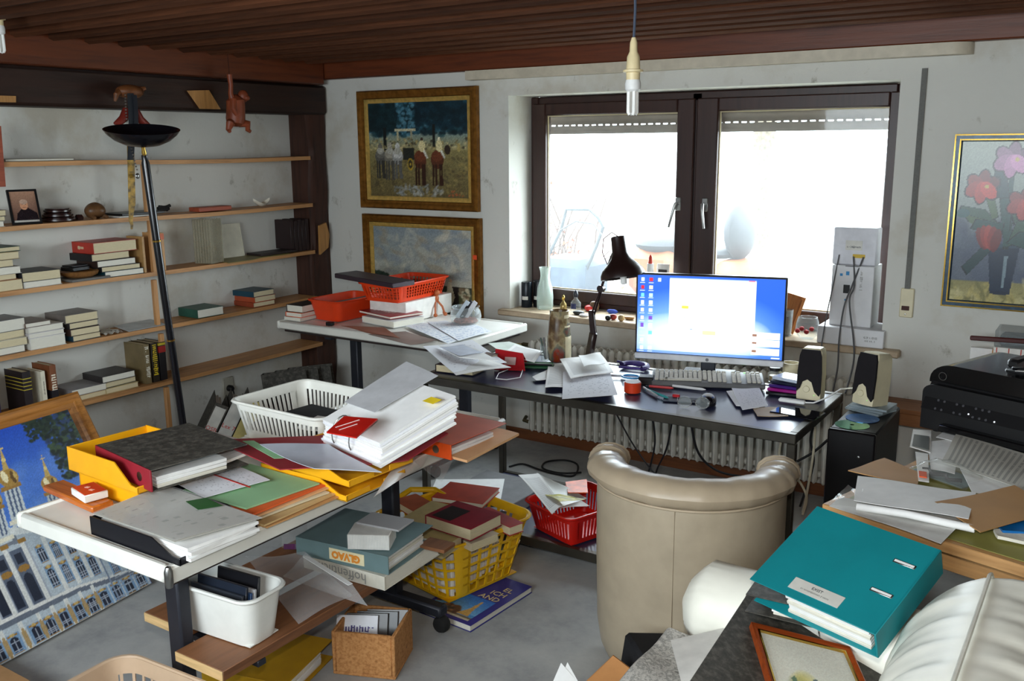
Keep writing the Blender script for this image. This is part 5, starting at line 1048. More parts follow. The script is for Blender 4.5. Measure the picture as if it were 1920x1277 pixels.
def bookq(label, px, z, T, rgb, pages=PAGE, zs=(0, 0, 0), title=None):
    """a book whose upper face has its spine corner, fore corner and far spine corner at three pixels"""
    P0, P1, P3 = [at(*c, z=z+d) for c, d in zip(px, zs)]; ex = (P1-P0).normalized(); ey = (P3-P0); H_ = ey.length; ey = (ey-ex*ey.dot(ex)).normalized(); ez = ex.cross(ey)
    R = Matrix((ex, ey, ez)).transposed(); s_ = 1 if ez.z > 0 else -1
    if s_ < 0: R = Matrix((ex, ey, -ez)).transposed()
    M_ = R if s_ > 0 else Matrix((ex, -ey, -ez*-1 if False else ex.cross(-ey))).transposed(); o_ = P0 if s_ > 0 else P0+ey*H_
    up_ = M_.col[2]; return book(label, o_-Vector(up_)*T, M_, (P1-P0).length, H_, T, rgb, pages, 'books in the yellow basket')
bookq('thick sand-coloured book under the crimson hardback', ((830, 1028), (926, 964), (735, 985)), .305, .042, (206, 188, 132))
cr = bookq('crimson and black hardback on top of the yellow basket', ((797, 966), (882, 993), (834, 934)), .356, .046, (150, 22, 46))
q = B(); q.mm((.02, .015, .0458), (.11, .13, .0466), 0); q.build('dark_cover_picture', cov((34, 24, 26)), cr)
bookq('terracotta book at the back of the yellow basket', ((737, 937), (774, 958), (777, 924)), .30, .03, (176, 88, 56))
bookq('red cookery book behind the crimson hardback', ((809, 932), (905, 945), (835, 902)), .30, .02, (190, 66, 44), PAGEW)
bookq('dark brown book tucked in the right side of the basket', ((868, 1012), (928, 982), (855, 1000)), .29, .03, (62, 36, 32))
bookq('red paperback with cream pages at the right rim of the basket', ((917, 950), (982, 980), (905, 962)), .30, .036, (176, 40, 40))
bookq('cream paperback wedged at the front rim of the basket', ((884, 1020), (936, 1000), (872, 1008)), .285, .03, (220, 206, 176))
q = B(); q.tube([at(745, 935, z=.285), at(770, 918, z=.30), at(815, 918, z=.30), at(835, 930, z=.29)], .012, 8); single('yellow_handle_bar', q, MUSTP, 'rounded yellow plastic bar lying behind the terracotta book', 'handle bar')
# bottom left corner: beige basket and brown frames
BEI = mat('beige_plastic', (196, 168, 140), .45, 0, .04)
basket('beige plastic laundry basket cut off by the lower picture edge', (-2.0, 1.245, .002), rz(3), .36, .26, .45, .35, .30, BEI, 'grid', 'basket', .06, .004, nv=40, v0=.15, v1=.86)
bt = [o for o in COL.objects if o.get('label', '').startswith('beige plastic laundry')][0]
q = B(); q.mm((-2.97, .85, .001), (-2.5, 1.37, .088), .004); single('flat_carton', q, mat('brown_carton', (170, 128, 84), .8), 'flat brown carton under the two picture frames at the lower left', 'carton')
for k, lab in enumerate(('lower', 'upper')):
    t = thing('brown_picture_frame', f'red-brown wooden picture frame lying at the lower left corner, {lab} of two', 'picture frame', Vector((-2.955+.02*k, .98+.02*k, .0895+.0225*k)), rz(-4+5*k) @ rx(-90))
    q = B(); frame(q, .40, .40, [(0, 0), (0, .016), (.006, .02), (.028, .014), (.028, 0)]); q.v = [Vector((v.x, v.y, -v.z)) for v in q.v]; q.build('moulding', wood('red_brown_moulding', (130, 62, 30), (92, 40, 20), 7, 'x', .35), t)
    q = B(); q.mm((.024, -.006, -.376), (.376, -.001, -.024), 0); q.build('print', mat('yellowed_print', (150, 138, 104), .4, 0, .3, 9), t)
# ================================================================ corner table
ORP = mat('orange_red_plastic', (216, 62, 22), .35, 0, .04)
basket('solid orange-red plastic tub on the corner table', (-3.67, 3.885, .744), rz(-2), .19, .31, .235, .365, .112, ORP, 'solid', 'tub', .03, .003, name='plastic_tub')
q = B(); q.box((-3.66, 3.90, .80), (.16, .27, .03), None, .004); single('black_folder', q, BLACK, 'black folder lying in the solid orange tub', 'folder')
q = B(); q.bar((-3.60, 3.72, .852), (-3.545, 4.05, .862), .05, .004); single('dark_ruler', q, BLACK, 'dark flat strip lying across the rim of the orange tub', 'ruler')
q = B(); q.mm((-3.50, 3.90, .743), (-3.24, 4.32, .857), .002); single('white_carton', q, mat('white_card', (232, 230, 224), .5), 'white carton under the orange perforated basket', 'carton')
basket('orange perforated plastic basket on the white carton', (-3.375, 4.06, .859), rz(1), .235, .42, .285, .475, .098, ORP, 'holes', 'basket', .03, .003, nv=58, v0=.2, v1=.82)
q = B(); q.bar(at(648, 514, z=.985), at(757, 533, z=.972), .16, .026, bev=.003); single('dark_portfolio', q, mat('dark_plum_cover', (48, 34, 44), .4), 'dark plum portfolio lying askew across the perforated basket', 'portfolio')
for k in range(2): q = B(); q.box((-3.80, 4.10-.02*k, .765+.035*k), (.20, .27, .033), rz(-10*k), .003); single('dark_binder', q, MARB, ['dark grey binder lying behind the solid orange tub', 'dark grey binder on top of the one behind the orange tub'][k], 'binder')
z = .7425
for k, (lab, c, T) in enumerate((('white book at the left end of the corner table', (222, 220, 214), .02), ('bright orange folder at the left end of the corner table', (236, 96, 30), .026), ('dark book lying on the orange folder of the corner table', (42, 38, 38), .04))):
    book(lab, (-3.90+.004*k, 3.63+.006*k, z+.0006), rz(2), .12, .18, T, c, PAGEW); z += T+.0008
q = B(); q.box((-3.56, 3.64, .753), (.04, .03, .02), rz(10), .003); single('black_adapter', q, BLACK, 'small black adapter at the front edge of the corner table', 'adapter')
b1 = book('glossy red magazine with zebra stripes on the corner table', (-3.53, 3.84, .786), rz(-14) @ rx(0), .30, .22, .014, (156, 40, 44), PAGEW, name='magazine')
for k in range(7): q = B(); q.box((.07+.022*k, .12+.01*math.sin(k), .0146), (.011, .12-.008*k, .0006), rz(-12+3*k), 0); q.build('stripe', mat('pale_stripe', (224, 206, 200), .4), b1)
book('thick white picture book under the red magazine', (-3.47, 3.80, .744), rz(-10), .27, .22, .036, (226, 226, 226), PAGEW, name='picture_book')
NEWS = printed('newspaper', (232, 235, 240), (110, 140, 186), 12, .03, .5)
for k, (px, lab) in enumerate(((((760, 612), (835, 602), (900, 628), (840, 645)), 'blue and white newspaper spread at the right end of the corner table'), (((800, 604), (880, 606), (922, 622), (860, 640)), 'second newspaper sheet lying over the first on the corner table'), (((690, 628), (760, 622), (820, 640), (770, 648)), 'dark brochure page at the front edge of the corner table'), (((640, 612), (720, 615), (750, 635), (690, 625)), 'brown leaflet at the front edge of the corner table'))):
    sheet('newspaper', lab, 'newspaper', [at(*c, z=.747+.003*k) for c in px], NEWS if k < 2 else mat('brown_leaflet_%d' % k, ((120, 112, 104), (132, 84, 66))[k-2], .4), .0015, 0, .002, down=.7455)
t = thing('wooden_octopus', 'little jointed wooden figure with round feet on the corner table', 'figurine', (-3.25, 4.18, .7425)); OCT = mat('orange_brown_wood', (176, 96, 54), .45, 0, .1)
q = B(); mesh_blob(q, (0, 0, .10), (.02, .02, .026)); mesh_blob(q, (.012, 0, .135), (.016, .016, .016)); q.build('body', OCT, t)
for a in range(5):
    an = a*1.256+.3; q = B(); q.tube([(.012*math.cos(an), .012*math.sin(an), .085), (.04*math.cos(an), .04*math.sin(an), .055), (.055*math.cos(an), .055*math.sin(an), .012)], .006, 7); mesh_blob(q, (.057*math.cos(an), .057*math.sin(an), .012), (.012, .012, .011)); q.build('leg', OCT, t)
GLASS = glassy('clear_glass', (226, 234, 234), .03, .82)
t = thing('glass_jar', 'round glass jar with odds and ends on the corner table', 'jar', (-2.93, 4.03, .7425))
q = B(); q.lathe([(0, .001), (.05, .001), (.078, .02), (.086, .05), (.08, .08), (.07, .094), (.078, .104), (.075, .104), (.066, .094), (.076, .078), (.082, .05), (.074, .022), (.048, .006), (0, .006)], 32); q.build('glass', GLASS, t)
q = B(); q.lathe([(0, .007), (.045, .008), (.068, .024), (.06, .036), (0, .04)], 20); q.build('contents', mat('red_brown_oddments', (140, 80, 60), .6, 0, .6, 60), t)
for k, (c, a) in enumerate((((190, 200, 210), 30), ((30, 24, 28), 55), ((216, 216, 220), 10))): q = B(); q.box((.02*k-.02, .01*k, .085), (.026, .006, .11), rz(a) @ ry(34), .002); q.build('packet', mat('packet_%d' % k, c, .4), t)
# things on the floor under and beside the corner table
for k, (x, y, w_, lab) in enumerate(((-4.36, 3.90, .05, 'front'), (-4.345, 3.99, .06, 'middle'), (-4.33, 4.085, .06, 'rear'))):
    o = binder(f'dark grey binder standing by the corner post, {lab} of three', (x, y, .002), rz(-58) @ rx(6) @ Matrix(((0, 0, 1), (1, 0, 0), (0, 1, 0))), .28, .318, w_, MARB, None, .6, lab=mat('white_label', (206, 204, 196), .5), group='binders by the corner post')
q = B(); q.mm((-3.80, 4.02, .001), (-3.25, 4.36, .20), .02); single('dark_suitcase', q, mat('dark_brown_suitcase', (38, 28, 28), .5, 0, .15), 'dark suitcase standing under the corner table', 'suitcase')
def leaning_binder(lab, px, py, X, tilt, tw_, m_, spine, label_m=None, txt=None, H_=.318, W_=.285, T=.075):
    a = Vector((px, py, 0)); X = px; o = binder(lab, (X, a.y, .006+T*math.sin(math.radians(-tilt))), rz(tw_) @ rx(tilt) @ STAND, W_, H_, T, m_, spine, .6)
    if label_m:
        q = B(); q.mm((-.0036, .09, .008), (-.0022, .30, T-.008), 0); q.build('label', label_m, o)
        if txt: text(txt, .034, o, (-.0042, .17, T/2), Matrix(((0, 0, -1), (0, 1, 0), (1, 0, 0))), mat('red_marker', (196, 40, 40), .5, 0, 0))
    return o
LBW = mat('white_label', (206, 204, 196), .5)
leaning_binder('dark grey binder with a white label leaning under the shelf, left of two', -4.177, 3.147, 0, -28, -38, MARB, None, LBW, 'OSB')
leaning_binder('dark grey binder with a broad pale spine leaning under the shelf', -4.12, 3.22, 0, -28, -38, MARB, mat('pale_grey_spine', (196, 196, 190), .5), LBW, 'Lex 7')
leaning_binder('dark binder with a yellow label beside the white basket', -4.063, 3.293, 0, -28, -38, MARB, mat('yellow_cream_spine', (206, 190, 120), .5))
q = B(); q.box((-3.50, 3.12, .055), (.30, .25, .10), rz(28), .003); single('dark_red_folder', q, mat('dark_red_board', (110, 24, 24), .5), 'dark red box file lying before the leaning binders', 'folder')
q = B(); q.box((-3.48, 3.10, .13), (.23, .20, .04), rz(24), .003); single('tan_box_file', q, mat('tan_scrap_board', (160, 134, 98), .7, 0, .15), 'tan cardboard file on the dark red box file', 'file')
for k in range(3): q = B(); q.box((-3.95+.12*k, 3.62+.14*k, .20+.012*k), (.30, .22, .008), rz(40) @ ry(-8+5*k), .001); single('dark_folder', q, mat('brown_black_leatherette', (44, 34, 32), .5), ['dark thin folder lying open under the wall socket', 'second dark thin folder under the wall socket', 'third dark thin folder near the corner binders'][k], 'folder')
q = B(); q.mm((-4.2, 3.45, .001), (-3.55, 4.0, .17), .003); single('brown_storage_box', q, mat('dark_brown_box', (64, 44, 38), .7), 'low dark box on the floor under the dark folders', 'box')
# ================================================================ steel desk
ZD = DZ+.0006
z = ZD
for k, (lab, c, T) in enumerate((('dark book lying at the left end of the steel desk', (40, 32, 34), .034), ('brown book lying on the dark one at the left desk end', (96, 66, 52), .034))):
    book(lab, (-2.475+.02*k, 3.17+.06*k, z), rz(6-4*k), .19, .13, T, c, PAGE); z += T+.0006
def dsheet(lab, px, zz, m_=WP, T=.0012, wave=.002, lift=(0, 0, 0, 0), cat='paper'): return sheet('paper_sheet', lab, cat, [at(*c, z=zz) for c in px], m_, T, 0, wave, down=ZD+.001, lift=lift)
dsheet('big white sheet draped over the books at the left desk end', ((793, 652), (885, 640), (950, 668), (850, 695)), .80, WPT2, .002, .003, (0, 0, -.03, -.01))
dsheet('second white sheet on top of the books at the left desk end', ((822, 650), (890, 655), (935, 678), (862, 672)), .808, WP, .003)
dsheet('white letter hanging over the front edge beside the left desk books', ((818, 668), (900, 672), (958, 690), (855, 704)), .785, WPT, .003, .003)
dsheet('white envelope on the paper pile at the left desk end', ((825, 652), (868, 648), (905, 662), (862, 668)), .815, mat('bluish_envelope', (206, 212, 226), .6), .002)
dsheet('pale green-white sheet behind the red card holder', ((915, 645), (955, 642), (1000, 658), (945, 665)), .745, mat('pale_green_paper', (214, 224, 214), .7), .002)
dsheet('white typed sheet between the red card holder and the vase', ((965, 647), (1018, 660), (1002, 680), (942, 665)), .755, WPT, .0015, .002)
t = thing('red_card_holder', 'red folded cardboard holder standing on the steel desk', 'card holder', (at(960, 690, z=ZD)), rz(20)); RDC = mat('crimson_card', (190, 24, 34), .4)
for s in (-1, 1):
    q = B(); q.add([(-.07, s*.05, .0), (.07, s*.045, .0), (.05, 0, .07), (-.075, 0, .085), (-.07, s*.047, .002), (.07, s*.042, .002), (.05, -s*.003, .07), (-.075, -s*.003, .085)], [(0, 1, 2, 3), (7, 6, 5, 4), (0, 4, 5, 1), (1, 5, 6, 2), (2, 6, 7, 3), (3, 7, 4, 0)]); q.build('panel', RDC, t)
q = B(); q.box((.0, -.034, .04), (.05, .002, .035), rx(-28), 0); q.build('white_print', mat('pink_white_print', (226, 190, 186), .5), t)
q = B(); q.tube([at(x, y, z=ZD+.003) for x, y in ((960, 690), (935, 700), (930, 710), (950, 712), (975, 708), (980, 694))], .0022, 6); single('thin_cable', q, WP, 'thin white cord looped at the front of the desk', 'cord')
t = thing('pen_tray', 'green pen tray with pens lying on the steel desk', 'pen tray', at(1005, 690, z=ZD), rz(22))
q = B(); q.box((0, 0, .008), (.17, .05, .014), None, .004); q.build('tray', mat('dark_green_plastic', (22, 74, 40), .4), t)
for k, c in enumerate(((20, 20, 24), (170, 176, 170), (40, 130, 60), (30, 40, 40))): q = B(); q.tube([(-.08, -.016+.011*k, .019), (.075, -.018+.012*k, .02)], .0045, 7); q.build('pen', mat('pen_%d' % k, c, .35), t)
# painted vase
t = thing('ceramic_vase', 'tall brown vase painted with a figure standing on the desk', 'vase', (-2.115, 3.635, ZD))
m, n, l, bs = _new('painted_glaze'); tx = _noise(n, l, 11, 5, (1, 1, .7)); r = _ramp(n, l, tx.outputs[0], [(.28, lin((54, 38, 24))), (.42, lin((96, 72, 44))), (.5, lin((150, 134, 100))), (.56, lin((84, 90, 80))), (.63, lin((140, 50, 34))), (.72, lin((110, 84, 30)))]); l.new(r.outputs[0], bs.inputs['Base Color']); bs.inputs['Roughness'].default_value = .25
q = B(); q.lathe([(0, .001), (.042, .001), (.05, .01), (.055, .06), (.054, .12), (.048, .18), (.043, .225), (.044, .236), (.041, .238), (.038, .232), (.036, .2), (0, .19)], 32); q.build('body', m, t)
q = B(); q.grid(10, 16, lambda u, v: Vector((math.cos(-.5+1.1*u), math.sin(-.5+1.1*u), 0))*((.0555, .055, .049, .0445)[min(3, int(v*3.99))]+.0006)+Vector((0, 0, .015+.205*v)), .0006); q.build('unglazed_side', mat('cream_glaze', (216, 204, 170), .3, 0, .1), t)
# desk lamp
LB = mat('dark_brown_lamp_enamel', (38, 24, 22), .28, .1, .05, spec=.55); lamp = thing('desk_lamp', 'dark brown articulated desk lamp with a bell shade', 'desk lamp', (-1.99, 3.69, ZD))
j0, j1, j2, j3 = Vector((-1.99, 3.69, .735)), Vector((-1.962, 3.675, .955)), Vector((-1.908, 3.65, 1.072)), Vector((-1.868, 3.64, 1.115))
q = B(); q.lathe([(0, 0), (.07, 0), (.072, .01), (.05, .018), (.02, .024), (0, .026)], 28); q.build('base', LB, lamp)
q = B(); q.bar(j0, j0+Vector((.03, -.01, .13)), .03, .034, bev=.006); q.bar(j0+Vector((.03, -.01, .12)), j1+Vector((-.008, 0, .01)), .026, .026, bev=.005); q.build('lower_arm', LB, lamp, True)
q = B(); q.tube([j1+Vector((0, .008, -.02)), j2+Vector((0, .008, 0))], .0045, 7); q.tube([j1+Vector((0, -.008, 0)), j2+Vector((0, -.008, 0))], .0045, 7); q.build('upper_arm', LB, lamp, True)
q = B(); q.lathe([(0, -.014), (.016, -.013), (.016, .013), (0, .014)], 14, j2, rx(90)); q.build('joint', LB, lamp, True)
sax = Vector((.04, -.02, -.18)).normalized(); sq = sax.to_track_quat('Z', 'Y').to_matrix(); st0 = Vector((-1.822, 3.635, 1.305))
q = B(); q.lathe([(0, -.004), (.028, -.003), (.031, .0), (.034, .07), (.045, .095), (.068, .12), (.088, .14), (.097, .16), (.098, .178), (.096, .178), (.094, .162), (.066, .126), (.04, .1), (.03, .07), (0, .065)], 36, st0, sq); q.build('bell_shade', LB, lamp, True)
q = B(); q.tube([j2, Vector((-1.885, 3.64, 1.13)), Vector((-1.862, 3.64, 1.20)), Vector((-1.845, 3.64, 1.24))], .006, 7); q.build('shade_arm', LB, lamp, True)
q = B(); q.lathe([(0, .1), (.014, .105), (.014, .2), (.01, .205), (0, .206)], 12, st0, sq); q.build('bulb', mat('white_lamp_tube', (236, 236, 232), .3), lamp, True)
q = B(); q.tube([st0+Vector((0, 0, .003)), st0+Vector((-.03, 0, .02)), st0+Vector((-.07, 0, -.01)), st0+Vector((-.075, 0, -.07)), st0+Vector((-.045, 0, -.13))], .0022, 6); q.build('flex', mat('dark_red_flex', (90, 24, 22), .5), lamp, True)
# glass and bits near the vase
t = thing('glass_tumbler', 'leaning clear tumbler of pens left of the vase', 'glass', at(1024, 676, z=ZD)); q = B(); q.lathe([(0, .001), (.024, .001), (.03, .075), (.0285, .075), (.023, .005), (0, .005)], 20); q.build('glass', GLASS, t)
for k, c in enumerate(((30, 60, 50), (40, 40, 46), (200, 200, 190))): q = B(); q.tube([(.004*k-.004, 0, .006), (-.03+.01*k, .012*k, .105)], .0038, 6); q.build('pen', mat('pen_t%d' % k, c, .35), t)
# central papers
dsheet('broad white sheet hanging over the front desk edge in the middle', ((1056, 700), (1140, 688), (1158, 742), (1054, 750)), .738, WPT2, .0015, .003)
dsheet('white typed sheet left of the one over the desk edge', ((1028, 684), (1075, 680), (1060, 726), (1022, 728)), .732, WPT, .0015, .002)
dsheet('folded white sheets heaped at the foot of the desk lamp', ((1050, 676), (1128, 668), (1150, 700), (1070, 712)), .748, WPT, .004, .004)
dsheet('creased white sheet behind the heap at the lamp', ((1085, 668), (1125, 664), (1135, 682), (1095, 690)), .775, WP, .002, .004)
dsheet('small white sheet poking out on the left of the paper heap', ((998, 708), (1032, 692), (1035, 712), (1005, 714)), .727, WP, .002)
# clutter between papers and keyboard
for k, (x, y, a, L_, c, lab) in enumerate(((1185, 690, 10, .12, (70, 50, 130), 'purple pen lying in the clutter left of the keyboard'), (1180, 682, -14, .14, (60, 44, 110), 'violet marker in the clutter left of the keyboard'), (1172, 705, 24, .13, (210, 212, 220), 'white pen in the clutter left of the keyboard'), (1232, 738, -30, .15, (60, 150, 150), 'turquoise pen in front of the keyboard'), (1220, 735, -42, .14, (150, 156, 160), 'grey pen in front of the keyboard'), (1292, 727, 4, .14, (224, 224, 224), 'white pen along the front of the keyboard'), (1240, 726, 12, .1, (200, 60, 60), 'red pencil in front of the keyboard'))):
    c0 = at(x, y, z=ZD+.008); d = Vector((math.cos(math.radians(a)), math.sin(math.radians(a)), 0))*L_/2; q = B(); q.tube([c0-d, c0+d*.8, c0+d], [.0055, .0055, .0015], 8); single('pen', q, mat('deskpen_%d' % k, c, .35), lab, 'pen')
q = B(); c0 = at(1188, 692, z=ZD); q.grid(24, 8, lambda u, v: c0+Vector(((.06+.012*math.cos(2*math.pi*v))*math.cos(3.6*u-.5), (.06+.012*math.cos(2*math.pi*v))*math.sin(3.6*u-.5), .014+.012*math.sin(2*math.pi*v)))); single('headphones_band', q, mat('purple_headband', (74, 60, 120), .4), 'purple and white headphone band curled behind the clutter', 'headphones')
for k in range(3):
    q = B(); c0 = at(1183, 706, z=ZD+.006+.006*k); q.tube([c0+Vector(((.045-.004*k)*math.cos(a), (.03)*math.sin(a), 0)) for a in [j*2*math.pi/20 for j in range(20)]], .0035, 6, closed=True); single('cable_ring', q, mat('sky_blue_cable', (40, 140, 206), .4), ['lowest loop of sky blue cable left of the keyboard', 'middle loop of sky blue cable left of the keyboard', 'topmost loop of sky blue cable left of the keyboard'][k], 'cable', 'sky blue cable loops')
t = thing('tape_roll', 'red-orange roll of tape standing on the desk beside the papers', 'tape', at(1186, 735, z=ZD)); q = B(); q.lathe([(.032, 0), (.034, .002), (.034, .04), (.032, .042), (.02, .042), (.02, 0)], 28); q.build('roll', mat('red_orange_tape', (220, 66, 30), .35), t); q = B(); q.lathe([(0, .0425), (.031, .0425), (.031, .0445), (0, .0445)], 24); q.build('white_top', WP, t)
q = B(); q.box(at(1212, 712, z=ZD+.018), (.06, .06, .034), rz(20), .004); single('black_cube', q, BLACK, 'small black box between the tape roll and the keyboard', 'box')
# keyboard
kb = thing('keyboard', 'grey and cream computer keyboard in front of the monitor', 'keyboard', (-1.555, 3.43, ZD), rz(23) @ rx(4)); KG = mat('grey_keyboard_body', (104, 104, 104), .5); KK = mat('pale_key_caps', (196, 192, 180), .5)
q = B(); q.mm((0, 0, .003), (.455, .165, .024), .004); q.build('body', KG, kb)
kc = B(); kc.box((0, 0, .005), (.0165, .0165, .01), None, .003); k0 = kc.build('key', KK, kb); first = True
for r_i in range(6):
    for c_i in range(22):
        if c_i in (15, 18) or (r_i == 0 and 3 <= c_i <= 10): continue
        o = k0 if first else k0.copy()
        if not first: COL.objects.link(o)
        first = False; o.location = (.02+.0196*c_i, .022+.0215*r_i+(.008 if r_i == 5 else 0), .0235)
q = B(); q.box((.125, .022, .0285), (.155, .0165, .01), None, .003); q.build('space_bar', KK, kb)
q = B(); q.box((.38, .152, .0248), (.008, .005, .002), None, 0); q.build('indicator_light', mat('green_led', (90, 255, 60), .4, 0, 0, emit=2), kb)
# monitor
ma = 14.5; mo = thing('monitor', 'wide slim computer monitor with its screen on, on the steel desk', 'monitor', (-1.715, 3.6, ZD), rz(ma)); MW, MH = .622, .372
BZ = .07; tilt = rx(-3)
q = B(); q.box((MW/2, .018, BZ+MH/2), (MW, .03, MH), None, .004); q.build('casing', mat('black_gloss_bezel', (16, 16, 22), .3), mo)
q = B(); q.box((MW/2, .0, BZ+.012), (MW, .012, .026), None, .003); q.build('lower_bezel', mat('silver_bezel', (206, 206, 208), .35, .3), mo); q = B(); q.lathe([(0, 0), (.007, 0), (.007, .001), (0, .001)], 16, (MW/2, -.0062, BZ+.012), rx(90)); q.build('emblem', mat('grey_emblem', (110, 112, 116), .4), mo)
q = B(); q.box((MW/2, .05, .06), (.06, .03, .12), None, .004); q.build('stand_neck', DSTEEL, mo); q = B(); q.box((MW/2, .06, .006), (.22, .17, .01), None, .004); q.build('stand_foot', DSTEEL, mo)
p = Paint(230, 130, (70, 130, 235)); cx, cy = p.x-.42, p.y-.22; d = np.sqrt((cx*1.25)**2+(cy*1.3)**2); t_ = np.clip(1-d/.85, 0, 1)[..., None]; p.a = np.array((44, 98, 222))*(1-t_)**1.1+np.array((196, 238, 255))*(1-(1-t_)**1.1); t2_ = np.clip(1-np.sqrt(((p.x-.36)/.5)**2+((p.y-.2)/.34)**2), 0, 1)[..., None]**.6; p.a = p.a*(1-t2_)+255*t2_
t3_ = np.clip(1-np.sqrt(((p.x-.74)/.2)**2+((p.y-.25)/.25)**2), 0, 1)[..., None]**.6; p.a = p.a*(1-t3_)+255*t3_
p.rect(.0, .0, 1, .035, (60, 110, 200), .55); p.rect(.222, .34, .81, .975, (255, 255, 255)); p.rect(.222, .955, .81, .975, (190, 208, 245)); p.rect(.76, .958, .80, .972, (206, 120, 140)); p.rect(.31, .585, .36, .625, (220, 220, 90)); p.rect(.325, .47, .34, .48, (150, 160, 180)); p.rect(.37, .325, .39, .335, (60, 90, 150)); p.rect(.46, .262, .55, .32, (255, 236, 170))
for k, yy in enumerate((.25, .155, .05)): p.rect(.795, yy, .98, yy+.088, (250, 252, 255)); p.rect(.80, yy+.03, .83, yy+.06, (150, 110, 90))
IC = [(230, 236, 245), (206, 40, 50), (120, 220, 210), (220, 226, 238), (240, 226, 190), (240, 214, 210), (120, 80, 190), (190, 236, 250), (236, 240, 230), (250, 244, 220)]
for k in range(10):
    y = .945-.098*k
    p.rect(.022, y-.028, .046, y+.02, IC[k]); p.rect(.016, y-.048, .052, y-.04, (226, 236, 250))
    if k < 10: p.rect(.082, y-.028, .106, y+.02, IC[(k*3+1) % 10]); p.rect(.076, y-.048, .112, y-.04, (226, 236, 250))
p.rect(.14, .918, .165, .965, (214, 224, 240)); p.rect(.93, .01, .985, .025, (230, 236, 245))
print_panel('screen', p, lambda u, v: (.008+(MW-.016)*u, .0015, BZ+.028+(MH-.036)*v), .001, painted('lit_screen', .3, 1.0, .2), mo)
# mouse, mat, glasses
t = thing('computer_mouse', 'black computer mouse on a dark pad in front of the keyboard', 'mouse', at(1328, 755, z=ZD+.004), rz(115)); q = B(); q.grid(20, 14, lambda u, v: Vector((.055*math.cos(2*math.pi*u)*math.sin(math.pi*v/2)*(1.05 if math.cos(2*math.pi*u) < 0 else .95), .031*math.sin(2*math.pi*u)*math.sin(math.pi*v/2), .036*math.cos(math.pi*v/2)**.6))); q.build('shell', mat('black_gloss_mouse', (16, 16, 22), .2, 0, .02, spec=.6), t)
q = B(); q.lathe([(0, -.004), (.009, -.003), (.009, .003), (0, .004)], 12, (.03, 0, .026), rx(90)); q.build('wheel', RUBBER, t)
q = B(); q.box(at(1283, 750, z=ZD+.0015), (.16, .07, .003), rz(18), .001); single('dark_pad', q, mat('slate_pad', (50, 58, 72), .6), 'small dark slate pad left of the mouse', 'mouse pad')
t = thing('reading_glasses', 'pair of rimless reading glasses lying at the desk edge', 'glasses', at(1300, 765, z=ZD), rz(22))
for s in (-1, 1):
    q = B(); q.tube([(s*.033+.026*math.cos(a), .0+.0, .021+.02*math.sin(a)) for a in [k*2*math.pi/24 for k in range(24)]], .0012, 5, closed=True); q.build('rim', STEEL, t); q = B(); q.lathe([(0, 0), (.0255, 0), (.0255, .001), (0, .001)], 20, (s*.033, 0, .021), rx(90)); q.build('lens', GLASS, t)
    q = B(); q.tube([(s*.06, 0, .026), (s*.06, .07, .02), (s*.05, .12, .004)], .0012, 5); q.build('temple', STEEL, t)
q = B(); q.tube([(-.008, 0, .026), (0, -.004, .03), (.008, 0, .026)], .0012, 5); q.build('bridge', STEEL, t)
q = B(); q.box(at(1268, 742, z=ZD+.008), (.028, .014, .012), rz(5), .002); single('red_clip', q, RDC, 'tiny red clip in front of the keyboard', 'clip')
# right end of the desk
dsheet('white handwritten note at the right of the mouse', ((1372, 730), (1424, 730), (1440, 762), (1392, 770)), ZD+.006, WPT2, .003)
dsheet('second white note under the first at the right of the mouse', ((1362, 735), (1400, 730), (1425, 768), (1380, 762)), ZD+.002, WP, .002)
dsheet('tan envelope with a window near the right desk corner', ((1412, 768), (1462, 764), (1478, 782), (1420, 782)), ZD+.002, mat('tan_envelope', (176, 150, 120), .6), .002)
q = B(); c0 = at(1495, 774, z=ZD+.006); q.box(c0, (.17, .11, .008), rz(-6), .003); single('black_tablet', q, mat('black_tablet_glass', (10, 12, 16), .04, 0, .02, spec=.8), 'black glossy tablet lying at the right desk corner', 'tablet')
t = thing('white_stick', 'white stick adapter with a cable at the right end of the desk', 'adapter', at(1485, 756, z=ZD)); q = B(); q.box((0, 0, .009), (.10, .026, .014), rz(2), .004); q.build('body', WP, t); q = B(); q.tube([Vector((.05, .0, .01)), Vector((.08, .005, .012)), Vector((.12, .04, .03)), Vector((.15, .12, .05)), Vector((.18, .2, .04))], .003, 6); q.build('cable', WP, t)
z = ZD
for k, (c, lab) in enumerate((((22, 22, 26), 'black drive at the bottom of the stack beside the speaker'), ((150, 24, 120), 'magenta case in the stack beside the speaker'), ((60, 30, 110), 'purple case in the stack beside the speaker'), ((26, 30, 50), 'dark drive case in the stack beside the speaker'), ((190, 200, 216), 'silver blue disc case on top of the stack beside the speaker'))):
    q = B(); c0 = at(1472, 738, z=ZD); q.box((c0.x+.004*k, c0.y+.003*k, z+.0075), (.135-.006*k, .10, .013), rz(8-5*k), .003); single('drive_case', q, mat('drive_%d' % k, c, .25), lab, 'drive case', 'stack of cases beside the speaker'); z += .0142
t = thing('small_jar', 'little glass jar with a black lid beside the keyboard', 'jar', at(1452, 716, z=ZD)); q = B(); q.lathe([(0, .001), (.024, .001), (.026, .01), (.026, .04), (.02, .048), (.02, .05), (0, .05)], 18); q.build('glass', GLASS, t); q = B(); q.lathe([(.0, .049), (.022, .049), (.022, .062), (0, .062)], 18); q.build('lid', BLACK, t); q = B(); q.lathe([(0, .004), (.021, .004), (.022, .028), (0, .028)], 16); q.build('contents', mat('amber_contents', (150, 120, 60), .4), t)
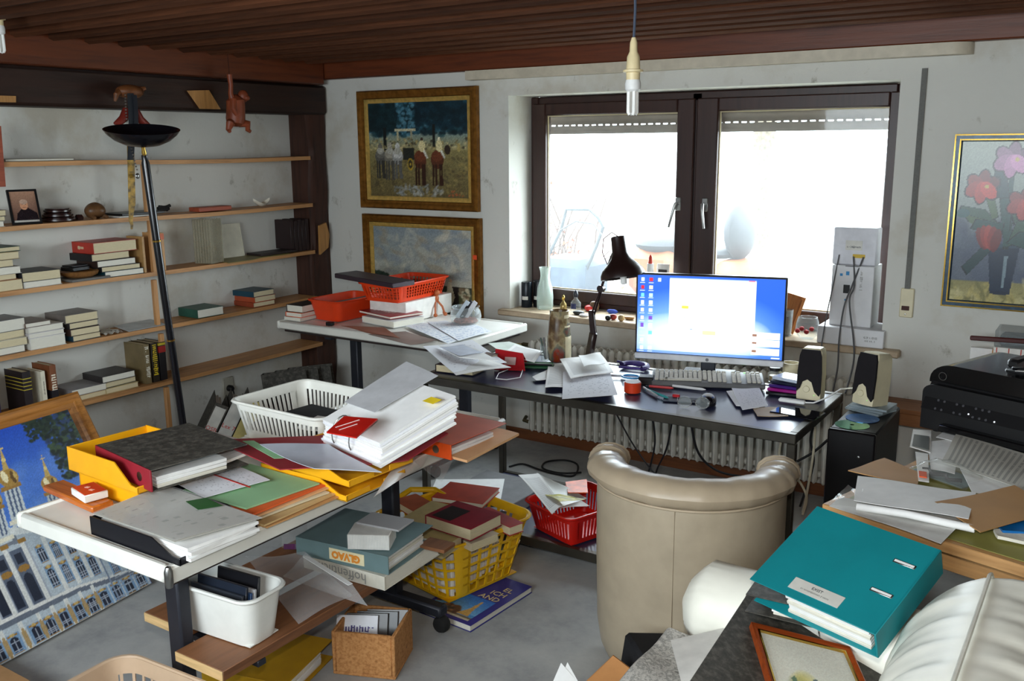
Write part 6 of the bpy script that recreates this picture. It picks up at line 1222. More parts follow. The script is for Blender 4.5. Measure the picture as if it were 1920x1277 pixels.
t = thing('cream_mug', 'cream mug behind the little jar', 'mug', at(1482, 712, z=ZD)); q = B(); q.lathe([(0, .001), (.03, .001), (.034, .01), (.035, .075), (.032, .075), (.03, .012), (0, .008)], 22); q.build('body', CREAM, t); q = B(); q.tube([(-.033, 0, .06), (-.055, 0, .058), (-.058, 0, .035), (-.035, 0, .02)], .005, 8); q.build('handle', CREAM, t)
def speaker(lab, loc, ang, lean):
    t = thing('computer_speaker', lab, 'speaker', loc, rz(ang) @ rx(lean))
    q = B(); w_, d_, h_ = .088, .10, .20
    q.grid(16, 10, lambda u, v: (lambda a: Vector((0, 0, 0)))(0)) if False else None
    prof_ = [(0, 1.0), (.04, 1.02), (.5, .95), (.9, .86), (1, .78)]
    vs, fs = [], []
    for zz, sc in ((.0, 1.0), (.01, 1.03), (.1, 1.0), (.17, .93), (.192, .86), (.2, .7)):
        for x, y in ((-1, -1), (-.6, -1.08), (0, -1.12), (.6, -1.08), (1, -1), (1, .8), (.8, 1), (-.8, 1), (-1, .8)): vs.append((x*w_/2*sc, y*d_/2*sc, zz))
    for i in range(5):
        for k in range(9): fs.append((i*9+k, i*9+(k+1) % 9, i*9+9+(k+1) % 9, i*9+9+k))
    fs += [tuple(range(9))[::-1], tuple(45+k for k in range(9))]; q = B(); q.add(vs, fs); q.build('cabinet', CREAM, t)
    pl = [(-.046, .02), (-.03, .055), (-.012, .072), (.006, .064), (.018, .05), (.03, .022), (.045, .014), (.046, .1), (.043, .17), (.036, .194), (-.036, .194), (-.043, .17), (-.047, .1)]
    pl = [(-.0455, .03), (-.032, .045), (-.024, .07), (-.006, .08), (.010, .07), (.022, .035), (.04, .018), (.0455, .03), (.045, .11), (.041, .172), (.034, .196), (-.034, .196), (-.041, .172), (-.045, .11)]
    q = B(); q.prism(pl, 0, .010, Matrix(((1, 0, 0), (0, 0, -1), (0, 1, 0))), (0, -.049, 0)); q.build('grille', mat('black_speaker_cloth', (22, 18, 22), .9, 0, .1), t)
    q = B(); q.lathe([(.013, 0), (.013, .008), (.011, .010), (0, .010)], 18, (-.008, -.052, .042), rx(90)); q.build('volume_knob', CREAM, t)
    q = B(); q.lathe([(.003, 0), (0, .003)], 8, (.022, -.054, .02), rx(90)); q.build('power_light', mat('green_led', (90, 255, 60), .4, 0, 0, emit=2), t)
    return t
speaker('cream and black computer speaker on the desk beside the monitor', Vector((-.953, 3.60, ZD)), 4, -4)
speaker('cream and black computer speaker on the disc cases on the computer tower', Vector((-.735, 3.63, .7195)), -24, -7)
# cables below and behind the desk
CAB = mat('black_cable', (22, 22, 24), .6, 0, .05); CABC = mat('cream_cable', (206, 198, 172), .6, 0, .05)
def cable(lab, P, r=.004, m_=None, n=28):
    P = [Vector(p) for p in P]; out = []
    for i in range(len(P)-1):
        a, b_, c, d = P[max(0, i-1)], P[i], P[i+1], P[min(len(P)-1, i+2)]
        for k in range(n//(len(P)-1)+1):
            t = k/(n//(len(P)-1)+1); out.append(.5*((2*b_)+(c-a)*t+(2*a-5*b_+4*c-d)*t*t+(3*b_-a-3*c+d)*t**3))
    out.append(P[-1]); q = B(); q.tube(out, r, 6); return single('cable', q, m_ or CAB, lab, 'cable')
cable('black cable sagging below the middle of the desk', [at(1150, 765, Y=3.55), at(1185, 830, Y=3.6), at(1225, 885, Y=3.6), at(1255, 905, Y=3.62)])
cable('black cable hanging straight down below the mouse', [at(1222, 775, Y=3.55), at(1228, 830, Y=3.6), at(1215, 890, Y=3.62)])
cable('black cable curving below the keyboard', [at(1262, 780, Y=3.5), at(1250, 840, Y=3.55), at(1232, 880, Y=3.6), at(1228, 900, Y=3.62)])
cable('long black cable swinging right below the desk', [at(1295, 790, Y=3.45), at(1310, 850, Y=3.5), at(1350, 885, Y=3.55), at(1420, 895, Y=3.6), at(1470, 890, Y=3.65)], .005)
cable('cream cable beside the right desk leg', [at(1530, 775, Y=3.6), at(1525, 850, Y=3.66), at(1512, 930, Y=3.7), at(1505, 960, Y=3.72)], .005, CABC)
cable('second cream cable looping behind the right desk leg', [at(1468, 815, Y=3.6), at(1462, 860, Y=3.66), at(1490, 890, Y=3.7), at(1512, 930, Y=3.72), at(1505, 965, Y=3.72)], .005, CABC)
cable('black cable between desk and computer tower', [at(1540, 760, Y=3.75), at(1520, 820, Y=3.75), at(1525, 870, Y=3.75), at(1500, 950, Y=3.74)], .005)
cable('black cable crossing to the computer tower', [at(1495, 865, Y=3.76), at(1525, 848, Y=3.75), at(1552, 825, Y=3.74)], .006)
cable('black cable coiled on the carpet behind the red basket', [at(955, 875, z=.006), at(980, 870, z=.006), at(1010, 880, z=.006), at(1040, 888, z=.006), at(1075, 892, z=.006), at(1083, 872, z=.006), at(1060, 863, z=.006), at(1025, 866, z=.006), at(1018, 878, z=.006), at(1050, 887, z=.01), at(1090, 886, z=.008)], .005, None, 60)
# red basket and cards on the lower shelf
RB = mat('bright_red_plastic', (204, 30, 20), .35, 0, .04); zl = .0885
basket('red lattice basket of papers on the lower desk shelf', (-1.815, 3.285, zl+.0035), rz(-20), .25, .29, .30, .35, .125, RB, 'slots', 'basket', .03, .003, nv=60, v0=.18, v1=.8)
for k, px in enumerate((((972, 893), (1010, 890), (1055, 950), (1035, 965)), ((1006, 888), (1040, 905), (1100, 935), (1040, 960)), ((1012, 900), (1060, 925), (1105, 950), (1050, 955)))):
    sheet('paper_sheet', ['white punched sheet standing out of the red basket', 'magazine page with a yellow-green picture in the red basket', 'white sheet lying over the rim of the red basket'][k], 'paper', [at(*c, z=.255-.015*k+(.02 if i < 2 else -.01)) for i, c in enumerate(px)], (WPT, mat('page_with_yellow_picture', (206, 206, 200), .4, 0, .0), WP)[k], .002, 0, .004)
sheet('printed_picture', 'yellow-green flower picture printed on the magazine page', 'picture', [at(*c, z=.262) for c in ((1022, 928), (1060, 930), (1098, 938), (1050, 942))], mat('yellow_green_print', (190, 180, 30), .4, 0, .4, 30), .001, 0, .003)
sheet('yellow_red_booklet', 'yellow and red booklet standing at the back of the red basket', 'booklet', [at(*c, z=.25) for c in ((1060, 905), (1100, 900), (1102, 925), (1065, 925))], mat('orange_red_print', (216, 90, 30), .4, 0, .3, 20), .004)
for k, (px, c) in enumerate(((((818, 900), (946, 899), (938, 942), (800, 940)), (40, 44, 42)), (((940, 905), (975, 915), (952, 960), (918, 955)), (80, 90, 56)))):
    P_ = [at(*q_, z=.165-.02*k) for q_ in px]; t = thing('mounted_photo', ['white-bordered dark photograph behind the yellow basket', 'white-bordered garden photograph beside the red basket'][k], 'photo', (P_[0]+P_[2])/2)
    sheet('border', '', '', P_, WP, .003, parent=t); sheet('picture', '', '', [lerp4(P_, u, v)+Vector((0, 0, .0012)) for u, v in ((.08, .1), (.92, .1), (.92, .86), (.08, .86))], mat('photo_print_%d' % k, c, .3, 0, .6, 9), .0008, parent=t)
q = B(); q.mm((-2.47, 3.14, zl+.0035), (-2.12, 3.55, .15), .003); single('grey_box', q, mat('grey_carton', (120, 120, 122), .7), 'flat grey carton under the white-bordered photographs', 'carton')
# ================================================================ window sill
ZSI = ZS+.0006
for k, (x, y, h) in enumerate(((-2.872, 4.56, .148), (-2.815, 4.60, .155))):
    t = thing('dark_tin', ['dark blue-black tin can left of the carafe on the sill', 'black tin can with a white label behind the carafe'][k], 'tin', (x, y, ZSI), None, 'tins on the sill'); q = B(); q.lathe([(0, 0), (.031, 0), (.032, .003), (.032, h-.004), (.03, h), (0, h)], 22); q.build('can', mat('dark_tin_%d' % k, ((22, 28, 36), (20, 22, 24))[k], .3, .3), t); q = B(); q.grid(10, 2, lambda u, v: Vector((.0325*math.cos(-2.0+1.2*u), .0325*math.sin(-2.0+1.2*u), .045+.02*v)), .0004); q.build('label', LBW, t)
t = thing('glass_carafe', 'cloudy green-white glass carafe on the window sill', 'carafe', (-2.745, 4.555, ZSI)); q = B(); q.lathe([(0, .001), (.042, .001), (.047, .01), (.048, .07), (.044, .12), (.03, .165), (.026, .19), (.028, .22), (.034, .242), (.032, .242), (.025, .218), (.023, .19), (.027, .164), (.04, .12), (.044, .07), (.043, .012), (0, .008)], 28); q.build('glass', glassy('cloudy_glass', (206, 218, 210), .25, .45), t)
for k, (x, h, r, c) in enumerate(((-2.625, .09, .02, (150, 130, 80)), (-2.545, .125, .03, (60, 62, 70)))):
    t = thing('perfume_bottle', ['small golden perfume bottle on the window sill', 'round clear perfume bottle with a dark label on the sill'][k], 'bottle', (x, 4.56, ZSI)); q = B(); q.lathe([(0, .001), (r*.9, .001), (r, .006), (r*.95, h*.42), (r*.35, h*.6), (r*.3, h*.68), (0, h*.69)], 20); q.build('glass', GLASS if k else mat('gold_glass', c, .2, .4), t); q = B(); q.lathe([(0, h*.68), (r*.42, h*.68), (r*.5, h*.8), (r*.3, h*.95), (0, h)], 14); q.build('stopper', GOLD if k == 0 else mat('dark_stopper', (40, 42, 50), .3), t)
    if k: q = B(); q.grid(8, 3, lambda u, v: Vector((r*1.0*math.cos(-2.2+1.2*u), r*1.0*math.sin(-2.2+1.2*u), .02+.03*v)), .0004); q.build('label', mat('navy_label', (36, 44, 90), .4), t)
MIS = [('red_white_dish', (1112, 570), (.034, .034, .018), (186, 50, 44), 'small red and white dish on the sill behind the lamp arm', 'dish'), ('red_lump', (1150, 588), (.02, .016, .016), (150, 50, 40), 'small red figure among the trinkets on the sill', 'trinket'), ('blue_lighter', (1148, 578), (.035, .01, .012), (50, 80, 180), 'blue lighter among the trinkets on the sill', 'lighter'), ('black_trinket', (1140, 590), (.016, .016, .014), (20, 20, 22), 'black knob among the trinkets on the sill', 'trinket'), ('glass_ball', (1165, 590), (.018, .018, .018), (190, 160, 110), 'amber glass ball among the trinkets on the sill', 'trinket'), ('brown_carving', (1135, 562), (.03, .02, .03), (100, 76, 54), 'brown carved figure among the trinkets on the sill', 'figurine'), ('gold_chain', (1180, 590), (.03, .02, .01), (150, 110, 60), 'heap of golden chain among the trinkets on the sill', 'chain'), ('dark_pouch', (1085, 580), (.035, .025, .012), (44, 46, 44), 'flat dark pouch on the sill left of the red dish', 'pouch'), ('white_wrapper', (1095, 585), (.03, .02, .008), (206, 206, 206), 'crumpled white wrapper at the sill edge', 'wrapper')]
for nm, (x, y), r, c, lab, cat in MIS:
    c0 = at(x, y+6, z=ZSI+r[2]); c0.y = min(c0.y, 4.62); q = B(); q.lathe([(max(1e-6, math.sin(math.pi*k/8)**.7), -math.cos(math.pi*k/8)) for k in range(9)], 14, c0, Matrix.Diagonal(r) @ rz(0)); single(nm, q, mat('trinket_'+nm, c, .35, 0, .25, 40), lab, cat)
t = thing('candle', 'tall white candle with a red top on the sill behind the monitor', 'candle', (-2.10, 4.58, ZSI)); q = B(); q.lathe([(0, 0), (.018, 0), (.018, .30), (0, .30)], 14); q.build('wax', WP, t); q = B(); q.lathe([(.0, .30), (.012, .30), (.009, .335), (0, .35)], 12); q.build('red_top', mat('red_wax', (206, 60, 36), .4), t)
t = thing('framed_miniature', 'tiny dark framed picture on the sill behind the monitor', 'picture frame', (-2.04, 4.58, ZSI), rx(-6)); q = B(); q.mm((-.035, 0, 0), (.035, .01, .30), .002); q.build('frame', mat('white_card', (232, 230, 224), .5), t); q = B(); q.mm((-.025, -.002, .2), (.025, .0, .27), 0); q.build('picture', mat('dark_picture', (60, 50, 44), .5), t)
t = thing('wooden_framed_picture', 'small tilted wooden frame on the sill at the right of the monitor', 'picture frame', at(1466, 600, Y=4.52), rz(16) @ ry(16)); q = B(); frame(q, .12, .19, [(0, 0), (0, .012), (.014, .012), (.014, 0)]); q.mm((.01, -.004, .01), (.11, -.001, .18), 0); q.build('frame', wood('orange_pine', (176, 110, 54), (140, 80, 36), 7, 'z'), t); t.location.z = ZSI+.035; t.location.x = -1.42
t = thing('glass_of_bits', 'ribbed drinking glass full of bits at the right of the monitor', 'glass', (-1.335, 4.50, ZSI)); q = B(); q.lathe([(0, .001), (.03, .001), (.036, .13), (.034, .13), (.028, .006), (0, .006)], 20); q.build('glass', glassy('cloudy_glass2', (190, 196, 196), .2, .5), t); q = B(); q.lathe([(0, .007), (.026, .008), (.03, .1), (0, .11)], 12); q.build('contents', mat('dark_bits', (90, 84, 80), .6, 0, .6, 80), t)
t = thing('rose_glass', 'round glass bowl with painted red roses on the sill', 'glass bowl', (-1.22, 4.475, ZSI)); q = B(); q.lathe([(0, .001), (.03, .001), (.048, .02), (.056, .05), (.052, .085), (.044, .108), (.042, .108), (.05, .084), (.054, .05), (.046, .022), (.028, .005), (0, .005)], 28); q.build('glass', GLASS, t)
for k in range(4):
    an = -2.2+.42*k; q = B(); mesh_blob(q, (.0565*math.cos(an), .0565*math.sin(an), .045+.014*(k % 2)), (.012, .012, .011)); q.build('painted_rose', mat('rose_red', (200, 60, 66), .5, 0, .2, 60), t)
WC = mat('white_carton', (222, 222, 224), .55, 0, .03); GRT = mat('grey_print', (150, 150, 146), .5, 0, 0)
t = thing('white_product_box', 'long low white carton at the bottom of the box pile on the sill', 'carton', (-1.0, 4.55, ZSI)); q = B(); q.mm((-.158, -.13, 0), (.142, .09, .082), .003); q.build('carton', WC, t); marks(t, (.085, -.1306, .046), rx(90), .06, .012, GRT, 2); marks(t, (.085, -.1306, .03), rx(90), .05, .012, GRT, 3)
t = thing('white_tall_box', 'tall white carton with a black square in the middle of the box pile', 'carton', (-1.02, 4.57, ZSI+.0825)); q = B(); q.mm((-.1, -.1, 0), (.09, .06, .285), .003); q.build('carton', WC, t)
q = B(); q.mm((-.043, -.1012, .155), (-.014, -.1, .195), 0); q.build('black_square', BLACK, t); q = B(); q.mm((-.035, -.1012, .24), (-.02, -.1, .258), 0); q.build('blue_mark', mat('blue_mark', (50, 140, 200), .5), t); q = B(); q.mm((-.062, -.1012, .235), (-.05, -.1, .247), 0); q.build('blue_square', mat('blue_mark', (50, 140, 200), .5), t); q = B(); q.mm((-.035, -.1012, .12), (-.026, -.1, .128), 0); q.build('blue_dot', mat('blue_mark', (50, 140, 200), .5), t); q = B(); q.mm((-.04, -.1012, .281), (.02, -.1, .284), 0); q.build('slot', BLACK, t); marks(t, (.035, -.1014, .22), Matrix(((0, -1, 0), (0, 0, -1), (1, 0, 0))), .09, .014, GRT, 5)
t = thing('white_router', 'white router standing on top of the box pile at the window', 'router', (-1.03, 4.58, ZSI+.368)); q = B(); q.mm((-.098, -.09, 0), (.1, .0, .175), .006); q.build('case', mat('white_router_plastic', (210, 210, 216), .45), t); q = B(); q.mm((-.04, -.0915, .07), (.035, -.09, .115), 0); q.build('sticker', LBW, t); marks(t, (-.002, -.0918, .085), rx(90), .06, .011, mat('dark_print', (70, 70, 74), .5, 0, 0), 6); q = B(); q.mm((-.005, -.0925, .035), (.05, -.0895, .052), .001); q.build('port_row', mat('yellow_ports', (206, 170, 40), .5), t)
cable('thin grey cable hanging from the left of the router', [(-1.095, 4.484, 1.185), (-1.105, 4.45, 1.05), (-1.115, 4.40, .9), (-1.12, 4.36, .75), (-1.1, 4.2, .5)], .003, mat('grey_cable', (90, 90, 92), .6))
cable('grey cable hanging from the middle of the router', [(-1.03, 4.484, 1.18), (-1.01, 4.45, 1.05), (-1.02, 4.42, .98), (-.985, 4.4, .8), (-.97, 4.36, .70), (-.96, 4.2, .6)], .004, mat('grey_cable', (90, 90, 92), .6))
cable('grey cable crossing the other one below the router', [(-.985, 4.484, 1.18), (-1.02, 4.455, 1.05), (-1.045, 4.43, .95), (-1.05, 4.40, .8), (-1.04, 4.36, .66), (-1.03, 4.2, .5)], .004, mat('grey_cable', (90, 90, 92), .6))
# ================================================================ printer corner
PB = mat('black_printer_plastic', (19, 19, 21), .38, 0, .06, spec=.45); PB2 = mat('black_gloss_printer', (12, 12, 14), .18, 0, .04, spec=.5)
pn = thing('printer', 'bulky black multifunction printer on the right-hand table', 'printer', (-.50, 3.275, .7485), rz(-21))
PW, PD = .47, .37
def rprof(w, z0, z1, r, n=6): return [(0, z0), (w, z0), (w, z1-r)]+[(w-r+r*math.cos(a), z1-r+r*math.sin(a)) for a in [math.pi/2*k/n for k in range(1, n+1)]]+[(r*1.4+r*1.4*math.cos(a), z1-r+r*math.sin(a)) for a in [math.pi/2+math.pi/2*k/n for k in range(0, n+1)]]
XZ = Matrix(((1, 0, 0), (0, 0, -1), (0, 1, 0)))
q = B(); q.prism(rprof(PW, .012, .165, .03), -PD, 0, XZ); q.build('body', PB, pn)
q = B(); q.prism([(x+.004, z) for x, z in rprof(PW-.008, .166, .232, .055)], -PD+.01, -.03, XZ); q.build('scanner_lid', PB2, pn)
q = B(); q.add([(.01, -.0, .09), (PW-.01, 0, .09), (PW-.012, .045, .168), (.012, .045, .168), (.01, -.022, .085), (PW-.01, -.022, .085), (PW-.012, .03, .17), (.012, .03, .17)], [(0, 1, 2, 3), (7, 6, 5, 4), (0, 4, 5, 1), (1, 5, 6, 2), (2, 6, 7, 3), (3, 7, 4, 0)]); q.build('control_panel', PB, pn)
for r_ in range(3):
    for c_ in range(9):
        if c_ in (2, 5) : continue
        q = B(); q.lathe([(.0045, 0), (.004, .002), (0, .0025)], 10, (.06+.021*c_, -.021+.016*r_+.001, .092+.025*r_), rx(58)); q.build('button', mat('dark_grey_button', (70, 70, 74), .4), pn)
for x, z in ((.05, .13), (.17, .095), (.255, .09)): q = B(); q.lathe([(.003, 0), (0, .002)], 8, (x, -.024+(z-.085)*.63, z+.003), rx(58)); q.build('indicator_light', mat('white_led', (230, 235, 240), .4, 0, 0, emit=.8), pn)
q = B(); q.tube([(.05+.013*math.cos(a), -.0+.002+.0+.033, .187+.013*math.sin(a)) for a in [k*2*math.pi/20 for k in range(20)]], .0015, 5, closed=True); q.v = [Vector((v.x, v.y-.008, v.z+.005)) for v in q.v]; q.build('round_emblem', STEEL, pn)
q = B(); q.box((.335, .2, .243), (.25, .2, .02), ry(-6), .006); q.build('feeder_tray', PB, pn); q = B(); q.box((.34, .12, .262), (.2, .08, .012), ry(-6) @ rx(6), .004); q.build('feeder_guide', PB2, pn); q = B(); q.box((.22, .24, .25), (.04, .22, .03), None, .008); q.build('feeder_hood', PB, pn)
q = B(); q.box((.36, .09, .2555), (.20, .05, .001), ry(-6), 0); q.build('paper_edge', WP, pn)
q = B(); q.mm((.08, -.03, .02), (PW-.06, .0, .045), .004); q.build('output_slot', PB2, pn)
for x in (.04, PW-.04):
    for y in (.04, PD-.04): q = B(); q.lathe([(.014, 0), (.014, .013)], 10, (x, y, 0)); q.build('foot', RUBBER, pn)
ZT = .7482
def tsheet(name, lab, cat, px, zz, m_, T=.001, wave=.0015, lift=(0,)*4, curl=0): return sheet(name, lab, cat, [at(*c, z=zz) for c in px], m_, T, curl, wave, down=ZT+.0005, lift=lift)
tsheet('paper_sheet', 'white sheet coming out under the printer', 'paper', ((1800, 786), (1916, 812), (1882, 848), (1755, 822)), ZT+.012, WP, .001, .002)
tsheet('postcard', 'blue landscape postcard lying below the printer', 'postcard', ((1840, 824), (1900, 842), (1895, 848), (1832, 832)), ZT+.018, mat('blue_landscape_print', (50, 96, 130), .3, 0, .5, 20), .001)
DOC = printed('printed_form', (206, 204, 194), (70, 72, 76), 16, .06, .66)
tsheet('printed_form', 'long printed form lying across the printer table', 'document', ((1793, 815), (1765, 866), (1915, 920), (1960, 862)), ZT+.022, DOC, .001, .003)
tsheet('paper_sheet', 'white folded sheets at the right edge under the printed form', 'paper', ((1800, 880), (1920, 905), (1930, 940), (1822, 925)), ZT+.010, WP, .003, .002)
tsheet('paper_sheet', 'white sheet beside the blister packs', 'paper', ((1738, 830), (1800, 822), (1790, 890), (1745, 880)), ZT+.008, WP, .001)
for k, (px, c, lab) in enumerate((((((1712, 806), (1746, 808), (1745, 850), (1706, 838))), (96, 98, 94), 'blister pack with a grey gadget at the left table edge'), (((1716, 848), (1740, 852), (1742, 905), (1722, 902)), (214, 212, 210), 'white and orange blister card beside the brown envelope'))):
    P_ = [at(*q_, z=ZT+.012) for q_ in px]; t = thing('blister_pack', lab, 'packaging', (P_[0]+P_[2])/2-Vector((0, 0, .011))); sheet('card', '', '', P_, mat('white_card', (232, 230, 224), .5), .002, parent=t)
    sheet('gadget' if k == 0 else 'orange_print', '', '', [lerp4(P_, u, v)+Vector((0, 0, .003)) for u, v in (((.1, .35), (.9, .35), (.9, .95), (.1, .95)) if k == 0 else ((.1, .72), (.8, .72), (.8, .9), (.1, .9)))], mat('gadget_%d' % k, ((90, 92, 88), (226, 90, 40))[k], .35), .003, parent=t)
t = thing('clear_blister', 'crumpled clear blister with a dark cable inside', 'packaging', at(1775, 905, z=ZT+.002)); C0 = at(1775, 895, z=ZT)
q = B(); q.grid(18, 14, lambda u, v: C0+rz(-28) @ Vector(((u-.5)*.19, (v-.5)*.12, .004+.045*(math.sin(math.pi*u)*math.sin(math.pi*v))**.6+.004*math.sin(u*23)*math.sin(v*17))), .0008); q.build('bubble', CLEAR, t, True)
q = B(); q.tube([C0+rz(-28) @ Vector((-.06+.012*k, -.03+.012*math.sin(k*1.4), .012)) for k in range(11)], .006, 7); q.build('cable', RUBBER, t, True)
q = B(); q.box(C0+Vector((0, 0, .004)), (.17, .1, .002), rz(-28), 0); q.build('backing_card', mat('teal_grey_card', (86, 110, 108), .6), t, True)
KRAFT = mat('brown_kraft_envelope', (182, 138, 88), .7, 0, .05, 8)
tsheet('brown_envelope', 'brown envelope at the left of the printer table behind the white sheets', 'envelope', ((1590, 884), (1658, 862), (1725, 888), (1720, 915)), ZT+.006, KRAFT, .003, .002)
tsheet('brown_envelope', 'large brown envelope lying on the white sheets at the right', 'envelope', ((1752, 945), (1902, 914), (1985, 960), (1838, 1000)), ZT+.028, KRAFT, .003, .002)
tsheet('poster_sheet', 'big white sheet with a curled front edge on the printer table', 'paper', ((1608, 896), (1830, 925), (1815, 985), (1600, 948)), ZT+.020, WP, .001, .003, (0, 0, .012, .012))
tsheet('poster_sheet', 'lower big white sheet reaching over the front table edge', 'paper', ((1580, 935), (1812, 975), (1764, 1022), (1555, 950)), ZT+.008, mat('translucent_white_paper', (222, 222, 218), .6), .001, .003)
q = B(); q.tube([at(1606, 950, z=ZT+.022), at(1700, 964, z=ZT+.024), at(1828, 992, z=ZT+.022)], .010, 12); single('rolled_paper', q, WP, 'tight white paper roll along the front of the white sheets', 'paper roll')
tsheet('plastic_sleeve', 'crumpled clear film at the left end of the white sheets', 'plastic film', ((1553, 950), (1590, 912), (1618, 925), (1612, 955)), ZT+.018, CLEAR, .001, .006)
tsheet('blue_booklet', 'bright blue booklet under the large brown envelope', 'booklet', ((1868, 985), (1940, 970), (1960, 1005), (1880, 1000)), ZT+.012, mat('bright_blue_print', (20, 110, 180), .4, 0, .1), .006)
tsheet('paper_sheet', 'pale papers at the right front corner of the printer table', 'papers', ((1862, 998), (1960, 1000), (1960, 1030), (1870, 1012)), ZT+.004, PAGEW, .008)
# behind the printer
t = thing('striped_box', 'white box with red stripes and a clear lid on the wall ledge', 'box', (-.34, 4.36, .5455)); q = B(); q.mm((-.06, -.08, .0), (.2, .08, .30), .002); q.build('lower_part', PINEZ, t); q = B(); q.mm((-.055, -.082, .255), (.2, .08, .315), .002); q.build('striped_sleeve', mat('white_card', (232, 230, 224), .5), t)
for k in range(5): q = B(); q.mm((-.045+.045*k, -.0832, .256), (-.041+.045*k, -.0822, .314), 0); q.build('stripe', mat('red_stripe', (190, 60, 50), .5), t)
q = B(); q.mm((-.055, -.08, .317), (.2, .08, .385), .002); q.build('clear_lid', glassy('lid_plastic', (190, 196, 196), .1, .6), t); q = B(); q.mm((-.04, -.06, .32), (.19, .06, .36), .01); q.build('banknotes', mat('blue_grey_prints', (112, 122, 130), .5, 0, .4, 20), t)
t = thing('white_packet', 'white card packet leaning beside the striped box', 'packet', (-.46, 4.37, .5455)); q = B(); q.mm((-.03, -.02, 0), (.055, .0, .29), .002); q.build('packet', WP, t)
q = B(); q.bar((-.485, 4.26, .893), (-.10, 4.26, .905), .012, .020, bev=.004); q.bar((-.12, 4.26, .903), (-.12, 4.36, .90), .012, .012); single('dark_red_bar', q, mat('dark_red_lacquer', (74, 26, 24), .35), 'dark red lacquered bar resting across the striped box', 'bar')
# discs and cases on the computer tower
ZC_ = .6905
t = thing('compact_disc', 'green shiny compact disc lying on the computer tower', 'disc', (-.748, 3.41, ZC_)); q = B(); q.lathe([(.0075, 0), (.06, 0), (.06, .0012), (.0075, .0012)], 40); q.lathe([(.0075, .0012), (.0075, 0)], 40); q.build('disc', mat('green_disc', (120, 190, 150), .12, .85, .15, 6), t)
t = thing('compact_disc', 'blue printed compact disc behind the green one', 'disc', (-.735, 3.51, ZC_+.0016)); q = B(); q.lathe([(.0075, 0), (.06, 0), (.06, .0012), (.0075, .0012)], 40); q.build('disc', mat('blue_disc', (60, 110, 170), .2, .4, .1, 6), t)
for k in range(3): q = B(); q.box((-.735+.004*k, 3.645-.003*k, ZC_+.005+.0095*k), (.142, .125, .009), rz(-20+7*k), .001); single('jewel_case', q, glassy('jewel_plastic', (170, 184, 190), .06, .35), ['clear disc case lowest under the right speaker', 'clear disc case in the middle under the right speaker', 'clear disc case directly under the right speaker'][k], 'disc case', 'disc cases under the right speaker')
# ================================================================ on the sofa
TEAL = mat('teal_board', (18, 132, 140), .5, 0, .05, 9)
A_, B_, C_, D_ = at(1535, 947, z=.80), at(1764, 1031, z=.79), at(1706, 1203, z=.685), at(1457, 1098, z=.70)
ex = ((A_-B_)+(D_-C_)).normalized(); ey = (B_-C_); ey = (ey-ex*ey.dot(ex)).normalized(); ez = ex.cross(ey)
if ez.z < 0: ez = -ez
Rt = Matrix((ex, -ey if ex.cross(-ey).dot(ez) > 0 else ey, ez)).transposed()
TH = .072; flip = ex.cross(-ey).dot(ez) > 0
org = (B_ if flip else C_)-ez*TH; WT, HT = ((A_-B_).length+(D_-C_).length)/2, ((B_-C_).length+(A_-D_).length)/2
tb = binder('teal lever arch binder lying tilted on top of the sofa pile', org, Rt, WT, HT, TH, TEAL, None, .8, ring=False)
for yy in ((.27, .62) if flip else (.38, .73)):
    q = B(); q.box((.045, HT*yy, TH+.0008), (.052, .012, .0022), None, .001); q.build('metal_slot', STEEL, tb); q = B(); q.box((.045, HT*yy, TH+.0022), (.046, .006, .001), None, 0); q.build('slot_opening', WP, tb)
yl = HT*.86 if flip else HT*.14
q = B(); q.box((WT*.52, yl-(.0), TH+.0006), (.125, .036, .001), None, 0); q.build('label', LBW, tb); text('EXIST', .011, tb, (WT*.52, yl+(-.005 if flip else .005), TH+.0014), rz(180) if flip else Matrix.Identity(3), mat('dark_print', (70, 70, 74), .5, 0, 0)); marks(tb, (WT*.52, yl+(.007 if flip else -.007), TH+.0014), rz(180) if flip else Matrix.Identity(3), .07, .006, GRT, 8)
g1 = binder('dark grey marbled binder under the teal one on the sofa arm', (-.385, 2.02, .605), Matrix(((-1, 0, 0), (0, -1, 0), (0, 0, 1))) @ rz(3), .285, .318, .046, MARB, None, .6); g1.location = (-.39, 2.35, .603)
q = B(); q.mm((.21, .1, .0465), (.27, .18, .0475), 0); q.build('label', LBW, g1)
# second grey binder, sloping down to the seat
u0, v0_, w0 = at(1402, 1112, z=.585), at(1690, 1262, z=.47), at(1322, 1277, z=.575)
ex = (v0_-u0).normalized(); ey = (w0-u0); ey = (ey-ex*ey.dot(ex)).normalized(); ez = ex.cross(ey); ez = ez if ez.z > 0 else -ez
R2 = Matrix((ex, ez.cross(ex), ez)).transposed(); L2 = (v0_-u0).length
g2 = thing('grey_portfolio', 'large grey marbled portfolio with a burgundy edge sloping on the sofa', 'portfolio', u0, R2)
sgn = 1 if (R2.inverted() @ (w0-u0)).y > 0 else -1
q = B(); q.mm((0, 0, -.006), (L2, sgn*.5, 0), .001); q.build('cover', MARB, g2); q = B(); q.mm((-.002, -sgn*.006, -.018), (L2, sgn*.002, .001), .001); q.build('edge_strip', mat('burgundy_cloth', (72, 28, 34), .6), g2); q = B(); q.mm((.01, sgn*.01, -.04), (L2-.02, sgn*.49, -.007), .002); q.build('paper_block', WP, g2)
q = B(); q.tube([(L2*.5, sgn*.03, .001), (L2*.5-.01, sgn*.02, .014), (L2*.5-.005, sgn*.04, .016)], .002, 6); q.build('clip', STEEL, g2)
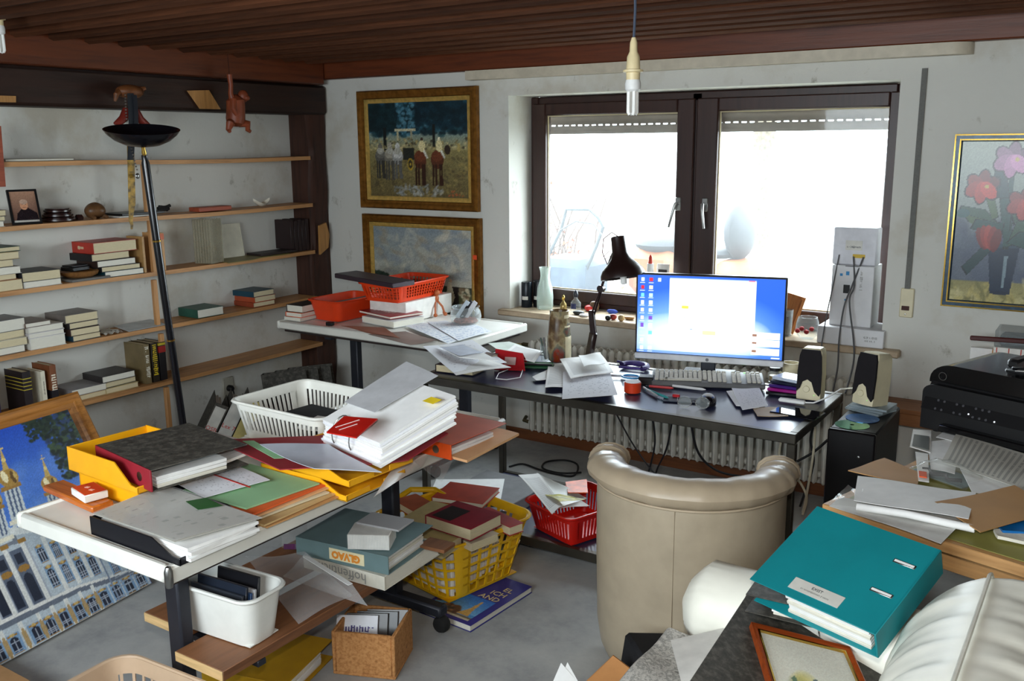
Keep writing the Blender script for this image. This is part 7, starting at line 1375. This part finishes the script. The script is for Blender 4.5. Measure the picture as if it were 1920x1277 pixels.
# framed watercolour on it
f1, f2 = at(1401, 1184, z=.56), at(1597, 1208, z=.53); inv = g2.matrix_basis.inverted(); l1, l2 = inv @ f1, inv @ f2; l1.z = l2.z = .0015
exl = (l2-l1).normalized(); eyl = Vector((-exl.y, exl.x, 0))*sgn; wf = (l2-l1).length
f1w = g2.matrix_basis @ l1; Rf = (g2.matrix_basis.to_3x3() @ Matrix((exl, Vector((0, 0, -1)) if sgn > 0 else Vector((0, 0, -1)), -eyl)).transposed())
pf2 = thing('framed_watercolour', 'small watercolour in a red-brown wooden frame lying on the grey portfolio', 'painting', f1w, Rf)
def vflip(b): b.v = [Vector((v.x, v.y, -v.z)) for v in b.v]; return b
q = B(); frame(q, wf, .30, [(0, 0), (0, .016), (.004, .018), (.012, .014), (.016, .008), (.016, 0)]); vflip(q).build('frame', wood('red_brown_gloss', (150, 66, 26), (112, 44, 16), 7, 'x', .3), pf2)
q = B(); frame(q, wf-.03, .27, [(0, 0), (0, .0125), (.004, .0125), (.004, 0)]); vflip(q); q.v = [v+Vector((.015, 0, -.015)) for v in q.v]; q.build('gold_slip', GOLD, pf2)
p = Paint(90, 100, (250, 247, 234)); p.blobs(30, .3, .0, .75, .5, .06, .16, [(206, 206, 150), (150, 160, 120), (226, 214, 120)], .5); p.poly([(.3, .1), (.22, .45), (.27, .5), (.36, .2)], (120, 146, 120)); p.poly([(.5, .1), (.47, .5), (.53, .52), (.56, .15)], (110, 130, 130)); p.poly([(.66, .1), (.74, .35), (.7, .4), (.6, .15)], (110, 130, 100)); p.ell(.5, .2, .16, .12, (226, 206, 90), .8); p.noise(.04)
print_panel('watercolour', p, lambda u, v: (.017+(wf-.034)*u, -.006, -.017-.266*(1-v)), .004, painted('glazed_print'), pf2)
# blanket, card and odds and ends
LACE = speckle('grey_lace_knit', [(.3, (112, 110, 106)), (.46, (206, 202, 194)), (.54, (150, 148, 142)), (.66, (214, 210, 202))], 34, .9, .5, 3)
def drape(u, v):
    y = 2.10-.95*v; s = u; sk = .05*math.sin(v*7)*.3
    if s < .45: x, z = -.45-.43*(s/.45), .452-.004*math.sin(s*20)
    else: t = (s-.45)/.55; a = min(1, t/.25)*math.pi/2; x = -.88-.022*math.sin(a); z = .452-.022*(1-math.cos(a))-max(0, t-.25)*.34
    return Vector((x+sk*.2, y, z+.005*math.sin(v*23+u*6)+.003*math.sin(u*31)))
q = B(); q.grid(40, 50, drape, .004); single('lace_throw', q, LACE, 'grey and white lacy throw hanging over the sofa seat front', 'throw')
sheet('mounted_card', 'blank white mount card with a beige border leaning on the throw', 'card', [at(1258, 1203, z=.475), at(1374, 1176, z=.485), at(1345, 1300, z=.50), at(1285, 1310, z=.48)], mat('white_card', (232, 230, 224), .5), .004)
sheet('dark_scarf', 'black and grey knitted scarf lying beside the grey portfolio', 'scarf', [at(1372, 1180, z=.492), at(1380, 1195, z=.5), at(1345, 1320, z=.5), at(1290, 1320, z=.49)], speckle('black_grey_knit', [(.35, (24, 26, 34)), (.5, (84, 88, 100)), (.65, (30, 32, 42))], 60, .9, .4), .006, 0, .003)
sheet('colourful_magazine', 'pink and yellow magazine corner at the lower picture edge', 'magazine', [at(1700, 1268, z=.5), at(1790, 1266, z=.5), at(1800, 1320, z=.5), at(1690, 1320, z=.5)], mat('pink_yellow_print', (226, 120, 130), .4, 0, .9, 22), .004)
sheet('cardboard_panel', 'brown corrugated cardboard corner sticking up at the lower picture edge', 'cardboard', [at(1150, 1228, z=.30), at(1203, 1268, z=.25), at(1150, 1330, z=.12), at(1085, 1290, z=.20)], mat('brown_corrugated', (184, 128, 76), .8, 0, .06), .006)
q = B(); q.box(at(1215, 1290, z=.16), (.14, .14, .28), rz(45) @ ry(8), .01); single('black_bag', q, mat('black_cloth', (18, 18, 22), .85, 0, .2, 14, .3), 'black cloth bag standing at the lower picture edge before the chair', 'bag')
for k in range(2): sheet('folded_leaflet', ['white folded leaflet standing left of the cardboard box', 'second white leaflet beside the cardboard box'][k], 'leaflet', [at(1036+12*k, 1280, z=.20), at(1052+12*k, 1243-1*k, z=.24), at(1086, 1282, z=.20), at(1070, 1300, z=.18)], WP, .002)
q = B(); q.box((-1.13, 2.02, .063), (.22, .16, .12), rz(20), .003); single('white_carton', q, mat('white_card', (232, 230, 224), .5), 'small white carton below the picture edge under the leaflets', 'carton')
# ================================================================ bulbs hanging from the ceiling
def pendant(lab, x, y, zb):
    t = thing('pendant_bulb', lab, 'lamp', (x, y, zb)); h = ZC-zb
    q = B(); q.tube([(0, 0, .21), (.003, 0, h*.7), (0, 0, h-.004)], .004, 7); q.build('cord', mat('blue_grey_cord', (64, 74, 92), .6), t)
    q = B(); q.lathe([(.006, .22), (.011, .205), (.012, .18), (.019, .165), (.021, .13), (.03, .128), (.03, .122), (.021, .12), (.02, .092), (0, .092)], 20); q.build('socket', mat('ivory_bakelite', (222, 204, 160), .4), t)
    q = B(); q.lathe([(.0, .1), (.021, .1), (.024, .088), (.023, .072), (.017, .066), (0, .066)], 20); q.build('lamp_base', mat('white_lamp_base', (232, 232, 230), .4), t)
    for sx in (-1, 1):
        for sy in (-1, 1): q = B(); q.tube([(sx*.009, sy*.009, .068), (sx*.009, sy*.009, .006), (sx*.005, sy*.007, .0)], .0058, 8); q.build('glass_tube', mat('white_lamp_tube', (236, 236, 232), .3), t)
pendant('energy-saving bulb hanging on a cord before the window', -1.262, 2.6, 1.786)
pendant('energy-saving bulb at the upper left picture edge', at(2, 98, Y=2.1).x, 2.1, at(2, 98, Y=2.1).z)
# ================================================================ outside the window
b = B(); b.mm((-30, YB+.32, -.1), (20, 40, .12), 0); g = struct('ground_outside', b, mat('pale_pavement', (150, 150, 142), .9, 0, .15, 2)); tag(g, 'pale sunlit ground outside the window', 'ground')
MO = thing('push_mower', 'grey push lawn mower with a folded handle outside the left pane', 'lawn mower', (-3.7, 6.5, .12)); MG = mat('dull_grey_tube', (66, 72, 76), .5, .3)
def PY(*c, Y=6.5): return [at(x, y, Y=Y) for x, y in c]
q = B(); q.tube(PY((1012, 512), (1030, 475), (1052, 430), (1062, 392), (1105, 392), (1122, 408), (1131, 425), (1118, 462), (1095, 515), (1085, 545)), .016, 8); q.build('handle', MG, MO, True)
q = B(); q.tube(PY((1050, 432), (1080, 415), (1112, 420), (1128, 440), Y=6.45), .007, 6); q.build('control_bar', MG, MO, True)
q = B(); q.mm((-3.98, 6.4, .3), (-3.52, 6.9, .80), .06); q.build('grass_catcher', mat('dark_blue_grey_fabric', (48, 62, 76), .8), MO, True)
q = B(); q.mm((-3.95, 5.95, .2), (-3.5, 6.42, .42), .05); q.build('deck', MG, MO, True)
for x in (-3.98, -3.47):
    for y in (6.05, 6.75): q = B(); q.lathe([(0, -.03), (.1, -.03), (.1, .03), (0, .03)], 18, (x, y, .221), ry(90)); q.build('wheel', RUBBER, MO, True)
TR = thing('ride_on_mower', 'orange ride-on mower with a black seat outside the window', 'ride-on mower', (-2.6, 6.6, .12)); ORG = mat('shade_darkened_orange', (128, 66, 16), .5, 0, .1); BSE = mat('black_seat_vinyl', (34, 38, 42), .6)  # orange darkened in its colour to stand for the shaded, backlit side
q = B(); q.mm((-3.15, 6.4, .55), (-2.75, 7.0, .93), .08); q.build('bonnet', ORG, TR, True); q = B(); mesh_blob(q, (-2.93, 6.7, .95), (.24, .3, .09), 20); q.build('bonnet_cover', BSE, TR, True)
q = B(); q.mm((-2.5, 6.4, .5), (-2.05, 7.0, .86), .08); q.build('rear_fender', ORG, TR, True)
q = B(); mesh_blob(q, (-2.36, 6.72, 1.07), (.1, .24, .22), 20); q.build('seat_back', BSE, TR, True); q = B(); mesh_blob(q, (-2.52, 6.72, .9), (.17, .22, .05), 20); q.build('seat', BSE, TR, True)
q = B(); q.tube([(-2.8, 6.7, .92), (-2.68, 6.7, 1.14)], .02, 8); q.tube([(-2.68+.05*math.cos(a), 6.7+.17*math.sin(a), 1.14+.06*math.cos(a)) for a in [k*2*math.pi/20 for k in range(20)]], .014, 7, closed=True); q.build('steering_wheel', BSE, TR, True)
q = B(); q.mm((-2.8, 6.45, .3), (-2.45, 6.95, .56), .05); q.build('footwell', BSE, TR, True)
for x, r in ((-2.98, .19), (-2.2, .25)):
    for y in (6.38, 7.02): q = B(); q.lathe([(0, -.07), (r*.8, -.07), (r, -.04), (r, .04), (r*.8, .07), (0, .07)], 22, (x, y, .121+r), rx(90)); q.build('wheel', RUBBER, TR, True)
tr = thing('garden_tree', 'pale bare tree trunk far outside the right pane', 'tree', (-4.6, 14, .12)); BARK = mat('grey_bark', (92, 84, 72), .9, 0, .3)
q = B(); q.tube([(-4.6, 14, .1), (-4.63, 14, 1.6), (-4.56, 14, 3.0), (-4.6, 14, 4.6)], [.22, .17, .14, .08], 10); q.build('trunk', BARK, tr, True)
for k in range(7): q = B(); a = k*2.4; z0 = 2.2+.3*k; q.tube([(-4.6, 14, z0), (-4.6+.5*math.cos(a), 14+.5*math.sin(a), z0+.4), (-4.6+1.1*math.cos(a), 14+1.1*math.sin(a), z0+1.0)], [.05, .035, .012], 6); q.build('branch', BARK, tr, True)
bu = thing('garden_bush', 'tangle of bare twigs and dry leaves behind the push mower', 'bush', (-5.2, 8.2, .12)); TW = mat('brown_twig', (60, 44, 34), .9, 0, .2); q = B()
for k in range(46):
    a = random.uniform(0, 6.28); r = random.uniform(.15, .75); h = random.uniform(.6, 1.25); c0 = Vector((-5.0+random.uniform(-.5, .5), 8.2+random.uniform(-.4, .4), .12)); q.tube([c0, c0+Vector((r*.3*math.cos(a), r*.3*math.sin(a), h*.6)), c0+Vector((r*math.cos(a), r*math.sin(a), h))], [.012, .008, .003], 5)
o = q.build('twigs', TW, bu, True); o['kind'] = 'stuff'
q = B()
for k in range(900):
    c0 = Vector((-5.0+random.gauss(0, .45), 8.1+random.uniform(-.4, .4), .15+abs(random.gauss(.25, .3)))); q.add([c0+Vector((random.uniform(-.03, .03), random.uniform(-.03, .03), random.uniform(-.03, .03))) for _ in range(3)], [(0, 1, 2)])
o = q.build('leaves', mat('dry_leaf', (120, 66, 44), .8, 0, .4, 3), bu, True); o['kind'] = 'stuff'
# ---- turn lettering into plain meshes
bpy.context.view_layer.update(); dg = bpy.context.evaluated_depsgraph_get()
for o in [o for o in COL.objects if o.type == 'FONT']:
    me = bpy.data.meshes.new_from_object(o.evaluated_get(dg)); me.name = 'lettering'; par, mb = o.parent, o.matrix_basis.copy(); m_ = o.data.materials[0]; bpy.data.objects.remove(o)
    me.materials.clear(); me.materials.append(m_); k = bpy.data.objects.new('lettering', me); COL.objects.link(k); k.parent = par; k.matrix_basis = mb
